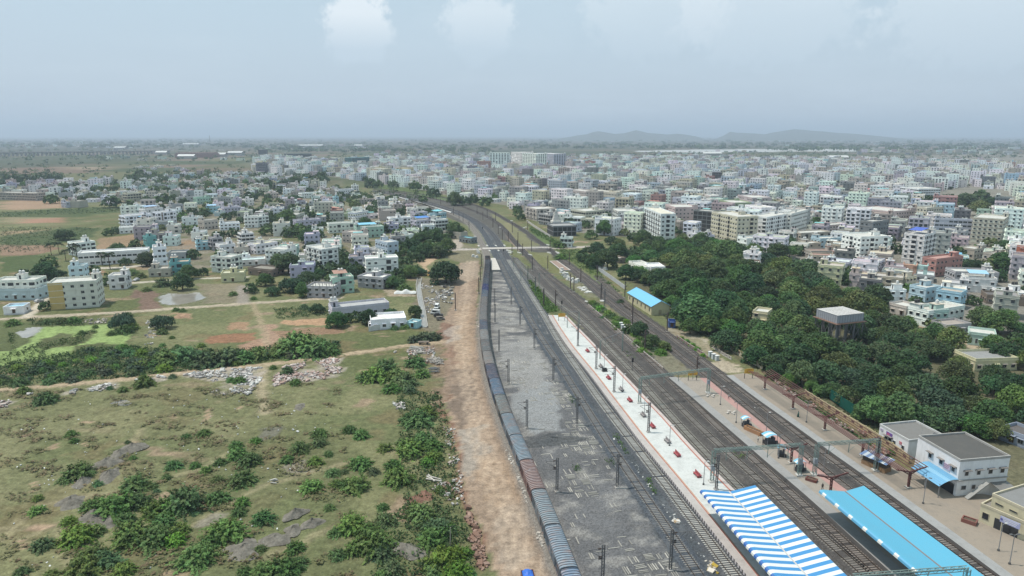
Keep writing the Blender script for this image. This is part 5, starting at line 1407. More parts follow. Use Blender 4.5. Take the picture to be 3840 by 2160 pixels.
# cart and tarp
o = thing('cart','low dark flat cart standing at the end of the path','cart',at('E',622,785),RAD(5))
mb = MB(); mb.box(-2.1,-.9,.8,2.1,.9,1.0,(.16,.13,.11)); mb.build('bed',M['timber'],o)
for sx in (-1,1):
 for sy in (-1,1):
  mb = MB(); mb.tube([(sx * 1.4,sy * .85 - .06,.42),(sx * 1.4,sy * .85 + .06,.42)],[.42,.42],(.05,.045,.04),12); mb.build('wheel',M['steel'],o)
o = thing('tarpaulin_heap','white tarpaulin draped over a long heap beside the canal','tarpaulin',at('E',482,402),RAD(4))
mb = MB(); n,k_ = 16,8; g = [[(-5.5 + 11 * i / n,-1.7 + 3.4 * j / k_,(1.6 + .5 * math.sin(i * .9)) * math.sin(math.pi * j / k_) ** .7 * math.sin(math.pi * (i + .6) / (n + 1.2)) ** .5 + rnd.uniform(0,.12)) for j in range(k_ + 1)] for i in range(n + 1)]
mb.add([p for r in g for p in r],[(i * (k_ + 1) + j,(i + 1) * (k_ + 1) + j,(i + 1) * (k_ + 1) + j + 1,i * (k_ + 1) + j + 1) for i in range(n) for j in range(k_)],(.60,.60,.59)); mb.build('cover',M['cloth'],o)
# canal
o = thing('drain','narrow grey concrete drain running past the white house','drain')
q = smooth_path(ats('E',[(590,290),(580,350),(595,450),(615,540),(630,660)]),2,4); mb = MB()
for s in (-1,1):
 a = offset_path(q,s * 1.0); b_ = offset_path(q,s * 1.3); mb.strip(a,b_,.5,.5,(.36,.35,.33)) if s > 0 else mb.strip(b_,a,.5,.5,(.36,.35,.33)); mb.strip(b_,b_,.5,0,(.3,.29,.27)); mb.strip(a,a,.5,.05,(.22,.21,.2))
mb.build('side_wall',M['concrete'],o); mb = MB(); mb.strip(offset_path(q,-1),offset_path(q,1),.08,.08,(.10,.11,.09)); mb.build('drain_water',M['mudwater'],o)
landmark('the concrete drain',at('E',605,480))
# potted bush and stone seats on the middle platform
for f,x,y,lab in (('M',645,830,'cluster of pale stone seats round a post beside the twin lamp'),('M',440,660,'pale stone seats under the signal box post on the middle platform')):
 o = thing('stone_surround',lab,'seat',at(f,x,y,PZ),.3); mb = MB()
 for a in (0,1.6,3.2,4.8): mb.rbox((1.1 * math.cos(a),.9 * math.sin(a),.22),(.95,.5,.44),a + .4,(.48,.44,.40))
 mb.build('slab',M['concrete'],o)
# green net by the trees
o = thing('green_net','green shade net hanging along the trees behind the maroon canopy skeleton','net'); mb = MB()
q = ats('M',[(1640,700),(1760,790),(1880,870),(1990,920)]); 
for i,(a,b_) in enumerate(zip(q[:-1],q[1:])):
 for k in range(4):
  z0,z1 = .5 + k * .8,.5 + (k + 1) * .8; s0,s1 = .5 * math.sin(i * 2 + k),.5 * math.sin(i * 2 + k + 1)
  mb.quad((a.x,a.y + s0,z0),(b_.x,b_.y - s0,z0),(b_.x,b_.y - s1,z1),(a.x,a.y + s1,z1),(.012,.085,.065))
mb.build('mesh',M['cloth'],o)
# ================================================================ vegetation
def sph(n):
 v = nrs.normal(size=(n,3)); return v / np.linalg.norm(v,axis=1)[:,None]
def crown_mesh(name,lumps,per,size,col,var=.25,up=.35,loose=.22,hue=.12):
 """leaf faces over many lumps; every lump has its own tone"""
 C_,N_,K_ = [],[],[]
 for (c,r) in lumps:
  n = int(per * r[0] * r[0]); d = sph(n)
  d = d[d[:,2] > -.75]; n = len(d)
  rad = 1 - loose * nrs.rand(n) ** 1.5
  wob = 1 + .16 * np.sin(d[:,0] * 5 + c[0]) * np.sin(d[:,1] * 6 + c[1] * 2) + .1 * np.sin(d[:,2] * 9 + c[2])
  p = np.array(c) + d * np.array(r) * (rad * wob)[:,None]
  nn = d + np.array([0,0,up]) + nrs.normal(size=(n,3)) * .55
  tone = (1 + var * nrs.uniform(-1,1)) * (1 + .22 * nrs.uniform(-1,1,n))
  h = hue * nrs.uniform(-1,1)
  k = np.array(col)[None] * tone[:,None] * np.array([1 + h,1,1 - h * .5])[None]
  C_.append(p); N_.append(nn); K_.append(k)
 C_ = np.concatenate(C_); N_ = np.concatenate(N_); K_ = np.clip(np.concatenate(K_),.003,1)
 s = size * nrs.uniform(.6,1.4,len(C_))
 return quads_mesh(name,C_,N_,s,K_,M['leaf'])
def trunk_mesh(h,r,limbs,spread):
 mb = MB(); mb.tube([(0,0,-.2),(.05,0,h * .5),(0,.1,h)],[r * 1.25,r,r * .7],(1,1,1),8)
 for k in range(limbs):
  a = 2 * math.pi * k / limbs + rnd.uniform(-.3,.3)
  e = (spread * math.cos(a),spread * math.sin(a),h + spread * rnd.uniform(.7,1.1))
  mb.tube([(0,0,h * .75),(e[0] * .5,e[1] * .5,(h * .75 + e[2]) * .52),e],[r * .55,r * .36,r * .12],(1,1,1),6)
 return mb.mesh('trunk',M['bark'],True)
def lumps_dome(n,R_,hz,z0,rr):
 z0 = z0 * .62; hz = hz * 1.22
 out = [((0,0,z0 + hz * .45),(R_ * .62,R_ * .62,hz * .5))]
 for k in range(n):
  a = k * 2.399 + rnd.uniform(-.3,.3); q = math.sqrt((k + .5) / n) * .78
  x,y = R_ * q * math.cos(a),R_ * q * math.sin(a)
  z = z0 + hz * (1 - q ** 2) * rnd.uniform(.62,.85) + rnd.uniform(0,.1) * hz
  r = rr * rnd.uniform(.75,1.25)
  out.append(((x,y,z),(r,r,r * rnd.uniform(.75,1.0))))
  if k % 2: out.append(((x * 1.12,y * 1.12,max(1.0,z - r * rnd.uniform(.9,1.5))),(r * .9,r * .9,r * .9)))
 return out
DG = (.052,.092,.034); MG = (.080,.132,.044); OG = (.115,.150,.052); BG_ = (.09,.17,.045); BL_ = (.056,.102,.048)
PROTO = []
def reg(kind,words_,R_,crown,trunk): PROTO.append(dict(kind=kind,words=words_,R=R_,crown=crown,trunk=trunk))
# all at crown radius 5 m
reg('dark',['dark dense rounded tree','dark bushy tree','dark green broad tree'],5,crown_mesh('crown',lumps_dome(26,5,5.2,2.6,1.55),62,.55,DG),trunk_mesh(3.4,.32,5,2.6))
reg('mid',['mid green lumpy tree','green rounded tree','green leafy tree'],5,crown_mesh('crown',lumps_dome(22,5,6.0,2.4,1.7),60,.55,MG),trunk_mesh(3.4,.3,5,2.4))
reg('olive',['olive green tree','pale olive tree with loose crown','yellowish green tree'],5,crown_mesh('crown',lumps_dome(20,5,5.6,2.6,1.5),55,.5,OG,loose=.4),trunk_mesh(3.6,.28,6,2.8))
reg('wide',['wide flat topped dark tree','spreading dark tree','umbrella shaped dark tree'],5,crown_mesh('crown',lumps_dome(26,5.6,3.2,3.2,1.3),66,.5,DG,up=.6),trunk_mesh(3.8,.34,7,3.0))
reg('tall',['tall narrow green tree','slender green tree','upright green tree'],5,crown_mesh('crown',[((rnd.uniform(-.9,.9),rnd.uniform(-.9,.9),3 + k * .85),(2.3 - .12 * abs(k - 4),2.3 - .12 * abs(k - 4),1.5)) for k in range(10)],62,.5,MG),trunk_mesh(4,.25,4,1.2))
reg('bright',['bright green young tree','fresh green tree','light green tree'],5,crown_mesh('crown',lumps_dome(18,5,5.2,2.2,1.5),56,.5,BG_,loose=.35),trunk_mesh(3,.24,5,2.2))
reg('blue',['bluish green scrubby tree','dull green spreading tree','grey green tree'],5,crown_mesh('crown',lumps_dome(24,5.2,4.2,1.8,1.35),62,.48,BL_,loose=.35),trunk_mesh(2.6,.26,6,2.6))
def palm_meshes():
 C_,N_,K_ = [],[],[]
 mb = MB()
 for k in range(22):
  a = k * 2.399; el = rnd.uniform(-.2,1.0); L_ = rnd.uniform(2.9,3.8)
  for s in np.linspace(.12,1,15):
   r = L_ * s * math.cos(el * .8); z = 7.6 + L_ * (math.sin(el) * s - .62 * s * s)
   for side in (-1,1):
    w_ = .36 * math.sin(math.pi * min(1,s * .9 + .1)) + .12
    C_.append((r * math.cos(a) - side * w_ * math.sin(a),r * math.sin(a) + side * w_ * math.cos(a),z - .12)); N_.append((math.sin(a) * side * .5 + .2 * math.cos(a),-math.cos(a) * side * .5 + .2 * math.sin(a),1)); K_.append(np.array((.042,.068,.028)) * rnd.uniform(.7,1.4))
 cm = quads_mesh('crown',np.array(C_),np.array(N_),np.full(len(C_),.62),np.array(K_),M['leaf'],.75)
 mb.tube([(0,0,-.2),(.12,.05,3),(.2,.1,5.5),(.1,.0,7.6)],[.24,.19,.17,.15],(1,1,1),8)
 return cm,mb.mesh('trunk',M['bark'],True)
pc,ptk = palm_meshes()
reg('palm',['coconut palm','tall coconut palm','drooping coconut palm'],3.4,pc,ptk)
KI = {p['kind']: p for p in PROTO}
TREES = []     # (pos, radius, kind, group)
def tree_px(f,x,y,rpx,kind,zf=1.05):
 s = FR[f][2]; r = 4.0
 for _ in range(4):
  zc = r * zf + .8
  p = at(f,x,y,zc); r = rpx / s * depth_of(p) / FPX * (1.14 if f in 'DEHG' and kind != 'palm' else 1)
 TREES.append((Vector((p.x,p.y,0)),r,kind))
def T_(f,kinds,lst):
 for i,t in enumerate(lst):
  k = t[3] if len(t) > 3 else kinds[(i * 7 + int(t[0])) % len(kinds)]
  tree_px(f,t[0],t[1],t[2],k)
T_('F',['dark','mid','wide','dark','olive','dark','blue'],[(70,110,110,'olive'),(190,60,70),(330,60,110,'mid'),(60,250,150,'dark'),(230,200,120,'dark'),(400,130,80),(120,480,170,'mid'),(330,420,140,'dark'),(60,620,80),(200,600,100),(330,690,125,'blue'),(520,300,110,'dark'),(700,270,120,'olive'),
 (760,150,110),(900,160,130,'dark'),(1000,230,120),(820,330,90),(1010,290,100),(1100,330,90),(650,430,110),(880,470,100),(1020,450,110,'olive'),(1180,460,100),(1330,430,125,'olive'),(1470,480,95,'olive'),(760,560,110),(640,620,90),(900,620,130),(600,750,130,'mid'),(760,740,120),
 (560,830,95),(700,870,110),(880,820,135,'dark'),(1050,760,135,'dark'),(1180,860,130),(900,960,115),(1080,950,130,'dark'),(1280,960,130),(1000,610,45,'bright'),(1420,660,100),(1550,660,110,'wide'),(1520,790,130,'wide'),(1700,830,160,'wide'),(1750,700,120,'wide'),(1900,740,140,'wide'),(2050,710,125,'olive'),(1680,960,100),
 (1480,1000,135),(1600,1100,145),(1850,1000,155,'blue'),(1950,1120,170,'blue'),(2100,1060,130),(1400,1100,110),(1450,1220,140),(1650,1240,160,'mid'),(1850,1240,155,'blue'),(2050,1230,150),(2230,1190,130),(2350,1250,130),(2250,1350,110,'mid'),(1250,1120,105),(1150,1080,90),(980,1060,60,'bright'),(1050,1085,70,'bright'),
 (2090,900,85),(2120,960,80),(2450,780,130,'wide'),(2400,1010,135),(2520,1060,120),(2500,1180,130),(2270,530,105,'mid'),(2400,560,130,'olive'),(2540,610,80),(1300,150,60),(1290,220,65),(1240,255,55,'bright'),(2200,150,75),(2300,160,65),(2130,230,65),(2420,130,95),(2380,370,48,'dark'),(1900,600,60,'olive'),(2150,1330,90,'bright'),(2380,1380,110,'olive'),(2540,700,60),
 (2690,1000,130),(2700,1180,130),(2650,850,120),(700,960,70),(820,1010,75,'bright'),(1900,1400,60)])
T_('I',['mid','dark','blue','mid','olive'],[(60,820,55),(90,870,45),(880,900,75),(960,860,65),(930,980,85),(800,1040,65),(1000,1085,75),(1080,1130,75),(860,1180,85),(1230,1060,65,'blue'),(1330,1070,95),(1440,1110,65),(1690,960,65),(1650,1010,55),(700,1240,55,'blue'),(800,1310,65,'blue'),(950,1200,105,'wide'),(1060,1190,110,'dark'),(1230,1200,65),
 (1340,1200,85),(1450,1190,85),(1600,1110,80),(1720,1090,80),(1850,1160,95),(2000,1200,105),(1600,1270,115,'olive'),(1750,1290,145,'olive'),(1950,1300,135),(2130,1250,105),(2230,1180,70),(2180,1350,105),(2300,1300,70),(1420,1320,70,'olive'),(1200,1275,45),(1150,1410,95,'dark'),(1300,1440,95,'dark'),(1720,1430,145,'dark'),(2100,1440,85),
 (2400,1200,45),(740,940,55),(700,920,38),(560,1035,36,'palm'),(420,720,40,'palm'),(350,750,30,'palm'),(680,740,32,'palm'),(130,690,40,'palm'),(70,690,36,'palm'),(230,660,38,'palm'),(950,850,30,'palm'),(240,500,70),(180,570,60),(800,520,40),(1130,1020,50),(1530,960,50)])
T_('J',['mid','dark','blue','dark'],[(190,1090,105),(100,1200,120),(300,1190,75),(60,1320,115),(250,1330,125),(420,1330,125),(530,1390,70),(880,1350,75),(820,1400,65),(1310,1180,70),(600,830,65),(770,770,55),(800,880,48),(1650,700,75),(1800,690,85),(2000,680,125),(2150,740,130,'olive'),(2300,700,125),(2420,730,95),(2150,650,85),(2250,810,75),(1560,720,45),(1680,1370,75,'bright'),
 (1900,1210,80,'mid'),(2100,1180,65),(2000,1340,75),(2150,1340,60),(2400,1150,115),(2350,1340,70),(2500,1090,85),(1460,660,30,'tall')])
T_('E',['mid','dark','blue'],[(785,172,118,'dark'),(640,40,68),(720,32,75),(560,50,55),(800,28,55),(520,210,55),(600,200,48,'blue'),(490,195,48),(60,190,75),(130,200,55),(555,505,50,'dark'),(200,545,65),(110,545,48),(370,505,55),(20,560,45),(350,150,40),(2250,640,60,'dark'),(2350,730,60,'mid'),(2470,870,85,'dark'),(2440,770,45,'olive'),(1910,480,50,'bright'),(1975,530,55,'bright'),(2040,560,50,'mid'),(2090,590,48,'bright'),(2130,620,48,'mid'),(2170,640,42),(2200,700,45),(1855,60,38,'blue'),(1830,100,45,'blue'),(1910,130,60),(2010,110,80,'dark')])
T_('D',['mid','dark','blue'],[(380,55,48,'palm'),(440,45,48,'palm'),(545,90,55,'palm'),(490,100,48,'palm'),(570,70,44,'palm'),(765,130,48,'palm'),(825,165,42,'palm'),(330,200,75),(420,210,65),(360,130,55),(250,240,55),(180,235,55),(1100,110,65,'dark'),(1150,125,48,'dark'),(940,140,36,'tall'),(700,200,42),(830,262,55,'blue'),(1420,215,58),(1520,215,38),(1450,80,45),(2170,130,95,'dark'),(2100,135,60),(2000,270,55),(2200,265,95,'blue'),(2330,240,80,'blue'),
 (1890,335,45),(2050,340,55,'blue'),(2280,355,55),(1370,290,65),(910,560,85,'blue'),(1220,560,80,'blue'),(1770,165,38,'bright'),(2540,560,70,'dark'),(340,460,45),(2390,480,50,'blue')])
T_('H',['mid','dark','blue'],[(300,860,85),(180,970,55),(330,1010,65),(520,1035,90),(620,1030,55),(560,870,55),(740,860,50),(1180,790,65,'dark'),(1100,940,75),(1270,975,60),(1440,825,50),(1560,1110,105),(1650,1080,70),(1790,1065,85),(1700,1180,90),(1830,1175,80),(2000,990,85),(1960,955,55),(2070,1015,45),(380,480,80,'dark'),(300,495,75),(520,485,65),(650,470,65,'dark'),(1150,530,55,'dark'),(1230,535,45),(1380,540,48),(1600,560,55),
 (1780,620,55),(2000,680,75),(2100,700,55),(2190,690,48,'dark'),(2300,710,55),(2350,770,55),(130,540,55),(110,720,50),(240,600,50),(1570,770,38,'palm'),(1585,860,34,'palm'),(1270,670,34,'palm'),(1700,510,26,'palm'),(970,640,30),(390,650,70),(1680,690,40)])
T_('G',['mid','dark','blue'],[(510,680,60),(1110,705,75),(1030,600,50),(630,565,55),(1310,740,50),(1540,610,60),(1650,600,50),(1870,570,70),(2080,560,70),(2250,560,70),(2520,660,60),(1160,1000,45),(1080,1020,45),(640,1010,90,'blue'),(1170,1150,80,'blue'),(1360,1140,65,'blue'),(60,500,55),(140,490,55),(230,490,55),(360,485,60),(470,475,40),(560,480,35),(1400,440,55),(1330,490,55),(1050,480,32),(1650,690,70),(1930,990,60),(2350,1020,55),(1790,900,32,'palm'),(1740,680,35,'palm'),(2140,1180,32,'palm'),(760,545,34,'palm'),(440,600,40),(950,590,40)])
# ================================================================ buildings
WC_ = {'white': (.82,.82,.81),'cream': (.58,.53,.41),'pink': (.55,.44,.41),'blue': (.42,.55,.62),'mint': (.36,.56,.48),'grey': (.38,.38,.385),'dgrey': (.20,.20,.21),'beige': (.47,.41,.33),'lavender': (.48,.46,.56),'teal': (.12,.40,.40),'yellow': (.60,.54,.30),
  'salmon': (.47,.215,.185),'green': (.36,.45,.24),'tan': (.44,.38,.31),'offwhite': (.74,.73,.69),'brown': (.23,.16,.12),'sky': (.30,.52,.62)}
GL = (.035,.04,.048)
OCC = []      # (x, y, r)
BLD = []      # placed house things
def facade_cells(w,n,col,seed):
 k = max(1,int(round(w / 3.3)))
 return [(w * (i + .5) / k) for i in range(k)],k
def win_mesh(w,h,wall,hood=True,frame=(.5,.5,.48)):
 mb = MB()
 mb.box(-w / 2 - .08,-.07,0,w / 2 + .08,0,h,frame); mb.box(-w / 2,-.09,.07,-.03,-.072,h - .07,GL,1); mb.box(.03,-.09,.07,w / 2,-.072,h - .07,GL,1)
 if hood: mb.box(-w / 2 - .25,-.55,h + .08,w / 2 + .25,0,h + .18,wall)
 return mb.mesh('window',[M['plaster'],M['glass']])
WINC = {}
def win(w,h,wall,hood):
 key = (round(w,1),round(h,1),hood,tuple(round(c,1) for c in wall))
 if key not in WINC: WINC[key] = win_mesh(w,h,wall,hood)
 return WINC[key]
def roof_bits(root,w,d,h,col,stair,tank,roofc,detail=True,sheet=None,seed=0):
 r = random.Random(seed)
 t = .16
 mb = MB()      # terrace and parapet
 mb.box(.02,.02,h - 1.0,w - .02,d - .02,h - .85,roofc,bottom=False)
 pc = shade(col,1.04)
 for a in ((-.05,-.05,w + .05,t),(-.05,d - t,w + .05,d + .05),(-.05,t,t,d - t),(w - t,t,w + .05,d - t)): mb.box(a[0],a[1],h - .95,a[2],a[3],h,pc,bottom=False)
 mb.build('roof',[M['terrace']],root)
 if stair:
  sw,sd,sh = min(w * .4,3.2),min(d * .5,4.2),2.5
  x0,y0 = stair if isinstance(stair,tuple) else (r.choice([.25,w - sw - .25,(w - sw) / 2]),d - sd - .25)
  mb = MB(); mb.box(x0,y0,h - .85,x0 + sw,y0 + sd,h + sh - .9,shade(col,.98),bottom=False); mb.box(x0 - .3,y0 - .3,h + sh - .9,x0 + sw + .3,y0 + sd + .3,h + sh - .75,roofc); mb.box(x0 + sw * .35,y0 - .03,h - .85,x0 + sw * .35 + .9,y0 + .01,h + 1.1,GL)
  mb.build('stair_room',M['plaster'],root)
  if tank:
   tc_ = (.6,.6,.59) if tank == 'white' else (.03,.03,.032)
   mb = MB(); cx,cy = x0 + sw / 2,y0 + sd / 2; z = h + sh - .75
   for k in range(2 if w > 9 else 1):
    xx = cx + (k - .5 * (1 if w > 9 else 0)) * 1.5
    mb.cyl(xx,cy,z,z + .25,.7,.7,(.4,.4,.38),10); mb.cyl(xx,cy,z + .25,z + 1.35,.62,.62,tc_,12); mb.cyl(xx,cy,z + 1.35,z + 1.65,.6,.22,tc_,12)
   mb.build('water_tank',M['sheet'],root)
 if sheet:
  mb = MB(); z = h + 1.7; x0,y0,x1,y1 = w * .1,d * .1,w * .75,d * .8
  mb.quad((x0,y0,z),(x1,y0,z),(x1,y1,z + .7),(x0,y1,z + .7),sheet); mb.quad((x0,y0,z - .06),(x0,y1,z + .64),(x1,y1,z + .64),(x1,y0,z - .06),shade(sheet,.7))
  for px_,py_ in ((x0,y0),(x1,y0),(x0,y1),(x1,y1)): mb.box(px_ - .05,py_ - .05,h - .9,px_ + .05,py_ + .05,z + (0 if py_ == y0 else .65),(.25,.25,.25))
  mb.build('shade_roof',M['sheet'],root)
def building(p,ux,w,d,h,colname,label,cat='house',name='house',short=None,stair=True,tank='white',roofc=(.52,.51,.48),bands=True,balc=0,sheet=None,accent=None,near=True,hood=True,ww=1.3,wh=1.25,gap=3.3,sides='flr',openg=0,rebar=False,seed=None,z0=0,setback=0,strips=None,group='houses and flats of the town',parts=True,wfrac=.92):
 """p: ground corner at the left end of the front; ux: direction along the front"""
 col = WC_[colname] if isinstance(colname,str) else colname
 seed = seed if seed is not None else int(abs(p[0] * 13 + p[1] * 7)); r = random.Random(seed)
 lu = sum(col) / 3; col = tuple((c * .74 + lu * .26) * r.uniform(1.0,1.09) for c in col)
 rz = math.atan2(ux[1],ux[0])
 root = thing(name,label,cat,(p[0],p[1],z0),rz,group) if label else None
 if root is None:
  root = bpy.data.objects.new(name,None); COL.objects.link(root); root.location = (p[0],p[1],z0); root.rotation_euler = (0,0,rz)
 n = max(1,int(round((h - .9) / 3.15))); fh = (h - .95) / n
 mb = MB(); mb.box(0,0,-.3,w,d,h - .85,col,bottom=False,top=False)
 mb.box(-.06,-.06,-.3,w + .06,d + .06,.5,shade(col,.75),bottom=False)
 if bands:
  for k in range(1,n + 1):
   z = k * fh; mb.box(-.18,-.18,z - .09,w + .18,d + .18,z + .09,shade(col,1.08) if accent is None else accent)
 if strips:
  for x0,x1,c in strips: mb.box(x0,-.12,.0,x1,.0,h - .3,c)
 mb.build('wall',M['plaster'],root)
 if openg:        # unfinished: dark open bays between columns
  mb = MB()
  for k in range(n):
   for side in 'flr':
    L_ = w if side == 'f' else d; m_ = max(2,int(L_ / 3.6))
    for i in range(m_):
     a,b_ = L_ * i / m_ + .25,L_ * (i + 1) / m_ - .25; z0_,z1_ = k * fh + .35,(k + 1) * fh - .3
     if side == 'f': mb.box(a,-.03,z0_,b_,0,z1_,(.045,.045,.045))
     elif side == 'l': mb.box(-.03,a,z0_,0,b_,z1_,(.045,.045,.045))
     else: mb.box(w,a,z0_,w + .03,b_,z1_,(.045,.045,.045))
  mb.build('open_bay',M['concrete'],root)
 else:
  wm = win(ww,wh,col,hood)
  for side in sides:
   L_ = w if side == 'f' else d
   m_ = max(1,int(round(L_ / gap)))
   for k in range(n):
    i = 0
    while i < m_:
     c = L_ * (i + .5) / m_; z = k * fh + 1.0
     isb = balc and side in ('f','r','l') and (i % balc == (balc - 1 if side != 'l' else 0)) and (k > 0 or n == 1)
     if isb:
      bm = MB(); bw = min(2.6,L_ / m_ * .85)
      bm.box(-bw / 2,-.03,.15,bw / 2,0,fh - .45,(.05,.052,.055)); bm.box(-bw / 2 - .1,-1.0,-.05,bw / 2 + .1,0,.1,shade(col,1.05))
      bm.box(-bw / 2 - .1,-1.0,.1,bw / 2 + .1,-.92,.95,col if r.random() < .6 else shade(col,1.12)); bm.box(-bw / 2 - .1,-.92,.1,-bw / 2,0,.95,col); bm.box(bw / 2,-.92,.1,bw / 2 + .1,0,.95,col)
      o = bm.build('balcony',M['plaster'],root)
      z = k * fh
     elif r.random() > wfrac: i += 1; continue
     elif k == 0 and i == m_ // 2 and side == 'f' and n <= 3:
      bm = MB(); bm.box(-.6,-.05,0,.6,0,2.2,(.09,.055,.035)); bm.box(-1.1,-1.0,2.5,1.1,0,2.62,col); o = bm.build('door',M['timber'],root); z = .05
     else: o = link('window',wm,root)
     if side == 'f': o.location = (c,0,z)
     elif side == 'r': o.location = (w,c,z); o.rotation_euler = (0,0,math.pi / 2)
     else: o.location = (0,L_ - c,z); o.rotation_euler = (0,0,-math.pi / 2)
     i += 1
 roof_bits(root,w,d,h,col,stair,tank,roofc,sheet=sheet,seed=seed)
 if rebar:
  mb = MB()
  for i in range(5):
   for j in range(4): mb.box(w * i / 4 - .12,d * j / 3 - .12,h - .9,w * i / 4 + .12,d * j / 3 + .12,h + 1.3,(.3,.28,.27))
  mb.build('column_stub',M['concrete'],root)
 cx,cy = p[0] + ux[0] * w / 2 - ux[1] * d / 2,p[1] + ux[1] * w / 2 + ux[0] * d / 2
 OCC.append((cx,cy,math.hypot(w,d) * .5)); BLD.append((root,cx,cy))
 if short: landmark(short,(cx,cy))
 return root
def B_(f,L_,R_,h,d,col,label,short=None,r=None,**kw):
 """roof front edge seen in the photo from L_ to R_ at height h; optional r = far right roof corner"""
 a = at(f,*L_,h); b_ = at(f,*R_,h); ux = (b_ - a); ux.z = 0; w = ux.length; ux.normalize()
 if r is not None:
  c = at(f,*r,h) - b_; c.z = 0; d = max(4.0,abs(c.dot(Vector((-ux.y,ux.x,0))))); d = min(d,30)
 return building((a.x,a.y),(ux.x,ux.y),w,d,h,col,label,short=short,**kw)
WR = (.70,.69,.66); GR_ = (.33,.33,.32); AP = dict(cat='apartment block',name='apartment_building')
# ------- left of the railway, nearest rows
B_('D',(355,325),(722,303),12.6,13,(.62,.60,.52),'cream four-storey apartment building with a yellow end bay beside the concrete lane','the cream yellow-ended flats',strips=[(0,5.8,(.55,.40,.16))],balc=0,gap=3.6,hood=False,**AP)
B_('D',(512,196),(634,190),13.2,7,(.58,.68,.72),'tall narrow pale blue house rising behind the cream apartment building','the pale blue tower house',stair=True,gap=3.8)
B_('D',(-60,368),(272,366),5.6,9,(.46,.60,.62),'long low turquoise house at the left edge of the photo','the turquoise row house',stair=False,gap=4)
B_('D',(-60,305),(262,298),9.2,10,'offwhite','white three-storey house behind the turquoise low house at the left edge','the white house behind the turquoise one',balc=3)
B_('D',(20,505),(175,497),3.6,7,'white','small white shed with a light blue roof at the left edge','the small blue-roofed white shed',stair=False,tank=None,roofc=(.28,.47,.58),sides='fr',cat='shed',name='shed',bands=False,gap=6)
B_('D',(814,268),(946,262),7.6,9,'offwhite','small off-white two-storey house beside the parked white hatchback','the small off-white house',balc=2)
B_('D',(583,98),(1112,70),8.2,11,'offwhite','long white two-storey school building with blue windows and white roof','the long white school',stair=False,tank=None,roofc=(.66,.66,.64),gap=3.0,ww=2.2,wh=1.2,hood=False,balc=0,cat='school',name='school_building')
B_('D',(1150,52),(1246,46),14.0,10,'white','white four-storey tower block at the right end of the long school','the white school tower',gap=2.6)
B_('D',(572,22),(716,5),9.0,12,'white','white three-storey house behind the left end of the school','the white house behind the school',balc=2)
B_('D',(1118,218),(1281,212),4.8,10,'beige','single-storey beige house with pale roof and outside stair in front of the school tower','the beige stair house',tank='white',gap=4,roofc=(.5,.46,.41))
B_('D',(1275,168),(1422,160),7.4,10,'teal','turquoise two-storey house with a tan terrace','the turquoise two-storey house',roofc=(.42,.34,.27),balc=2,accent=(.2,.5,.48))
B_('D',(1260,95),(1400,90),5.2,10,'grey','grey single-storey house with a cluttered dark roof behind the turquoise house','the cluttered-roof grey house',stair=False,roofc=GR_)
B_('D',(1588,120),(1742,128),9.6,10,'offwhite','pinkish white three-storey house with dark arched windows','the arched pinkish house',accent=(.5,.42,.39),balc=2)
B_('D',(1665,250),(1838,242),5.4,9,'yellow','yellow single-storey house with two white tanks on its roof','the yellow house',roofc=(.55,.54,.42),gap=4)
B_('D',(1815,152),(2002,140),3.8,10,'offwhite','low building with a long pale turquoise sheet roof','the long pale sheet roof',stair=False,tank=None,roofc=(.5,.60,.60),sides='f',cat='shed',name='shed',bands=False)
B_('D',(1998,62),(2150,72),10.0,11,'offwhite','cream grey three-storey house half hidden by a big dark tree','the tree-hidden grey house',tank='white',balc=0)
B_('D',(1870,205),(2052,222),4.4,10,'brown','dark brown single-storey house behind the yellow house','the dark brown house',stair=False,roofc=(.25,.23,.2))
B_('E',(-265,345),(-60,350),6.0,10,'grey','grey unfinished house with column stubs left of the mint house','the stub-columned grey house',rebar=True,stair=False)
B_('E',(-70,285),(92,272),8.4,9,'mint','mint green three-storey house with white ground floor','the mint green house',balc=2,sheet=(.35,.2,.15),accent=(.5,.5,.48))
B_('E',(122,268),(312,282),6.4,9,'grey','grey two-storey house with white parapet in front of the white banded flats','the grey parapet house',roofc=WR,accent=(.55,.55,.53),balc=3)
B_('E',(185,140),(428,128),11.4,10,'white','white three-storey flats with grey balcony bands beside the round tree lane','the white banded flats',roofc=WR,accent=(.33,.34,.37),r=None,balc=4,**AP)
B_('E',(-70,512),(360,468),5.2,9,'lavender','long grey blue single-storey row house with flat roof','the long grey blue row house',roofc=(.4,.4,.4),gap=4)
B_('E',(222,602),(488,585),4.4,11,'white','low white house with a flat white roof beside the concrete drain','the low white house',roofc=(.68,.67,.64),stair=False,tank=None,gap=3.4,bands=False)
o = thing('compound_wall','white compound wall in front of the low white house','wall'); a,b_,c = at('E',208,690),at('E',500,640),at('E',205,612); mb = MB()
for p,q in ((a,b_),(c,a)): mb.beam((p.x,p.y,1.0),(q.x,q.y,1.0),.22,2.2,(.55,.55,.54))
mb.build('panel',M['plaster'],o)
B_('E',(500,610),(568,618),3.0,4,'sky','tiny hut with blue door and white roof beside the drain','the tiny blue hut',stair=False,tank=None,roofc=WR,cat='hut',name='hut',bands=False,sides='f')
B_('H',(85,1190),(300,1185),10.0,11,'offwhite','cream white three-storey house with flat terrace behind the big dark tree',None,balc=3) if False else None
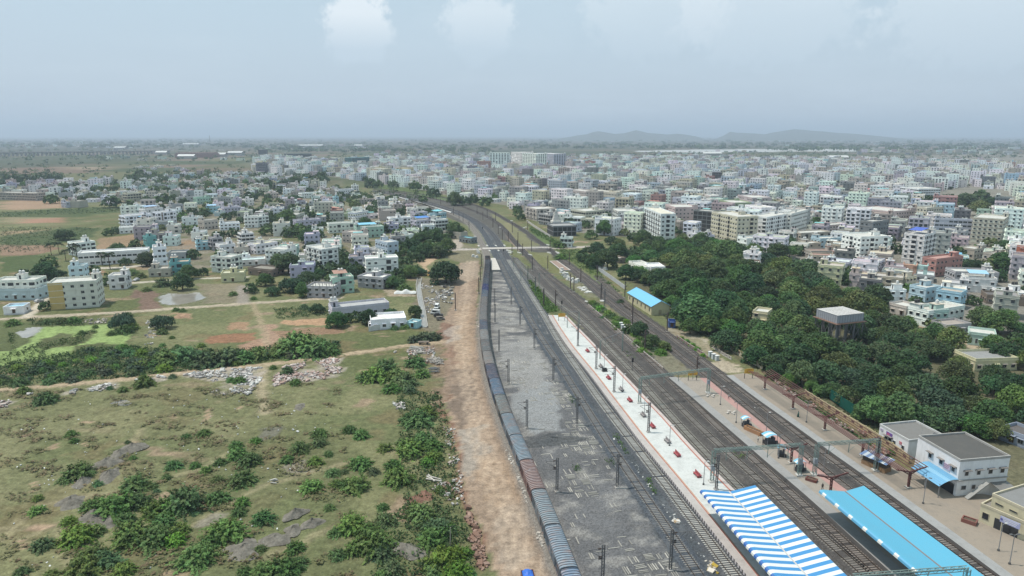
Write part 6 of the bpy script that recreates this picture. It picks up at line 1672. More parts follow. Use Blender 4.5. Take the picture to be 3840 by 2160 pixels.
# second and third rows on the left
for row in (
 ('H',(502,1180),(660,1218),13.0,'offwhite','grey and white four-storey flats with corner balconies left of the white banded flats','the corner-balcony flats',dict(r=(770,1185),balc=2,accent=(.2,.2,.21),**AP)),
 ('H',(728,962),(1022,948),8.0,'offwhite','pale greenish two-storey house with a stepped left wing','the stepped pale house',dict(d=10,balc=3)),
 ('H',(864,1040),(1050,1052),8.2,'pink','pinkish beige two-storey house with a flat tan terrace','the pinkish beige house',dict(d=10,roofc=(.5,.43,.38))),
 ('H',(1012,1000),(1285,985),8.6,'mint','pale mint house with blue sheet roof room and dark vertical window strips','the mint strip house',dict(d=10,roofc=(.55,.55,.53),sheet=(.2,.48,.66))),
 ('H',(1356,905),(1560,893),9.6,'white','white three-storey house with a dark open top floor','the open-top white house',dict(d=10,balc=2)),
 ('H',(1612,930),(1800,915),9.0,'lavender','lavender house with a bright blue slanted sheet on the roof','the lavender house',dict(d=10,sheet=(.06,.2,.55))),
 ('H',(1812,860),(1915,845),7.8,'sky','pale turquoise house with turquoise sheet roof by the railway bend','the turquoise bend house',dict(d=9,sheet=(.2,.55,.62))),
 ('H',(1805,925),(1930,915),9.5,'offwhite','off-white three-storey house with open balconies by the railway bend','the open balcony bend house',dict(d=8,balc=1)),
 ('H',(1235,830),(1408,825),9.5,'beige','plain beige blank walled house behind the open-top white house','the blank beige house',dict(d=12,wfrac=.25)),
 ('H',(1200,1120),(1322,1150),11,'blue','narrow pale blue house with a tan roof room and long terrace','the narrow pale blue house',dict(d=8)),
 ('H',(1130,1205),(1245,1215),5.5,'offwhite','small white house below the narrow pale blue house','the small white terrace house',dict(d=8)),
 ('H',(1885,1030),(2058,1050),5.5,'tan','tan single-storey house near the turquoise kiosk at the crossing','the tan crossing house',dict(d=8)),
 ('H',(1412,1062),(1500,1075),5.2,'white','small white house with a long white wall under the trees','the small white walled house',dict(d=8)),
 ('H',(405,930),(652,912),7.5,'lavender','long lavender white two-storey house with column stubs','the stub-topped lavender house',dict(d=9,rebar=True)),
 ('H',(410,870),(490,845),8.5,'cream','narrow cream house with a tall roof room','the narrow cream house',dict(d=9)),
 ('H',(555,795),(668,790),7.6,'white','white house with a dark open ground floor and flat parapet','the white parapet house',dict(d=9)),
 ('H',(670,800),(800,790),6.8,'beige','beige open fronted house beside the white parapet house','the open-front beige house',dict(d=9,balc=1)),
 ('H',(795,870),(990,850),5.6,'green','low pale green house with long flat roof','the low pale green house',dict(d=9)),
 ('H',(1000,850),(1130,830),7.5,'white','white house with a royal blue roof edge','the blue-edged white house',dict(d=9,accent=(.08,.12,.5))),
 ('H',(1110,830),(1210,825),5,'dgrey','dark grey house with lilac white sheet roof','the lilac-roofed dark house',dict(d=8,roofc=(.55,.53,.6),stair=False)),
 ('H',(1605,850),(1725,840),8.2,'lavender','grey lilac house with two white tanks near the palms','the grey lilac house',dict(d=9)),
 ('H',(830,620),(985,610),8,'offwhite','off-white house with roof columns near the far bend','the far off-white house',dict(d=10,rebar=True)),
 ('H',(705,700),(835,690),7,'pink','pink house beside a narrow blue tower','the far pink house',dict(d=10)),
 ('H',(790,690),(832,688),12,'sky','narrow sky blue tower house among low pink houses','the sky blue tower',dict(d=7)),
 ('H',(1000,720),(1200,712),6,'tan','tan row house with many roof columns behind the white parapet house','the tan row house',dict(d=9)),
 ('H',(460,655),(690,640),7,'white','long white house with a white roof pavilion','the long white pavilion house',dict(d=9)),
 ('H',(95,655),(225,650),7,'pink','pink house with stepped parapet in the far rows','the stepped pink house',dict(d=9)),
 ('H',(-10,895),(125,880),9.0,'white','bright white three-storey house with white verandah rails','the railed white house',dict(d=9,balc=2)),
 ('H',(0,1170),(215,1140),7.0,'offwhite','pale two-storey house with a flat cream roof and many tanks','the many-tank pale house',dict(d=10,roofc=(.55,.53,.4))),
 ('G',(1260,885),(1522,862),10.2,'white','white three-storey house with stepped terraces at the field edge','the stepped white house',dict(d=12,balc=2)),
 ('G',(1196,1002),(1386,992),5.2,'white','small white bungalow at the field edge','the field-edge bungalow',dict(d=10,roofc=(.62,.62,.6))),
 ('G',(1455,815),(1642,798),10.0,'offwhite','white house with a pale blue sheet roof behind the stepped white house','the blue-sheet white house',dict(d=10,sheet=(.3,.42,.6))),
 ('G',(1612,848),(1768,830),11.0,'white','white house with a brown vertical stripe beside the blue-sheet house','the brown-striped white house',dict(d=10,strips=[(1,2.5,(.2,.13,.1))],balc=2)),
 ('G',(1728,770),(1842,762),8.5,'grey','light grey house behind the brown-striped house','the light grey back house',dict(d=9)),
 ('G',(1530,945),(1740,935),5.0,'grey','low grey row house in front of the brown-striped house','the low grey row house',dict(d=9)),
 ('G',(662,745),(800,735),6.5,'lavender','blue lavender house with a dark verandah alone by the red field','the lone lavender house',dict(d=12)),
 ('G',(790,735),(880,725),7.5,'tan','tan blank sided house joined to the lone lavender house','the blank tan house',dict(d=14,wfrac=.1)),
 ('G',(-40,645),(350,655),9.5,'tan','long tan three-storey arcade building at the left edge','the long tan arcade',dict(d=14,gap=2.4,ww=1.5,wh=1.5,hood=False,**AP)),
 ('G',(1280,660),(1420,650),10,'cream','cream three-storey house with arched balconies in the back rows','the cream arched house',dict(d=10,balc=1)),
 ('G',(780,630),(880,628),7,'cream','square cream house with white roof tank beside a tall palm','the square cream house',dict(d=9)),
 ('G',(585,655),(735,650),5.5,'grey','low grey house with many small windows near the tall palm','the low grey palm house',dict(d=9)),
 ('G',(945,650),(1100,640),6.5,'beige','beige house with several white tanks in the back rows','the beige tank house',dict(d=9)),
 ('G',(1795,700),(1970,690),6.5,'grey','grey house with tan top room in the back rows','the tan-topped grey house',dict(d=9)),
 ('G',(1980,700),(2120,690),8,'mint','pale green house with a greenish roof room','the pale green room house',dict(d=9)),
 ('G',(2190,700),(2320,690),8.5,'grey','pinkish grey house with dark arched ground floor','the grey arched house',dict(d=9)),
 ('G',(1475,1090),(1572,1080),8.5,'teal','narrow teal house with a pale roof room behind the school tower','the narrow teal house',dict(d=7)),
 ('G',(1975,1150),(2125,1140),5.8,'sky','pale blue house with dark open front','the pale blue open house',dict(d=9)),
 ('G',(2135,1105),(2235,1095),9,'grey','grey beige house with open upper verandah','the grey beige verandah house',dict(d=8,balc=1)),
 ('G',(2210,1175),(2365,1160),7.5,'offwhite','stepped beige house with a tower like stair block','the stair-tower house',dict(d=9)),
 ('G',(2425,1060),(2550,1050),9,'offwhite','beige three-storey house with white tanks near the empty plot','the white-tanked beige house',dict(d=9,balc=1)),
 ('G',(2365,1200),(2500,1190),5.5,'cream','flat cream roofed bungalow with white parapet','the cream flat bungalow',dict(d=9)),
 ('G',(2455,890),(2590,885),10,'white','white four-storey house with rows of dark windows','the white windowed house',dict(d=9,gap=2.6)),
 ('G',(2210,960),(2410,950),6,'white','white flat house with a long shed roof','the white long-shed house',dict(d=10)),
 ('G',(2050,930),(2190,915),8,'pink','pale pink two-storey house in the middle rows','the pale pink row house',dict(d=9)),
 ('G',(2070,800),(2210,795),6.5,'sky','pale house with a blue white canopy roof','the blue canopy house',dict(d=9,sheet=(.3,.5,.68))),
 ('G',(2255,800),(2420,790),7,'lavender','wide lavender blue house in the back rows','the wide lavender house',dict(d=10)),
):
 f,L_,R_,h,col,lab,sh,kw = row
 kw = dict(kw); d = kw.pop('d',9)
 B_(f,L_,R_,h,d,col,lab,sh,**kw)
B_('Q',(1150,880),(1310,905),4.2,6,'dgrey','round cornered kiosk building with turquoise roof at the left end of the crossing','the turquoise crossing kiosk',stair=False,tank=None,roofc=(.2,.50,.58),cat='kiosk',name='kiosk_building',bands=False)
# ------- right of the railway
for row in (
 ('I',(1332,792),(1500,862),21,'offwhite','tall white seven-storey apartment block with balconies, nearest tall block to the crossing','the tall white apartment block',dict(r=(1620,850),balc=2,roofc=(.6,.57,.48),ww=1.4,**AP)),
 ('I',(2012,838),(2272,892),20,'cream','large cream and pinkish six-storey apartment block behind the tree belt','the large cream apartment block',dict(r=(2440,878),balc=4,strips=None,**AP)),
 ('I',(1828,822),(2010,838),17.5,'dgrey','raw grey concrete apartment block left of the large cream block','the raw concrete block',dict(d=12,openg=1,stair=False,tank=None,**AP)),
 ('I',(1012,806),(1072,836),13.5,'offwhite','white four-storey house with dark brown window bands','the brown-banded white house',dict(r=(1222,822),balc=2,accent=(.16,.09,.07),d=12)),
 ('I',(590,815),(742,836),11,'cream','modern cream building with a grey framed dark glass front','the grey-framed modern building',dict(r=(912,818),accent=(.3,.31,.33),d=15,ww=2.4,wh=1.6)),
 ('I',(525,890),(692,900),8.0,'white','white house with arched verandah and flat white roof','the arched verandah house',dict(d=10,balc=1,roofc=(.6,.6,.58))),
 ('I',(405,815),(540,835),9.0,'sky','pale turquoise house behind the temple tower','the turquoise house by the temple',dict(d=10)),
 ('I',(270,855),(385,872),10.0,'grey','grey house with stacked balconies left of the temple','the stacked balcony house',dict(d=9,balc=1)),
 ('I',(135,790),(250,815),11.5,'pink','pinkish three-storey row house beside the railway','the pinkish railway house',dict(r=(370,790),balc=2,d=10)),
 ('I',(345,640),(560,665),13,'grey','grey modern office with a slanted dark front','the slanted grey office',dict(d=14,accent=(.2,.2,.22),ww=2.2,**AP)),
 ('I',(565,615),(765,640),15,'pink','pinkish grey apartment block with stepped top beside the slanted office','the stepped pinkish flats',dict(d=14,**AP)),
 ('I',(770,620),(1050,650),15,'cream','long cream apartment block with many small dark windows','the long cream flats',dict(d=12,gap=2.6,**AP)),
 ('I',(1055,640),(1240,625),15.5,'cream','right wing of the long cream flats with brown window columns','the brown-columned cream wing',dict(d=12,gap=2.6,accent=(.5,.45,.35),**AP)),
 ('I',(1240,590),(1320,600),19,'offwhite','slim tall off-white block at the right end of the long cream flats','the slim off-white block',dict(d=12,gap=2.6,balc=2,**AP)),
 ('I',(1325,640),(1440,650),13,'lavender','pale lilac four-storey flats right of the slim off-white block','the pale lilac flats',dict(d=10,balc=2,**AP)),
 ('I',(1440,580),(1560,590),16,'grey','light grey five-storey flats with regular windows','the regular grey flats',dict(d=12,gap=2.6,**AP)),
 ('I',(1545,762),(1642,795),14.5,'pink','pinkish white five-storey block with a turquoise left side','the pinkish white block',dict(r=(1790,768),**AP)),
 ('I',(1910,660),(2000,680),13.5,'offwhite','narrow white and red brown building in the dense town','the red brown sided building',dict(d=10,accent=(.35,.14,.12))),
 ('I',(1985,700),(2100,715),12,'mint','blue green banded house left of the green apartment block','the blue green banded house',dict(d=10)),
 ('I',(2090,720),(2215,750),13,'green','leaf green apartment block with roof room','the leaf green block',dict(r=(2350,735),stair=True,**AP)),
 ('I',(2270,670),(2420,700),14,'pink','pinkish block with rows of brown windows behind the white towers','the brown-windowed pink block',dict(r=(2570,690),**AP)),
 ('I',(2345,770),(2510,800),18,'white','white apartment tower beside the large cream block','the white tower',dict(d=14,**AP)),
 ('I',(1980,570),(2110,590),12,'teal','unfinished block wrapped in green net with column stubs on top','the green-netted unfinished block',dict(r=(2310,570),openg=1,rebar=True,stair=False,accent=(.4,.36,.3),**AP)),
 ('I',(1890,440),(2100,445),16,'dgrey','dark grey raw concrete building standing in the far town','the dark far building',dict(d=16,openg=1,stair=False,**AP)),
 ('I',(1410,525),(1575,530),8,'white','white house with dark framed top in the mid town','the dark-framed white house',dict(d=12)),
 ('I',(1175,1335),(1340,1400),4.2,'offwhite','low white roofless compound house among the trees by the lines','the low compound house',dict(d=8,stair=False,tank=None,roofc=(.5,.49,.46))),
 ('I',(1340,1355),(1400,1395),4.6,'white','low house with a bright white sheet roof among the trees','the bright white roof',dict(r=(1530,1385),d=8,stair=False,roofc=(.68,.68,.67))),
 ('I',(975,1290),(1080,1310),3.4,'brown','small dark timber shed with a pale roof under the trees','the dark timber shed',dict(d=6,stair=False,tank=None,roofc=(.52,.5,.47),cat='shed',name='shed',bands=False)),
 ('I',(485,1098),(602,1102),7.2,'offwhite','small white two-storey gate house beside the crossing','the crossing gate house',dict(d=6,balc=1,roofc=(.6,.58,.54),cat='gate house')),
 ('I',(1768,1045),(1895,1060),7.0,'white','white house with a curved roof room below the cream block','the curved-room white house',dict(d=9)),
 ('I',(1885,1085),(2042,1075),6.0,'lavender','lilac house in front of the large cream block','the lilac front house',dict(d=8)),
 ('I',(2365,1110),(2576,1095),6.6,'white','long white two-storey house right of the large cream block','the long white two-storey',dict(d=10,tank='black')),
 ('I',(2330,1250),(2490,1262),9.0,'white','tall white and brown house with open terrace among the trees','the white and brown house',dict(d=8,roofc=(.58,.56,.52))),
 ('I',(2385,1345),(2500,1350),6.0,'brown','brown fronted house with white terrace in the tree belt','the brown-front terrace house',dict(d=8,stair=False,roofc=(.6,.6,.58))),
 ('J',(748,1052),(942,1092),16.5,'white','bright white five-storey apartment block with a white roof room','the bright white five-storey block',dict(r=(1155,1072),balc=3,ww=1.4,**AP)),
 ('J',(1375,1052),(1582,1072),19,'offwhite','tall grey white block with a blue roof shed and open balconies','the blue-shed grey white block',dict(r=(1762,1050),balc=2,sheet=(.05,.1,.45),**AP)),
 ('J',(1558,1292),(1700,1315),10.5,'salmon','salmon red three-storey house with stepped roof','the salmon red house',dict(r=(1950,1280),accent=(.52,.26,.23),roofc=(.42,.25,.22),tank=None)),
 ('J',(845,795),(1240,838),13.5,'pink','long pale pink four-storey complex with arched windows','the long pale pink complex',dict(r=(1480,815),**AP)),
 ('J',(1500,790),(1600,800),17.5,'cream','cream five-storey block with arched windows right of the pink complex','the cream arched block',dict(r=(1775,790),ww=1.2,gap=3.0,**AP)),
 ('J',(1685,905),(2060,920),16,'lavender','very long grey white block with dark window bands','the very long grey block',dict(r=(2360,930),ww=2.4,gap=3.0,hood=False,**AP)),
 ('J',(2070,895),(2380,915),19,'cream','cream building with brown slanted fins at the right edge','the brown-finned building',dict(d=14,accent=(.22,.13,.08),r=(2640,890),**AP)),
 ('J',(930,925),(1060,940),17.5,'dgrey','unfinished grey block with an open dark roof and green net','the unfinished open-top block',dict(r=(1315,935),balc=0,openg=0,accent=(.36,.34,.31),**AP)),
 ('J',(-10,895),(205,860),18.5,'white','white seven-storey block with dark bay windows','the white bay-window block',dict(d=14,balc=3,**AP)),
 ('J',(238,860),(400,820),19,'offwhite','off-white block with a tall white stair tower','the stair-tower block',dict(d=14,gap=2.6,r=(525,815),**AP)),
 ('J',(335,1055),(640,1040),8.5,'tan','tan two-storey house with a zigzag roof edge','the zigzag tan house',dict(d=12,balc=2)),
 ('J',(622,975),(800,960),9.0,'pink','salmon pink house behind the bright white block','the salmon pink back house',dict(d=10,accent=(.5,.36,.32))),
 ('J',(530,1110),(745,1100),7.5,'blue','pale blue grey house left of the bright white block','the pale blue grey house',dict(d=10)),
 ('J',(345,1165),(535,1150),6.0,'beige','beige house with a flat roof in front of the zigzag tan house','the beige flat house',dict(d=9)),
 ('J',(435,1235),(700,1235),5.0,'tan','tan house with a wide reddish terrace and pink side wall','the reddish terrace house',dict(d=11,roofc=(.3,.21,.18))),
 ('J',(1000,1250),(1240,1270),8.5,'tan','cream and salmon house with a wide cream terrace','the wide cream terrace house',dict(d=14,roofc=(.52,.47,.38),r=(1345,1235))),
 ('J',(895,1310),(1140,1335),7.5,'lavender','pale house with dark balcony rails in front of the cream terrace','the dark-railed pale house',dict(d=10,balc=2)),
 ('J',(150,640),(290,655),11,'blue','pale blue grey four-storey flats with paired windows','the paired-window flats',dict(d=12,**AP)),
 ('J',(300,650),(440,670),10,'pink','pink toned flats with red railings right of the paired-window flats','the red-railed flats',dict(d=12,balc=2,**AP)),
 ('J',(440,660),(610,680),12.5,'grey','pale grey flats with roof masts','the roof-mast flats',dict(r=(870,690),**AP)),
 ('J',(875,625),(1060,635),9,'white','white building with bright pink red sheet roofs','the pink-red roofs',dict(d=14,sheet=(.52,.18,.20),roofc=(.48,.2,.2))),
 ('J',(1075,545),(1320,560),14,'offwhite','off-white banded flats behind the pink-red roofs','the banded off-white flats',dict(d=14,balc=2,**AP)),
 ('J',(1330,590),(1520,610),13,'offwhite','white flats with long balcony strips near the dark tree cluster','the balcony-strip flats',dict(r=(1730,605),ww=2.6,**AP)),
 ('J',(1910,1190),(2080,1215),6.5,'tan','tan house with dark recessed openings under trees','the tan recessed house',dict(d=12)),
 ('J',(2170,1245),(2320,1270),8,'tan','pinkish tan house with sloping parapet near the right edge','the sloping parapet house',dict(d=10)),
 ('J',(2440,1165),(2600,1180),17,'offwhite','white block with an orange red vertical band at the right edge','the orange-banded block',dict(d=14,strips=[(3.2,8,(.48,.16,.10))],**AP)),
 ('J',(1800,1020),(1990,1035),13,'grey','grey white block with outside stair in front of the very long block','the outside-stair block',dict(d=10,**AP)),
 ('J',(1770,1110),(1960,1115),6.5,'white','low white house in front of the outside-stair block','the low white front house',dict(d=9)),
 ('F',(1916,368),(2105,395),8.2,'sky','sky blue two-storey house with black square windows','the sky blue house',dict(r=(2190,380),d=9,gap=4,roofc=(.42,.36,.3),stair=False,tank='white')),
 ('F',(1715,335),(1840,360),7.4,'blue','pale blue white house with an arched dark doorway','the arched pale blue house',dict(r=(1935,340),d=10,tank='white')),
 ('F',(1512,350),(1560,372),6.0,'white','small white cube house beside the tree belt','the small white cube house',dict(r=(1658,360),d=8)),
 ('F',(1335,285),(1500,300),8.5,'dgrey','dark house with a pale terrace above the tree belt','the pale terrace house',dict(d=10,balc=2,roofc=(.5,.47,.42))),
 ('F',(1740,500),(1860,535),7.0,'mint','mint house with oval windows beside the sandy lane','the oval-window mint house',dict(d=10,r=(1930,500),roofc=(.5,.45,.38))),
 ('F',(1858,535),(2132,490),7.2,'offwhite','white house with purple end wall and blue roof tanks','the purple-ended house',dict(d=9,roofc=(.5,.48,.44),tank='black',balc=0)),
 ('F',(2140,275),(2375,290),8,'offwhite','white house with a long pale blue roof edge','the blue-edged long house',dict(d=10,sheet=(.3,.5,.66))),
 ('F',(2060,235),(2390,245),7.5,'grey','long grey house with roof rooms in front of the salmon house','the long grey roofroom house',dict(d=12)),
 ('F',(1560,470),(1690,500),4.8,'pink','pale pink single-storey house behind the steel water tank','the pale pink low house',dict(d=9,stair=False)),
 ('F',(2215,895),(2535,885),4.6,'yellow','low yellow house with a grey flat roof among the trees','the low yellow tree house',dict(d=10,stair=False,tank=None,roofc=(.25,.25,.25))),
 ('F',(2165,690),(2370,715),5.2,'mint','pale turquoise low house with vertical slats near the sandy lane','the slatted turquoise house',dict(d=9,gap=1.8,ww=.6,wh=1.8,hood=False,stair=False)),
 ('F',(2000,640),(2180,625),4.2,'grey','low house with a rusty grey sheet roof by the sandy lane','the rusty sheet roof',dict(d=8,stair=False,tank=None,roofc=(.32,.28,.25),bands=False)),
 ('F',(2300,410),(2600,430),4.5,'brown','long low house with a dark grey sheet roof at the right edge','the long dark roof',dict(d=10,stair=False,tank=None,roofc=(.13,.12,.12),bands=False)),
 ('F',(2440,395),(2620,400),5.0,'white','low white roofed house with a black tank at the right edge','the black-tank white roof',dict(d=12,stair=True,tank='black',roofc=(.6,.6,.58))),
 ('F',(1580,260),(1690,280),6,'cream','cream house with a white tank between the shrine and the pale blue house','the cream shrine house',dict(d=9)),
 ('F',(530,530),(640,545),6,'yellow','small yellow house almost hidden in the tree belt','the hidden yellow house',dict(d=8,stair=False)),
 ('F',(455,85),(545,95),8.5,'white','white stepped house above the tree belt','the white stepped house',dict(d=8)),
 ('F',(980,110),(1190,120),6,'tan','tan house with a pale red terrace above the tree belt','the red terrace house',dict(d=10,roofc=(.36,.22,.19))),
):
 f,L_,R_,h,col,lab,sh,kw = row
 kw = dict(kw); d = kw.pop('d',11)
 B_(f,L_,R_,h,d,col,lab,sh,**kw)
# ------- special buildings
# yellow shed with blue gabled roof
e0,e1 = at('L',1760,42,4.3),at('L',1996,182,4.3); ux = (e1 - e0); ux.z = 0; Ls = ux.length; ux.normalize(); nb = Vector((-ux.y,ux.x,0))
o = thing('gabled_shed','pale yellow shed with a bright blue gabled roof beside the last line','shed',(e0.x,e0.y,0),math.atan2(ux.y,ux.x)); dd = 8.5
mb = MB(); yc = (.52,.47,.30); mb.box(0,0,-.2,Ls,dd,4.3,yc,bottom=False,top=False)
for x in (0,Ls): mb.add([(x,0,4.3),(x,dd,4.3),(x,dd / 2,6.4)],[(0,1,2)],yc)
mb.build('wall',M['plaster'],o); mb = MB(); bl = (.15,.42,.66)
for s in (0,1):
 ye,yr = (-.5,dd / 2) if s == 0 else (dd + .5,dd / 2)
 mb.quad((-.5,ye,4.05),(Ls + .5,ye,4.05),(Ls + .5,yr,6.5),(-.5,yr,6.5),bl)
mb.build('roof',M['sheet'],o)
for k in range(6):
 x = Ls * (k + .5) / 6; mb = MB(); mb.box(x - .5,-.06,1.3,x + .5,.0,3.0,(.3,.26,.18)); mb.box(x - .38,-.08,1.4,x + .38,-.062,2.9,GL); mb.build('window',M['plaster'],o)
mb = MB(); mb.box(Ls,dd * .4,0,Ls + .06,dd * .4 + 1.4,2.4,(.35,.3,.2)); mb.build('door',M['timber'],o)
landmark('the blue-roofed yellow shed',(e0 + ux * Ls / 2)); OCC.append((e0.x + ux.x * Ls / 2,e0.y + ux.y * Ls / 2,12))
# small blue tin hut + yellow wall near it
B_('L',(2168,330),(2238,333),3.0,3.5,(.05,.12,.36),'tiny blue hut at the edge of the trees beside the last line','the tiny blue hut by the lines',cat='hut',name='hut',stair=False,tank=None,roofc=(.07,.16,.42),bands=False,sides='f')
# steel water tank on lattice legs
zt = 9.0; c0,c1,c2 = at('F',1046,518,zt + 3.0),at('F',1170,572,zt + 3.0),at('F',1368,552,zt + 3.0)
ux = (c2 - c1); ux.z = 0; Lx = ux.length; ux.normalize(); vy = c0 - c1; vy.z = 0; nb = Vector((-ux.y,ux.x,0)); Ly = abs(vy.dot(nb))
o = thing('water_tank','large square panelled steel water tank on lattice legs above the trees','water tank',(c1.x,c1.y,0),math.atan2(ux.y,ux.x))
mb = MB(); tc_ = (.33,.34,.37); mb.box(0,0,zt,Lx,Ly,zt + 3.0,tc_)
for k in range(11):
 x = Lx * k / 10; mb.box(x - .08,-.1,zt,x + .08,0,zt + 3.02,(.25,.26,.29)); y = Ly * k / 10; mb.box(-.1,y - .08,zt,0,y + .08,zt + 3.02,(.25,.26,.29))
mb.build('tank',M['sheet'],o)
mb = MB(); mb.box(-.1,-.1,zt + 3.0,Lx + .1,Ly + .1,zt + 3.12,(.48,.47,.46))
for k in range(1,9): mb.box(Lx * k / 9 - .05,0,zt + 3.12,Lx * k / 9 + .05,Ly,zt + 3.2,(.36,.35,.35))
mb.build('lid',M['terrace'],o)
mb = MB(); mb.box(-.9,-.9,zt - .35,Lx + .9,-.0,zt - .05,(.2,.12,.09)); mb.box(-.9,0,zt - .35,0,Ly + .9,zt - .05,(.2,.12,.09)); mb.box(Lx,0,zt - .35,Lx + .9,Ly + .9,zt - .05,(.2,.12,.09)); mb.build('walkway',M['steel'],o)
for i in range(4):
 for j in range(4):
  x,y = Lx * i / 3,Ly * j / 3; mb = MB(); mb.box(x - .16,y - .16,0,x + .16,y + .16,zt - .3,(.16,.16,.17)); mb.build('leg',M['steel'],o)
mb = MB()
for i in range(3):
 for y in (0,Ly):
  mb.beam((Lx * i / 3,y,1.5),(Lx * (i + 1) / 3,y,zt - .6),.1,.1,(.16,.16,.17)); mb.beam((Lx * (i + 1) / 3,y,1.5),(Lx * i / 3,y,zt - .6),.1,.1,(.16,.16,.17))
 for x in (0,Lx): mb.beam((x,Ly * i / 3,1.5),(x,Ly * (i + 1) / 3,zt - .6),.1,.1,(.16,.16,.17)); mb.beam((x,Ly * (i + 1) / 3,1.5),(x,Ly * i / 3,zt - .6),.1,.1,(.16,.16,.17))
mb.build('brace',M['steel'],o); mb = MB(); mb.beam((Lx + 3.2,.2,3),(Lx + .3,.2,zt),.7,.12,(.18,.16,.15)); mb.build('ladder',M['steel'],o)
landmark('the steel water tank',(c1.x + ux.x * Lx / 2 + nb.x * Ly / 2,c1.y + ux.y * Lx / 2 + nb.y * Ly / 2)); OCC.append((c1.x + 4,c1.y + 4,9))
# temple hall with stepped tower
root = B_('I',(355,955),(415,985),8.5,16,(.23,.235,.25),'dark grey pillared temple hall with a white stepped tower on its roof','the temple with white tower',r=(605,960),cat='temple',name='temple',stair=False,tank=None,roofc=(.3,.3,.3),openg=1)
tw = at('I',440,945,8.5) - root.location; rz = root.rotation_euler.z; lx = tw.x * math.cos(-rz) - tw.y * math.sin(-rz); ly = tw.x * math.sin(-rz) + tw.y * math.cos(-rz)
mb = MB(); wt = (.62,.60,.56); mb.box(lx - 3.6,ly - 3.6,7.6,lx + 3.6,ly + 3.6,9.6,wt)
for k in range(7):
 s = 2.7 - k * .3; z = 9.6 + k * 1.15; mb.box(lx - s,ly - s,z,lx + s,ly + s,z + .75,wt); mb.box(lx - s * .9,ly - s * .9,z + .75,lx + s * .9,ly + s * .9,z + 1.15,(.36,.35,.34))
mb.tube([(lx,ly,17.6),(lx,ly,18.3),(lx,ly,18.9)],[.9,1.0,.25],wt,10); mb.build('stepped_tower',M['plaster'],root)
# small water tower near the temple
p = at('I',1205,990); o = thing('water_tower','small mushroom shaped white water tower among the trees','water tower',p)
mb = MB()
for k in range(6): a = k * math.pi / 3; mb.box(1.8 * math.cos(a) - .15,1.8 * math.sin(a) - .15,0,1.8 * math.cos(a) + .15,1.8 * math.sin(a) + .15,9,(.45,.46,.44))
mb.build('leg',M['concrete'],o); mb = MB(); mb.tube([(0,0,8.8),(0,0,9.4),(0,0,11.6),(0,0,12.6)],[2.0,3.0,3.0,.6],(.55,.58,.54),18); mb.build('tank',M['concrete'],o)
p = at('J',1250,1408,3.0); o = thing('shrine','small stepped orange shrine tower on a low roof','shrine',(p.x,p.y,0)); mb = MB(); mb.box(-2.6,-2.6,0,2.6,2.6,4.2,(.42,.36,.3)); mb.build('base',M['plaster'],o); mb = MB()
for k in range(5): s = 2.0 - k * .36; mb.tube([(0,0,4.2 + k * .8),(0,0,4.9 + k * .8)],[s,s * .85],(.52,.26,.16) if k % 2 == 0 else (.55,.42,.34),12)
mb.build('stepped_tower',M['plaster'],o); landmark('the orange shrine',p)
for f,x,y,c,lab in (('F',1705,300,(.50,.30,.22),'ornate salmon gateway arch left of the turquoise one'),('F',1785,305,(.40,.55,.52),'ornate pale turquoise gateway arch right of the salmon one')):
 p = at(f,x,y); o = thing('gateway',lab,'gateway',p,RAD(-34)); mb = MB(); mb.box(-3.2,-1,0,-1.4,1,8,c); mb.box(1.4,-1,0,3.2,1,8,c); mb.build('pier',M['plaster'],o); mb = MB(); mb.box(-3.2,-1,6.2,3.2,1,8.6,shade(c,1.1)); mb.tube([(-3.2,0,8.6),(-3.2,0,10)],[.6,.1],c,8); mb.tube([(3.2,0,8.6),(3.2,0,10)],[.6,.1],c,8); mb.build('arch',M['plaster'],o)
# white station building (corner roof points measured)
zr = 9.6
a,b_,c,d_ = at('N',1515,32,zr),at('N',1940,278,zr),at('N',2452,242,zr),at('N',2000,5,zr)
def station_house(a,b_,c,z0,zr,label,short,colw,roofc,par,wins,name='station_building'):
 """corner building: long left face a-b, right face b-c"""
 ux = (b_ - a); ux.z = 0; w = ux.length; ux.normalize(); nb = Vector((-ux.y,ux.x,0)); d = abs((c - b_).dot(nb))
 o = thing(name,label,'station building',(a.x,a.y,0),math.atan2(ux.y,ux.x))
 mb = MB(); mb.box(0,0,0,w,d,zr - .5,colw,bottom=False,top=False); mb.build('wall',M['plaster'],o)
 mb = MB(); mb.box(.05,.05,zr - .6,w - .05,d - .05,zr - .45,roofc,bottom=False)
 for q in ((-.06,-.06,w + .06,.2),(-.06,d - .2,w + .06,d + .06),(-.06,.2,.2,d - .2),(w - .2,.2,w + .06,d - .2)): mb.box(q[0],q[1],zr - .55,q[2],q[3],zr,par,bottom=False)
 mb.build('roof',M['terrace'],o)
 for side,t,z,ww,wh,hood in wins:
  me = MB(); me.box(-ww / 2 - .1,-.08,0,ww / 2 + .1,0,wh,shade(colw,.8)); me.box(-ww / 2,-.1,.1,ww / 2,-.082,wh - .1,GL,1)
  if hood: me.box(-ww / 2 - .45,-.7,wh + .15,ww / 2 + .45,0,wh + .27,(.22,.2,.19)); me.box(-ww / 2 - .45,-.12,wh - .2,-ww / 2 - .35,0,wh + .15,(.25,.23,.22)); me.box(ww / 2 + .35,-.12,wh - .2,ww / 2 + .45,0,wh + .15,(.25,.23,.22))
  q = me.build('window',[M['plaster'],M['glass']],o)
  q.location = (w * t,0,z) if side == 'f' else (w,d * t,z); q.rotation_euler = (0,0,0 if side == 'f' else math.pi / 2)
 if short: landmark(short,(a + b_) / 2)
 cx = (a + c) / 2; OCC.append((cx.x,cx.y,14))
 return o,w,d
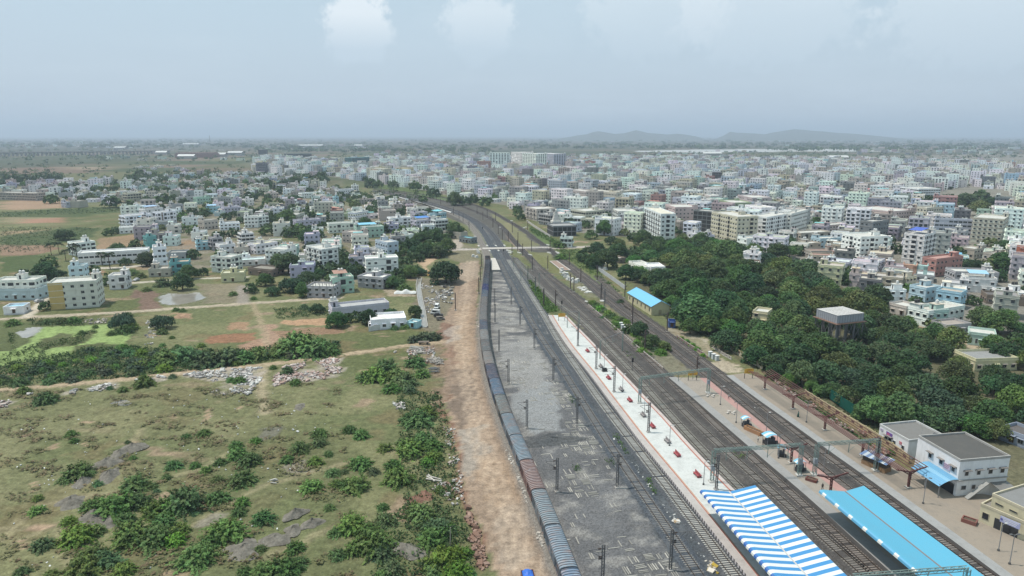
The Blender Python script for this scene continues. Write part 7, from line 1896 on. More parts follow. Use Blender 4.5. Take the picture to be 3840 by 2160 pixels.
sb,sw,sd = station_house(a,b_,c,0,zr,'white two-storey station building with a stained dark roof and blue awning',None,(.72,.72,.74),(.085,.083,.08),(.36,.35,.34),
     [('f',.34,6.0,.8,1.2,1),('f',.60,6.0,.8,1.2,1),('f',.88,6.0,.8,1.2,1),('r',.16,5.6,.8,1.2,1),('r',.40,5.6,.8,1.2,1),('r',.64,5.6,.9,1.2,1),('r',.88,5.6,.9,1.2,1),('r',.14,2.3,1.1,1.1,0),('r',.34,2.3,.8,1.1,0),('r',.54,2.6,1.0,.9,0)])
mb = MB(); mb.box(sw * .74 - 1.0,-.13,5.6,sw * .74 + 1.0,-.02,7.0,(.47,.40,.50))
for k in range(3): mb.box(sw * .74 - .8,-.145,6.65 - k * .38,sw * .74 + .8 - k * .2,-.131,6.82 - k * .38,(.30,.16,.22))
mb.build('sign',M['sheet'],sb)
mb = MB(); n = 10
for i in range(n):
 t0,t1 = i / n,(i + 1) / n
 f_ = lambda t: (-4.6 * t,4.3 + .75 * math.sin(math.pi * (.5 - t * .5)) - .5 * t + .3 * math.sin(math.pi * t))
 y0_,z0_ = f_(t0); y1_,z1_ = f_(t1); mb.quad((sw * .33,y1_,z1_),(sw * 1.02,y1_,z1_),(sw * 1.02,y0_ - .02,z0_),(sw * .33,y0_ - .02,z0_),(.13,.33,.52) if i not in (4,5) else (.2,.4,.56))
mb.build('awning',M['sheet'],sb)
for t in (.34,.68,1.0):
 mb = MB(); mb.box(sw * t - .08,-4.3,.5,sw * t + .08,-4.15,4.2,(.2,.2,.2)); mb.build('awning_post',M['steel'],sb)
mb = MB(); mb.box(sw - .02,-.02,4.6,sw + .35,sd + .02,4.75,(.3,.29,.28)); mb.build('ledge',M['plaster'],sb)
mb = MB(); mb.box(sw * .5,-.1,.9,sw * .95,-.02,3.4,(.05,.05,.055)); mb.build('shop_opening',M['glass'],sb)
mb = MB(); mb.beam((sw + 1.4,sd * .5,4.4),(sw + 1.4,sd * .12,1.0),1.0,.2,(.3,.3,.29)); mb.build('stair',M['concrete'],sb)
mb = MB(); mb.quad((sw + .05,sd * .66,3.6),(sw + 4,sd * .66,3.0),(sw + 4,sd * 1.0,3.0),(sw + .05,sd * 1.0,3.6),(.17,.165,.16)); mb.build('lean_to_roof',M['sheet'],sb)
# small white block with purple sign
zr = 5.2; a,b_ = at('M',2148,935,zr),at('M',2440,1098,zr); c = at('N',1760,20,zr)
o2,w2,d2 = station_house(a,b_,c,0,zr,'small white single-storey station block with a purple sign and dark roof','the small white station block',(.70,.70,.72),(.17,.165,.16),(.5,.5,.5),[('f',.27,1.9,.8,1.1,1),('f',.40,1.2,.9,2.0,1),('f',.55,1.9,.8,1.1,0),('f',.84,1.9,.8,1.1,0)])
for t,z,ww_,hh,c_,c2_ in ((.36,3.6,2.0,1.3,(.14,.07,.28),(.42,.10,.18)),(.75,3.2,.8,.7,(.45,.08,.12),(.5,.3,.3)),(.09,3.9,.9,.6,(.42,.40,.5),(.3,.25,.4))):
 mb = MB(); mb.box(w2 * t - ww_ / 2,-.12,z - hh / 2,w2 * t + ww_ / 2,-.02,z + hh / 2,c_); mb.box(w2 * t - ww_ * .4,-.135,z - hh * .05,w2 * t + ww_ * .1,-.121,z + hh * .3,c2_); mb.box(w2 * t - ww_ * .4,-.135,z - hh * .32,w2 * t + ww_ * .35,-.121,z - hh * .18,(.5,.45,.5)); mb.build('sign',M['sheet'],o2)
mb = MB(); mb.tube([(w2 * .9,d2 * .4,zr - .5),(w2 * .9,d2 * .4,zr + 4.5)],[.05,.03],(.4,.4,.4),6); mb.build('aerial',M['steel'],o2); mb = MB(); mb.cyl(w2 * 1.0,d2 * .7,zr - .4,zr + .9,.6,.6,(.03,.03,.035)); mb.build('water_tank',M['sheet'],o2)
# cream office at the corner
zr = 5.0; a,b_ = at('N',2146,715,zr),at('N',2600,905,zr); c = b_ + (at('N',2700,640,zr) - at('N',2146,715,zr)) * .0 + Vector((-(b_ - a).y,(b_ - a).x,0)).normalized() * 5
o3,w3,d3 = station_house(a,b_,c,0,zr,'cream single-storey station office with a lilac sign and dark door openings','the cream office',(.55,.50,.36),(.24,.22,.2),(.5,.45,.33),[('f',.14,1.9,1.1,1.5,0)])
for t,ww_ in ((.42,1.2),(.62,1.6),(.78,1.5)):
 mb = MB(); mb.box(w3 * t - ww_ / 2,-.05,.95,w3 * t + ww_ / 2,-.005,3.2,(.05,.05,.055)); mb.build('door_opening',M['glass'],o3)
mb = MB(); mb.box(w3 * .5,-.9,3.3,w3 * .93,-.75,4.5,(.33,.35,.55))
for k,(l0,l1) in enumerate(((.08,.92),(.12,.85),(.2,.8))): mb.box(w3 * (.5 + .43 * l0),-.915,4.2 - k * .34,w3 * (.5 + .43 * l1),-.901,4.34 - k * .34,(.62,.62,.66))
mb.tube([(w3 * .535,-.92,3.9),(w3 * .535,-.905,3.9)],[.25,.25],(.1,.1,.3),12); mb.build('sign',M['sheet'],o3)
zr = 7.4; a,b_ = at('N',2262,615,zr),at('N',2640,790,zr); c = b_ + Vector((-(b_ - a).y,(b_ - a).x,0)).normalized() * 14
station_house(a,b_,c,0,zr,'taller cream office wing with a grey cluttered roof behind the lilac sign',None,(.52,.47,.33),(.2,.2,.2),(.48,.43,.32),[('f',.22,5.4,1.4,.5,0),('f',.6,5.4,1.4,.5,0)])
# row of blue shutter sheds far right behind the station
B_('N',(2330,-60),(2600,40),3.6,7,(.25,.29,.4),'low shed with pale blue front and dark roof behind the station building',None,cat='shed',name='shed',stair=False,tank=None,roofc=(.11,.1,.1),bands=False,sides='f',gap=2)
# far landmark towers
for row in (
 ('I',(-10,240),(100,245),40,'white','cluster of tall white towers with twin gabled tops in the far town','the far white towers',dict(d=30,gap=6,ww=3,wh=2,**AP)),
 ('I',(105,255),(240,260),38,'white','tall white tower slab in the middle of the far white towers','the middle far tower',dict(d=30,gap=6,ww=3,wh=2,**AP)),
 ('I',(250,250),(420,262),36,'lavender','tall pale grey tower slab at the right of the far white towers','the right far tower',dict(d=30,gap=6,ww=3,wh=2,**AP)),
 ('H',(2350,250),(2550,250),40,'white','tall white gabled tower at the left of the far white towers','the left far tower',dict(d=30,gap=6,ww=3,wh=2,**AP)),
 ('H',(2225,335),(2360,335),24,'salmon','brick red and cream block beside the far white towers','the far brick red block',dict(d=22,gap=5,accent=(.5,.42,.3),**AP)),
 ('H',(1110,400),(1290,410),20,'cream','pale cream five-storey block with rows of square windows across the far bend','the far cream block',dict(d=16,gap=4.5,ww=2,**AP)),
 ('H',(1408,400),(1530,405),20,'yellow','pale yellow six-storey block across the far bend','the far yellow block',dict(d=14,gap=4.5,ww=2,**AP)),
 ('H',(1585,350),(1690,350),24,'white','white block with dark horizontal bands across the far bend','the far dark-banded block',dict(d=16,gap=3,ww=2.8,hood=False,**AP)),
 ('H',(1790,450),(1668,445),18,'beige','beige six-storey block across the far bend','the far beige block',dict(d=14,gap=4,**AP)),
 ('H',(-5,350),(95,350),24,'dgrey','dark blue glass block at the left end of the far town','the far dark glass block',dict(d=20,ww=3,gap=3.4,hood=False,accent=(.4,.42,.45),**AP)),
 ('H',(840,300),(960,300),24,'cream','cream tan block beside a green netted block in the far town','the far cream tan block',dict(d=18,gap=5,ww=2,**AP)),
 ('H',(960,300),(1140,290),26,'teal','block wrapped in green net in the far town','the far green net block',dict(d=18,openg=1,stair=False,**AP)),
 ('H',(285,260),(560,258),20,'dgrey','long dark unfinished block with white top in the far town','the far long dark block',dict(d=25,openg=1,roofc=(.6,.6,.6),**AP)),
 ('H',(20,218),(95,218),26,'dgrey','small dark block alone on the far plain','the far lone dark block',dict(d=20,openg=1,stair=False,**AP)),
 ('H',(2130,410),(2260,405),22,'offwhite','off-white six-storey block in front of the far brick red block','the far off-white block',dict(d=14,gap=4,**AP)),
):
 f,L_,R_,h,col,lab,sh,kw = row
 kw = dict(kw); d = kw.pop('d',11)
 if L_[0] > R_[0]: L_,R_ = R_,L_
 B_(f,L_,R_,h,d,col,lab,sh,sides='flr',**kw)
print('hand buildings',len(BLD))
# ================================================================ the rest of the town, far country, plants
occ = [list(o) for o in OCC]
RAILS = [[p for p in T] for T in (T0,T2,T5,T7)]
TP = np.array([(t[0].x,t[0].y,t[1]) for t in TREES])
def rail_dist(x,y):
 px,py = np.atleast_1d(np.array(x,float)),np.atleast_1d(np.array(y,float))
 d = np.full(px.shape,1e9)
 for T in RAILS: d = np.minimum(d,pdist(px,py,T[::6],60))
 return d
def free(x,y,r,k=.85):
 if any((x - o[0]) ** 2 + (y - o[1]) ** 2 < ((r + o[2]) * k) ** 2 for o in occ): return False
 return True
def town_cells(poly,ang,cw,cd,far_scale,keep,seed,dmax):
 r = random.Random(seed); u = Vector((math.cos(ang),math.sin(ang))); v = Vector((-u.y,u.x)); out = []
 xs_ = [p.x for p in poly]; ys_ = [p.y for p in poly]
 c0 = Vector((sum(xs_) / len(xs_),min(ys_)))
 for i in range(-170,170):
  for j in range(-60,220):
   c = c0 + u * (i * cw + (i // 6) * 5) + v * (j * cd + (j // 2) * 5)
   out.append((c.x,c.y))
 a = np.array(out); m = inpoly(a[:,0],a[:,1],poly); a = a[m]
 a = a[np.hypot(a[:,0],a[:,1]) < dmax]
 a = a[np.abs(a[:,0]) < a[:,1] * .92 + 60]
 a = a[rail_dist(a[:,0],a[:,1]) > 15]
 return [(x,y,u) for x,y in a if r.random() < keep]
PALW = ['white'] * 34 + ['offwhite'] * 22 + ['grey'] * 14 + ['pink'] * 7 + ['cream'] * 9 + ['lavender'] * 5 + ['blue'] * 3 + ['mint'] * 2 + ['beige'] * 7 + ['dgrey'] * 4 + ['tan'] * 6 + ['yellow'] * 2 + ['sky'] * 2 + ['salmon'] * 1
cells = [(x,y,u,'R') for x,y,u in town_cells(townR,RAD(-33),14.2,14.8,1,.80,3,2250)] + [(x,y,u,'L') for x,y,u in town_cells(townL,RAD(13),13.6,14.6,1,.50,4,1500)]
park = ats('J',[(1540,760),(1700,640),(2000,600),(2350,620),(2540,700),(2520,860),(2250,900),(1900,900),(1600,830)]); pm = inpoly(np.array([c[0] for c in cells]),np.array([c[1] for c in cells]),park)
cells = [c for c,m_ in zip(cells,pm) if not m_]
cells.sort(key=lambda c: math.hypot(c[0],c[1]))
rt = random.Random(21); extra_trees = []; sites = []
for x,y,u,side in cells:
 D = math.hypot(x,y); r = 6.4
 if D < 1300 and not free(x,y,r,.8):
  continue
 if len(TP) and D < 900 and (((TP[:,0] - x) ** 2 + (TP[:,1] - y) ** 2) < (TP[:,2] * .6 + 3.5) ** 2).any(): continue
 if rt.random() < (.22 if side == 'R' else .36): extra_trees.append((x + rt.uniform(-2,2),y + rt.uniform(-2,2),rt.uniform(3,6))); continue
 if rt.random() < (.13 if side == 'R' else .3): extra_trees.append((x + u.x * 6,y + u.y * 6 - 4,rt.uniform(1.8,3.2)))
 sites.append((x,y,u,side,D))
NEAR_N = max(0,296 - len(BLD))
def simple_house(mb_wall,mb_roof,mb_top,x,y,u,w,d,n,col,roofc,stair,tank,sheet,far,r):
 """writes one house into the three mesh builders"""
 h = n * 3.15 + .95; ca,sa = u[0],u[1]
 Mx = Matrix.Translation((x,y,0)) @ Matrix.Rotation(math.atan2(sa,ca),4,'Z') @ Matrix.Translation((-w / 2,-d / 2,0))
 s = len(mb_wall.v); fh = 3.15
 mb_wall.box(0,0,-.3,w,d,h - .8,col,bottom=False,top=False)
 bc = shade(col,1.1)
 if not far:
  for k in range(1,n + 1): mb_wall.box(-.2,-.2,k * fh - .1,w + .2,d + .2,k * fh + .1,bc)
 gp = 3.2 if not far else 4.0
 open_ = r.random() < .12
 for side in 'flr':
  L_ = w if side == 'f' else d; m_ = max(2,int(L_ / gp)); balc = r.random() < .35
  for k in range(n):
   for i in range(m_):
    if r.random() < .1: continue
    c = L_ * (i + .5) / m_; b_ = balc and i == m_ // 2
    hw = 1.1 if b_ or open_ else .5 + .2 * (r.random() < .3); z0 = k * fh + (.25 if b_ or open_ else 1.0); z1 = k * fh + 2.5
    e = .05
    g = (.085,.092,.102)
    if side == 'f': q = [(c - hw,-e,z0),(c + hw,-e,z0),(c + hw,-e,z1),(c - hw,-e,z1)]
    elif side == 'r': q = [(w + e,c - hw,z0),(w + e,c + hw,z0),(w + e,c + hw,z1),(w + e,c - hw,z1)]
    else: q = [(-e,c + hw,z0),(-e,c - hw,z0),(-e,c - hw,z1),(-e,c + hw,z1)]
    mb_wall.quad(*q,g)
    if not far:
     if side == 'f': mb_wall.box(c - hw - .2,-.55 - (.5 if b_ else 0),z1 + .05,c + hw + .2,0,z1 + .15,bc)
     elif side == 'r': mb_wall.box(w,c - hw - .2,z1 + .05,w + .55,c + hw + .2,z1 + .15,bc)
     else: mb_wall.box(-.55,c - hw - .2,z1 + .05,0,c + hw + .2,z1 + .15,bc)
     if b_ and side == 'f': mb_wall.box(c - hw - .2,-1.0,k * fh,c + hw + .2,0,k * fh + .9,bc)
 mb_wall.xform(Mx,s); s = len(mb_roof.v); t = .16
 mb_roof.quad((0,0,h - .8),(w,0,h - .8),(w,d,h - .8),(0,d,h - .8),roofc)
 for a in ((-.05,-.05,w + .05,t),(-.05,d - t,w + .05,d + .05),(-.05,t,t,d - t),(w - t,t,w + .05,d - t)): mb_roof.box(a[0],a[1],h - .85,a[2],a[3],h,shade(col,1.05),bottom=False)
 mb_roof.xform(Mx,s); s = len(mb_top.v)
 if stair:
  sw,sd = min(w * .38,3.3),min(d * .45,4.2); x0 = r.choice([.3,w - sw - .3,(w - sw) * .5]); y0 = d - sd - .3 if r.random() < .7 else .4
  mb_top.box(x0,y0,h - .8,x0 + sw,y0 + sd,h + 1.7,shade(col,.97),bottom=False); mb_top.box(x0 - .3,y0 - .3,h + 1.7,x0 + sw + .3,y0 + sd + .3,h + 1.85,shade(roofc,1.05)); mb_top.box(x0 + .8,y0 - .04,h - .8,x0 + 1.7,y0,h + 1.2,(.05,.05,.055))
  if tank:
   tc_ = (.6,.6,.59) if tank == 'white' else (.03,.03,.033)
   for k in range(1 if w < 10 else 2): mb_top.cyl(x0 + sw / 2 + k * 1.5 - .4,y0 + sd / 2,h + 1.85,h + 3.2,.62,.55,tc_,8)
 if sheet: mb_top.box(w * .1,d * .1,h + 1.6,w * .7,d * .6,h + 1.68,sheet)
 mb_top.xform(Mx,s)
 return h
def rand_house(side,D,r):
 if side == 'R':
  n = r.choices([1,2,3,4,5,6],[1.2,3.2,2.6,1.5,1.3,.9] if D > 560 else [1.5,4,2.5,.6,.2,0])[0]
 else: n = r.choices([1,2,3,4],[3,5,1.6,.15])[0]
 w,d = r.uniform(8.0,13),r.uniform(8.5,13)
 if n >= 4: w,d = r.uniform(12,21),r.uniform(11,14.5)
 c = r.choice(PALW); sheet = None; sn = ''
 if r.random() < .10: sn,sheet = r.choice([('blue sheet roof',(.18,.42,.62)),('white sheet roof',(.62,.62,.62)),('reddish sheet roof',(.42,.19,.15)),('turquoise sheet roof',(.25,.55,.56))])
 stair = r.random() < .72; tank = r.choice(['white','white','white','black',None]) if stair else None
 rk = r.random(); roofc,rn = ((.42,.41,.38),'grey terrace') if rk < .45 else (((.58,.57,.54),'white terrace') if rk < .75 else (((.28,.27,.25),'dark terrace') if rk < .88 else ((.46,.38,.30),'tan terrace')))
 return n,w,d,c,sheet,sn,stair,tank,tuple(v * r.uniform(.85,1.12) for v in roofc),rn
NUMW = {1: 'single-storey',2: 'two-storey',3: 'three-storey',4: 'four-storey',5: 'five-storey',6: 'six-storey'}
CW = {'offwhite': 'off-white','dgrey': 'dark grey','sky': 'turquoise blue','blue': 'pale blue','mint': 'mint green','pink': 'pale pink','green': 'leaf green'}
sw_,sr_,st_ = MB(),MB(),MB()
for i,(x,y,u,side,D) in enumerate(sites):
 r = random.Random(1000 + i)
 n,w,d,c,sheet,sn,stair,tank,roofc,rn = rand_house(side,D,r)
 x += r.uniform(-.8,.8); y += r.uniform(-.8,.8); a = math.atan2(u.y,u.x) + r.uniform(-.05,.05); uu = (math.cos(a),math.sin(a))
 lu = sum(WC_[c]) / 3; col = tuple((lu * .35 + v * .65) * r.uniform(.95,1.12) for v in WC_[c])
 if i < NEAR_N:
  kindw = 'house' if n <= 3 else 'apartment block'
  feat = sn or (f'{tank} roof tank' if tank else ('roof room' if stair else rn))
  ph = [f'{CW.get(c, c)} {NUMW[n]} {kindw} with {feat}',f'{CW.get(c, c)} {NUMW[n]} {kindw} with {rn}']
  lab = autolabel(ph,(x,y,0),7)
  o = thing('house' if n <= 3 else 'apartment_building',lab,kindw,(x,y,0),a,'houses and flats of the town')
  A,B2,C2 = MB(),MB(),MB()
  simple_house(A,B2,C2,0,0,(1,0),w,d,n,col,roofc,stair,tank,sheet,False,r)
  A.build('wall',M['plaster'],o); B2.build('roof',M['terrace'],o)
  if C2.f: C2.build('roof_room' if stair else 'shade_roof',M['sheet'] if sheet and not stair else M['plaster'],o)
 else:
  simple_house(sw_,sr_,st_,x,y,uu,w,d,n,col,roofc,stair,tank,sheet,D > 1050,r)
# rows of the far town and scattered farm houses on the plain
rf = random.Random(77)
def far_cluster(f,x0,x1,y0,y1,n,hmax=3,big=1.0):
 for _ in range(n):
  p = at(f,rf.uniform(x0,x1),rf.uniform(y0,y1))
  simple_house(sw_,sr_,st_,p.x,p.y,(math.cos(-.3),math.sin(-.3)),rf.uniform(9,22) * big,rf.uniform(9,14),rf.randint(1,hmax),tuple(v * rf.uniform(.8,1.05) for v in WC_[rf.choice(['white','white','offwhite','pink','grey','cream'])]),(.5,.49,.46),rf.random() < .5,None,None,True,rf)
far_cluster('G',0,1100,130,200,70,4,1.5); far_cluster('G',900,2500,150,330,30,2,1.4); far_cluster('H',100,1100,160,210,26,2,1.6); far_cluster('I',100,2500,110,160,24,2,2); far_cluster('J',0,1600,120,180,60,2,2.2); far_cluster('J',900,2576,200,270,90,4,1.5)
far_cluster('G',1350,1900,380,440,14,1,.6); far_cluster('H',1200,2300,245,300,40,4,1.2); far_cluster('I',1550,2500,240,330,60,3); far_cluster('I',600,1500,270,330,40,3)
# far town as one mass: walls, terraces and roof rooms joined
allm = MB(); nW = len(sw_.f)
for src,mi in ((sw_,0),(sr_,1),(st_,0)):
 k = len(allm.v); allm.v.extend(src.v); allm.f.extend(tuple(k + q for q in fc) for fc in src.f); allm.c.extend(src.c); allm.m.extend([mi] * len(src.f))
setting(allm.build('distant_houses',[M['plaster'],M['terrace']]),'stuff','dense mass of pale flat roofed houses in the far town')
print('sites',len(sites),'near',NEAR_N)
# ---- far structures
o = thing('viaduct','long low viaduct on many piers crossing the far plain','viaduct'); a,b_ = at('G',-60,287),at('G',1720,262); n = 46; mb = MB()
mb.beam((a.x,a.y,14),(b_.x,b_.y,14),12,3.4,(.3,.28,.27)); mb.build('deck',M['concrete'],o)
for k in range(n):
 p = a.lerp(b_,(k + .5) / n); mb = MB(); mb.box(p.x - 2,p.y - 3,0,p.x + 2,p.y + 3,12.5,(.3,.28,.27)); mb.box(p.x - 4.5,p.y - 4,10.5,p.x + 4.5,p.y + 4,12.5,(.3,.28,.27)); mb.build('pier',M['concrete'],o)
for f,x0,x1,y,dd,lab in (('G',1140,1252,214,45,'far long white roofed shed left of the viaduct end'),('G',1565,1675,268,22,'white roofed shed just before the viaduct end'),('G',2172,2262,290,32,'left of a pair of white roofed sheds on the plain'),('G',2288,2432,272,35,'right and longer of a pair of white roofed sheds on the plain'),('G',1788,1952,310,20,'long white roofed shed in front of the reddish works'),('G',1830,1992,175,60,'farthest long white shed below the horizon'),('H',420,665,190,70,'orange and white roofed far works'),('H',985,1065,190,45,'small white works alone on the brown plain'),('I',1925,2110,280,30,'white palace like hall at the town edge near the river'),('J',620,812,325,28,'white hipped hall roof rising from the right town')):
 p,q = at(f,x0,y),at(f,x1,y); w_ = (q - p).length; hh = 9
 o = thing('long_shed',lab,'shed',p,math.atan2(q.y - p.y,q.x - p.x),'long sheds of the far plain'); mb = MB(); mb.box(0,0,0,w_,dd,hh,(.35,.33,.31),top=False,bottom=False); mb.build('wall',M['plaster'],o); mb = MB(); rc = (.52,.52,.51)
 mb.quad((-1,-1,hh),(w_ + 1,-1,hh),(w_ + 1,dd / 2,hh + 6),(-1,dd / 2,hh + 6),rc); mb.quad((-1,dd + 1,hh),(-1,dd / 2,hh + 6),(w_ + 1,dd / 2,hh + 6),(w_ + 1,dd + 1,hh),rc); mb.build('roof',M['sheet'],o)
o = thing('brick_works','wide reddish works with low roofs behind the long white shed','works',at('G',1745,300)); mb = MB(); q = at('G',2120,300) - at('G',1745,300); mb.box(0,10,0,q.length,75,14,(.26,.16,.14)); mb.build('wall',M['plaster'],o); mb = MB()
for k in range(6): mb.box(q.length * k / 6 + 4,12,14,q.length * (k + 1) / 6 - 4,73,18,(.28,.19,.17))
mb.build('roof',M['terrace'],o)
p = at('G',2115,165); o = thing('radio_mast','slim radio mast standing alone on the far plain','mast',p); mb = MB(); mb.tube([(0,0,0),(0,0,75)],[3.5,1.5],(.2,.2,.2),4); mb.build('shaft',M['steel'],o)
p = at('I',1000,1090); o = thing('phone_mast','tall slim phone mast beside the brown-banded white house','mast',p); mb = MB(); mb.tube([(0,0,0),(0,0,24)],[.5,.3],(.34,.33,.33),6); mb.build('shaft',M['steel'],o); mb = MB(); mb.tube([(0,0,22),(0,0,24)],[.9,.9],(.4,.4,.4),8); mb.build('aerial',M['steel'],o)
# ---- trees: the largest as things, the rest as one mass
belt = ats('S',[(2330,985),(2480,930),(2700,925),(2870,960),(2960,1060),(3120,1110),(3300,1160),(3360,1240),(3560,1260),(3840,1330),(3960,1500),(3960,1700),(3800,1690),(3620,1640),(3420,1640),(3250,1560),(3050,1430),(2860,1360),(2720,1300),(2640,1240),(2560,1190),(2450,1090),(2380,1040)])
bx0,bx1 = min(p.x for p in belt),max(p.x for p in belt); by0,by1 = min(p.y for p in belt),max(p.y for p in belt); k = 0; tq = [(t[0].x,t[0].y,t[1]) for t in TREES]
while k < 5200:
 k += 1; x,y,r = rt.uniform(bx0,bx1),rt.uniform(by0,by1),rt.uniform(4.2,7.8)
 if not inpoly(np.array([x]),np.array([y]),belt)[0] or any((x - q[0]) ** 2 + (y - q[1]) ** 2 < ((r + q[2]) * .74) ** 2 for q in tq): continue
 if any((x - o_[0]) ** 2 + (y - o_[1]) ** 2 < (r * .7 + o_[2] * .8 + (5 if y < o_[1] and o_[2] < 13 else 0)) ** 2 for o_ in OCC): continue
 tq.append((x,y,r)); TREES.append((Vector((x,y,0)),r,rt.choice(['dark','dark','mid','mid','olive','wide','blue','bright'])))
for gp in ([(1480,860),(1640,850),(1690,905),(1640,935),(1570,980),(1560,1050),(1480,1090),(1420,1050),(1490,960)],[(1170,990),(1300,960),(1330,1010),(1240,1060),(1180,1050)],[(960,790),(1150,780),(1250,850),(1100,880),(980,850)],[(1240,700),(1400,735),(1560,790),(1500,800),(1300,760)]):
 gp = ats('S',gp); c_ = 0
 while c_ < 420:
  c_ += 1; x,y,r = rt.uniform(min(p.x for p in gp),max(p.x for p in gp)),rt.uniform(min(p.y for p in gp),max(p.y for p in gp)),rt.uniform(2.2,4.6)
  if not inpoly(np.array([x]),np.array([y]),gp)[0] or any((x - q[0]) ** 2 + (y - q[1]) ** 2 < ((r + q[2]) * .75) ** 2 for q in tq) or any((x - o_[0]) ** 2 + (y - o_[1]) ** 2 < (r * .8 + o_[2] * .7) ** 2 for o_ in OCC): continue
  tq.append((x,y,r)); TREES.append((Vector((x,y,0)),r,rt.choice(['dark','mid','mid','blue'])))
print('trees',len(TREES))
for x,y,r in extra_trees: TREES.append((Vector((x,y,0)),r,rt.choice(['mid','dark','blue','dark','bright','olive','palm' if rt.random() < .3 else 'mid'])))
TREES = [t for t in TREES if not (rail_dist(t[0].x,t[0].y)[0] < 3.0)]
TREES.sort(key=lambda t: -t[1] / math.hypot(t[0].x,t[0].y) * (1.6 if t[2] == 'palm' else 1))
near_t,far_t = TREES[:298],TREES[298:]
for p,r,k in near_t:
 pr = KI[k]; r = min(max(r,1.6),12.5); s = r / pr['R']
 if k == 'palm': s = rnd.uniform(.85,1.2)
 size = 'large ' if r > 7.5 else ('small ' if r < 4 else '')
 lab = autolabel([size + w_ for w_ in pr['words']],p,8)
 o = thing('palm_tree' if k == 'palm' else 'tree',lab,'palm tree' if k == 'palm' else 'tree',p,rnd.uniform(0,6.28),'palms' if k == 'palm' else 'trees of the town and station')
 sz = s * rnd.uniform(.78,1.02) if k != 'palm' else s
 if r > 8.5: sz *= .88
 o.scale = (s,s * rnd.uniform(.9,1.1),sz)
 c = link('crown',pr['crown'],o); c.color = (rnd.uniform(.75,1.1),rnd.uniform(.88,1.12),rnd.uniform(.8,1.15),1)
 link('trunk',pr['trunk'],o)
C_,N_,S_,K_ = [],[],[],[]
def clump(p,r,col,n,hz=1.1):
 d = sph(n); d[:,2] = np.abs(d[:,2]); q = .75 + .4 * nrs.rand(n)
 C_.append(np.array([p[0],p[1],.25 * r]) + d * np.array([r,r,r * hz]) * q[:,None]); N_.append(d + nrs.normal(size=(n,3)) * .5); S_.append(np.full(n,r * .5) * nrs.uniform(.6,1.3,n)); K_.append(np.array(col)[None] * nrs.uniform(.7,1.3,(n,1)))
for p,r,k in far_t: clump(p,max(1.5,r),{'olive': OG,'bright': BG_,'mid': MG}.get(k,DG),90)
rw = random.Random(9)
def far_woods(f,x0,x1,y0,y1,n,r0,r1,hz=.9):
 for _ in range(n):
  p = at(f,rw.uniform(x0,x1),rw.uniform(y0,y1))
  clump(p,rw.uniform(r0,r1),rw.choice([DG,MG,DG]),22,hz)
far_woods('G',0,2576,110,200,420,8,26,.5); far_woods('G',0,2576,200,330,160,5,11,.8); far_woods('G',0,2576,330,520,130,3,6); far_woods('H',0,2576,115,250,380,8,24,.5); far_woods('I',0,2576,105,215,420,8,26,.5); far_woods('J',0,2576,100,235,480,8,26,.5)
far_woods('I',900,2576,245,350,240,4,8); far_woods('J',0,2576,240,330,220,4,8); far_woods('G',1250,2576,440,560,160,3,6); far_woods('H',0,760,280,500,110,3,7); far_woods('H',700,2300,250,330,130,4,8); far_woods('G',-60,640,455,530,60,4,7)
far_woods('H',1150,2300,560,720,60,2.5,4.5)
setting(link('distant_trees',quads_mesh('distant_trees',np.concatenate(C_),np.concatenate(N_),np.concatenate(S_),np.clip(np.concatenate(K_),.004,1),M['leaf'])),'stuff','far trees scattered over the town and the plain')
# ---- feathery thorn shrubs of the left field
def shrub_mesh(seed,n_arm,col,droop,leaf=.2):
 r = np.random.RandomState(seed); C2,N2,K2 = [],[],[]
 for k in range(n_arm):
  a = r.uniform(0,6.283); el = r.uniform(.15,1.45); L_ = r.uniform(.65,1.1) * (.75 + .25 * math.cos(el)); tone = r.uniform(.65,1.45); hu = r.uniform(-.12,.12)
  bx_,by_ = r.normal(0,.16,2)
  for s in np.linspace(.3,1,13):
   rad = L_ * s * math.cos(el); z = L_ * s * math.sin(el) * 1.0 - droop * s * s * s * .45 * math.cos(el) + .06
   for m_ in range(2):
    C2.append((bx_ + rad * math.cos(a) + r.normal(0,.03),by_ + rad * math.sin(a) + r.normal(0,.03),max(.02,z + r.normal(0,.025))))
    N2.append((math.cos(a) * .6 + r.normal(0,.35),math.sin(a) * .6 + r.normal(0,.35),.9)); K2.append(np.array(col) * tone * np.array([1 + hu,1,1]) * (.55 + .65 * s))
 return quads_mesh('shrub',np.array(C2),np.array(N2),leaf * r.uniform(.5,1.2,len(C2)),np.clip(np.array(K2),.003,1),M['leaf'],.75)
SH = {'green': [shrub_mesh(s,230,(.098,.164,.048),.9,.125) for s in (1,2)],'dull': [shrub_mesh(s,200,(.084,.142,.055),1.1,.12) for s in (3,4)],'bright': [shrub_mesh(5,220,(.10,.19,.035),.8,.13)],'grey': [shrub_mesh(6,110,(.066,.098,.058),.6,.2)]}
SW = {'green': ['dark green feathery shrub','bushy green thorn shrub','drooping green shrub'],'dull': ['bluish green shrub','dull green thorn shrub','grey green drooping shrub'],'bright': ['bright green shrub','fresh yellowish green shrub'],'grey': ['pale grey green broad leaved bush','greyish bush']}
nsh = 0
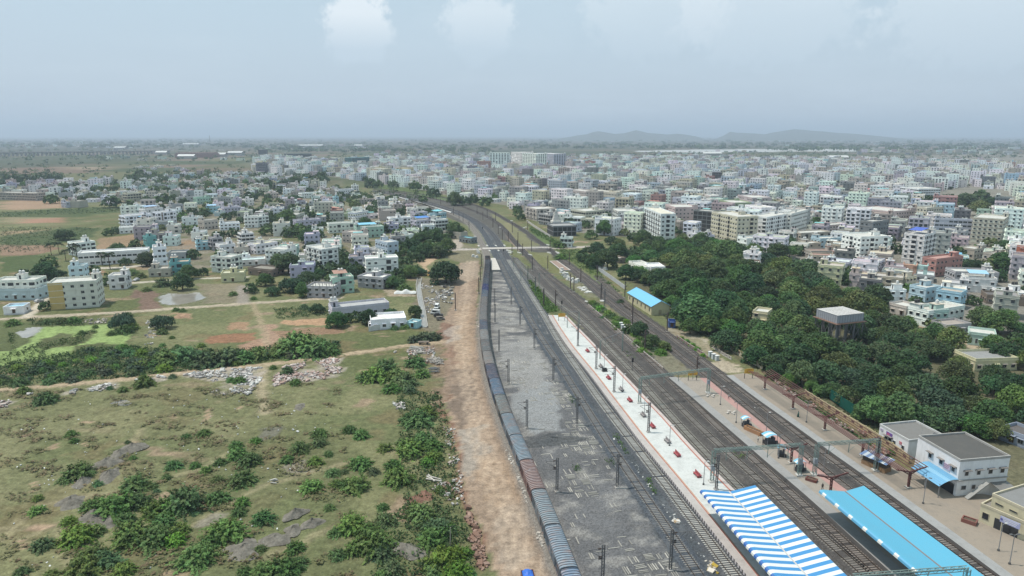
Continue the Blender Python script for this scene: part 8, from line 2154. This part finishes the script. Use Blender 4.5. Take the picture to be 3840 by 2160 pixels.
def shrub(f,x,y,rpx,kind=None,pos_=None,r=None):
 global nsh
 kind = kind or ('green' if nsh % 3 == 0 else ('dull' if nsh % 3 == 1 else 'green'))
 if pos_ is None:
  p = at(f,x,y + rpx * .45); r = rpx / FR[f][2] * depth_of(p) / FPX * 1.26
 else: p = Vector((*pos_,0))
 nsh += 1
 me = rnd.choice(SH[kind])
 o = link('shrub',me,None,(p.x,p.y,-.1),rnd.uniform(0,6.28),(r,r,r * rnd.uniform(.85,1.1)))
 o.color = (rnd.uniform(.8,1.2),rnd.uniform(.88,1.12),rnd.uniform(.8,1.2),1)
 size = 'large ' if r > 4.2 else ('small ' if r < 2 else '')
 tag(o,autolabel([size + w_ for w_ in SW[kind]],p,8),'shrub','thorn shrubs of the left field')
for t in [(180,40,45),(340,100,78),(540,365,42),(562,420,30),(965,430,22),(1540,360,50),(1405,388,35),(1320,595,62),(1005,550,28),(600,650,100),(500,705,60),(1020,735,95),(1135,760,50),(1185,800,28),(1470,605,40),(1555,640,45),(1255,695,38),(1660,580,48),(1790,510,75),(1880,550,90),(1930,420,40),(1780,450,48),
   (2260,465,75),(2380,575,55),(2410,360,60),(2410,425,60),(2170,560,50),(2480,520,36),(1830,695,105),(1640,705,48),(2350,755,80),(2510,650,58),(2540,740,50),(870,890,140),(1040,865,95),(690,905,75),(950,1005,66),(1400,860,150),(1290,900,110),(1170,935,95),(1650,835,88),(1230,1025,85),(1360,1085,72),(1990,985,85),(1830,880,55),
   (1800,955,55),(2490,920,42),(280,940,58),(285,850,36),(330,1190,85),(590,1120,125,'bright'),(700,1090,80),(520,1020,55,'bright'),(690,1270,110),(990,1110,130),(1160,1130,140),(1320,1160,80,'bright'),(640,1360,130),(800,1310,115),(940,1380,85,'bright'),(1700,1080,145),(1480,1270,140),(1580,1180,85),(2230,1215,70),(1960,1230,48),(2000,1385,100),(2150,1370,115),(2250,1330,75),(1850,1400,55),
   (380,1425,58),(2540,1100,58),(2550,1270,66),(170,1400,60),(740,745,40)]: shrub('A',*t)
for t in [(60,335,55),(150,370,62),(590,245,110),(650,195,75),(500,255,58),(620,395,92),(690,455,75),(520,470,105),(460,430,55),(330,470,58),(140,580,88),(240,650,50),(395,600,68),(430,685,105),(20,650,34),(110,745,98),(30,750,55),(700,535,66,'bright'),(650,580,55,'bright'),(740,785,38),(310,915,48),(80,1040,110),(200,1090,95),(330,1010,88),(250,1170,140),(100,1225,85),(300,1255,85),(590,950,105),(560,920,55),(720,1060,115),(690,1140,105),
   (800,1080,66),(380,1380,85),(780,1310,130,'bright'),(860,1270,85,'bright'),(940,1255,55,'bright'),(700,1390,78),(880,1390,105,'bright'),(330,1425,66),(960,1420,55)]: shrub('B',*t)
for t in [(250,1005,100),(330,960,110),(420,1000,85),(560,915,75),(480,1050,92),(190,1020,66),(610,1000,55),(520,1120,55),(380,1110,66),(420,310,62),(480,350,52),(375,330,50),(700,720,50,'grey'),(640,725,58,'grey'),(560,740,52,'grey'),(480,650,36),(400,660,34),(1660,120,50),(1640,30,55),(2105,460,30),(2520,560,40)]: shrub('E',*t)
for t in [(1095,1060,72),(1300,1022,30),(1810,1050,48),(1740,1048,36),(2170,982,52),(2230,1066,44),(2060,955,28),(180,1125,40),(350,1185,74),(930,1120,36),(830,1112,26),(1298,732,22),(1225,688,40),(1340,798,30),(1225,788,24),(1915,436,24),(1400,845,125),(1250,880,105),(2250,775,150),(2400,800,130),(2150,810,100),(2490,820,80),(1700,880,105,'grey'),(1850,870,85),(1960,850,80),(1550,900,95,'grey'),
   (720,650,22),(840,700,30),(940,670,62),(1000,650,45),(620,695,30),(1230,320,62),(1110,370,34),(1330,520,28),(1380,525,26),(1520,790,30),(1760,400,32),(2300,500,36),(1000,240,50),(1060,265,44),(960,560,40),(560,600,44),(470,605,40),(360,610,36),(100,620,50)]: shrub('D',*t)
band = ats('D',[(-80,980),(100,965),(620,840),(1000,800),(1010,850),(1500,850),(2050,840),(2560,760),(2560,850),(1900,930),(1000,1035),(-80,1120)])
bxs = [p.x for p in band]; bys = [p.y for p in band]; k = 0
while k < 105:
 x,y = rnd.uniform(min(bxs),max(bxs)),rnd.uniform(min(bys),max(bys))
 if inpoly(np.array([x]),np.array([y]),band)[0]: shrub('D',0,0,0,rnd.choice(['grey','green','dull','grey','bright']),(x,y),rnd.uniform(1.6,3.4)); k += 1
shrub('M',500,668,34,'green'); shrub('N',2275,945,26,'bright'); shrub('N',1215,190,60,'green'); shrub('N',1330,135,36,'bright')
for x,y,r in ((150,70,30),(200,100,34),(260,140,36),(310,180,36),(370,240,36)): shrub('M',x,y,r,'bright')
for x,y,r in ((1640,410,30),(1780,440,38),(1850,560,42),(1980,660,24),(1500,290,34)): shrub('L',x,y,r)
for i_,(x,y) in enumerate([(1400,140),(1440,170),(1480,200),(1520,225),(1560,250),(1600,275),(1640,300),(1690,315),(1740,330),(1620,335),(1660,365),(1790,420),(1830,460),(1880,500),(1850,540),(1920,570),(1960,550),(2000,530),(1900,620),(2040,610),(2090,640),(2130,560)]): shrub('L',x,y,rnd.uniform(40,62),('bright','green','bright','dull')[i_ % 4])
for x,y,r in ((1180,560,30),(1290,640,34),(1400,720,28),(1600,820,26),(1720,900,30),(1820,960,24)): shrub('M',x,y,r,'green')
# ---- low growth: mats of weed and grass tufts, uncountable
C_,N_,S_,K_ = [],[],[],[]
fieldp = ats('A',[(-300,60),(600,40),(2000,0),(2560,-60),(2700,1449),(2576,1600),(-300,1600)])
fx = [p.x for p in fieldp]; fy = [p.y for p in fieldp]; pts = np.stack([nrs.uniform(min(fx),max(fx),60000),nrs.uniform(80,max(fy),60000)],1)
pts = pts[inpoly(pts[:,0],pts[:,1],fieldp)]
nz = fbm(pts[:,0],pts[:,1] * 1.8,6,91,3); pts = pts[nz > .59][:3000]
for x,y in pts:
 n = 5; r_ = nrs.uniform(.35,1.0); c = np.array((.125,.125,.055) if nrs.rand() < .6 else (.15,.115,.065)) * nrs.uniform(.7,1.25)
 C_.append(np.stack([x + nrs.normal(0,r_ * .5,n),y + nrs.normal(0,r_ * .4,n),nrs.uniform(.1,.34,n)],1)); N_.append(nrs.normal(0,.22,(n,3)) + np.array([0,0,1])); S_.append(np.full(n,r_ * .75)); K_.append(np.repeat(c[None],n,0) * nrs.uniform(.8,1.2,(n,1)))
for f,poly,num,col in (('D',[(-60,960),(620,830),(1000,800),(1500,850),(2560,760),(2560,850),(1900,930),(1000,1035),(-60,1120)],2600,(.045,.085,.028)),('D',[(200,600),(640,590),(640,650),(250,650)],200,(.05,.085,.03)),('D',[(60,690),(110,700),(120,840),(300,780),(620,720),(660,690),(730,690),(620,790),(420,800),(300,860),(560,870),(600,810),(960,800),(960,860),(300,930),(0,960),(0,880),(90,820)],420,(.07,.105,.035)),('L',[(775,0),(830,0),(1000,170),(1050,235),(940,250),(880,170)],300,(.075,.14,.03)),('P',[(1000,960),(1080,1000),(1240,1190),(1400,1350),(1260,1420),(1130,1180)],300,(.08,.14,.035)),
       ('K',[(1050,20),(1110,20),(1240,240),(1180,240)],26,(.07,.13,.03)),('K',[(1390,490),(1440,480),(1520,620),(1480,630)],22,(.07,.13,.03)),('K',[(650,350),(720,340),(780,400),(700,410)],20,(.05,.10,.03)),('K',[(1000,280),(1090,300),(1090,360),(1010,330)],14,(.06,.10,.03)),('L',[(1150,1060),(1240,1080),(1240,1200),(1160,1140)],22,(.05,.09,.03)),('D',[(2060,520),(2560,500),(2560,560),(2100,600)],300,(.06,.1,.035)),
       ('B',[(420,60),(740,60),(860,500),(880,800),(1020,1449),(200,1449),(500,800)],900,(.055,.09,.033)),('P',[(1000,230),(1400,440),(1400,520),(1050,330)],400,(.06,.11,.03)),('P',[(1380,560),(1700,560),(1900,800),(2250,1150),(1700,800)],500,(.07,.115,.035)),('S',[(2420,1150),(2700,1300),(2900,1430),(3300,1650),(3400,1600),(2900,1250),(2500,1080)],900,(.045,.075,.027)),('M',[(1080,520),(1200,560),(1800,950),(2100,1180),(2000,1180),(1600,900)],200,(.05,.095,.03)),('K',[(2260,200),(2380,230),(2390,290),(2310,260)],18,(.09,.14,.04)),('L',[(1720,640),(1800,660),(1830,720),(1750,700)],14,(.09,.14,.04)),('G',[(0,850),(950,800),(1400,790),(1300,840),(0,900)],700,(.045,.075,.03)),('G',[(0,1000),(700,1000),(1000,1010),(480,1240),(0,1260)],700,(.045,.075,.03))):
 poly = ats(f,poly); px_ = [p.x for p in poly]; py_ = [p.y for p in poly]; q = np.stack([nrs.uniform(min(px_),max(px_),num * 12),nrs.uniform(min(py_),max(py_),num * 12)],1)
 q = q[inpoly(q[:,0],q[:,1],poly)][:num]
 for x,y in q:
  n = 7; r_ = nrs.uniform(.4,1.1) * (.5 if num < 30 else 1)
  C_.append(np.stack([x + nrs.normal(0,r_ * .5,n),y + nrs.normal(0,r_ * .5,n),nrs.uniform(.05,.7,n)],1)); N_.append(nrs.normal(0,.7,(n,3)) + np.array([0,0,.8])); S_.append(np.full(n,r_ * .7)); K_.append(np.array(col)[None] * nrs.uniform(.6,1.4,(n,1)))
C_ = np.concatenate(C_); rd = np.zeros(len(C_),bool)
setting(link('undergrowth',quads_mesh('undergrowth',C_,np.concatenate(N_),np.concatenate(S_) * nrs.uniform(.6,1.3,len(C_)),np.clip(np.concatenate(K_),.004,1),M['leaf'],.8)),'stuff','low weeds and grass tufts covering the waste ground')
if HAZE:
 mb = MB(); mb.box(-46000,-500,-1.5,46000,61000,330,(1,1,1))
 hm = bpy.data.materials.new('hazy_air'); hm.use_nodes = True; nt = hm.node_tree
 nt.nodes.remove(nt.nodes['Principled BSDF'])
 pv = nt.nodes.new('ShaderNodeVolumePrincipled'); pv.inputs['Density'].default_value = HAZE; pv.inputs['Color'].default_value = (.71,.83,1.0,1); pv.inputs['Anisotropy'].default_value = .1
 nt.links.new(pv.outputs[0],nt.nodes['Material Output'].inputs['Volume'])
 setting(mb.build('haze',hm),'stuff','thin blue haze over the plain')
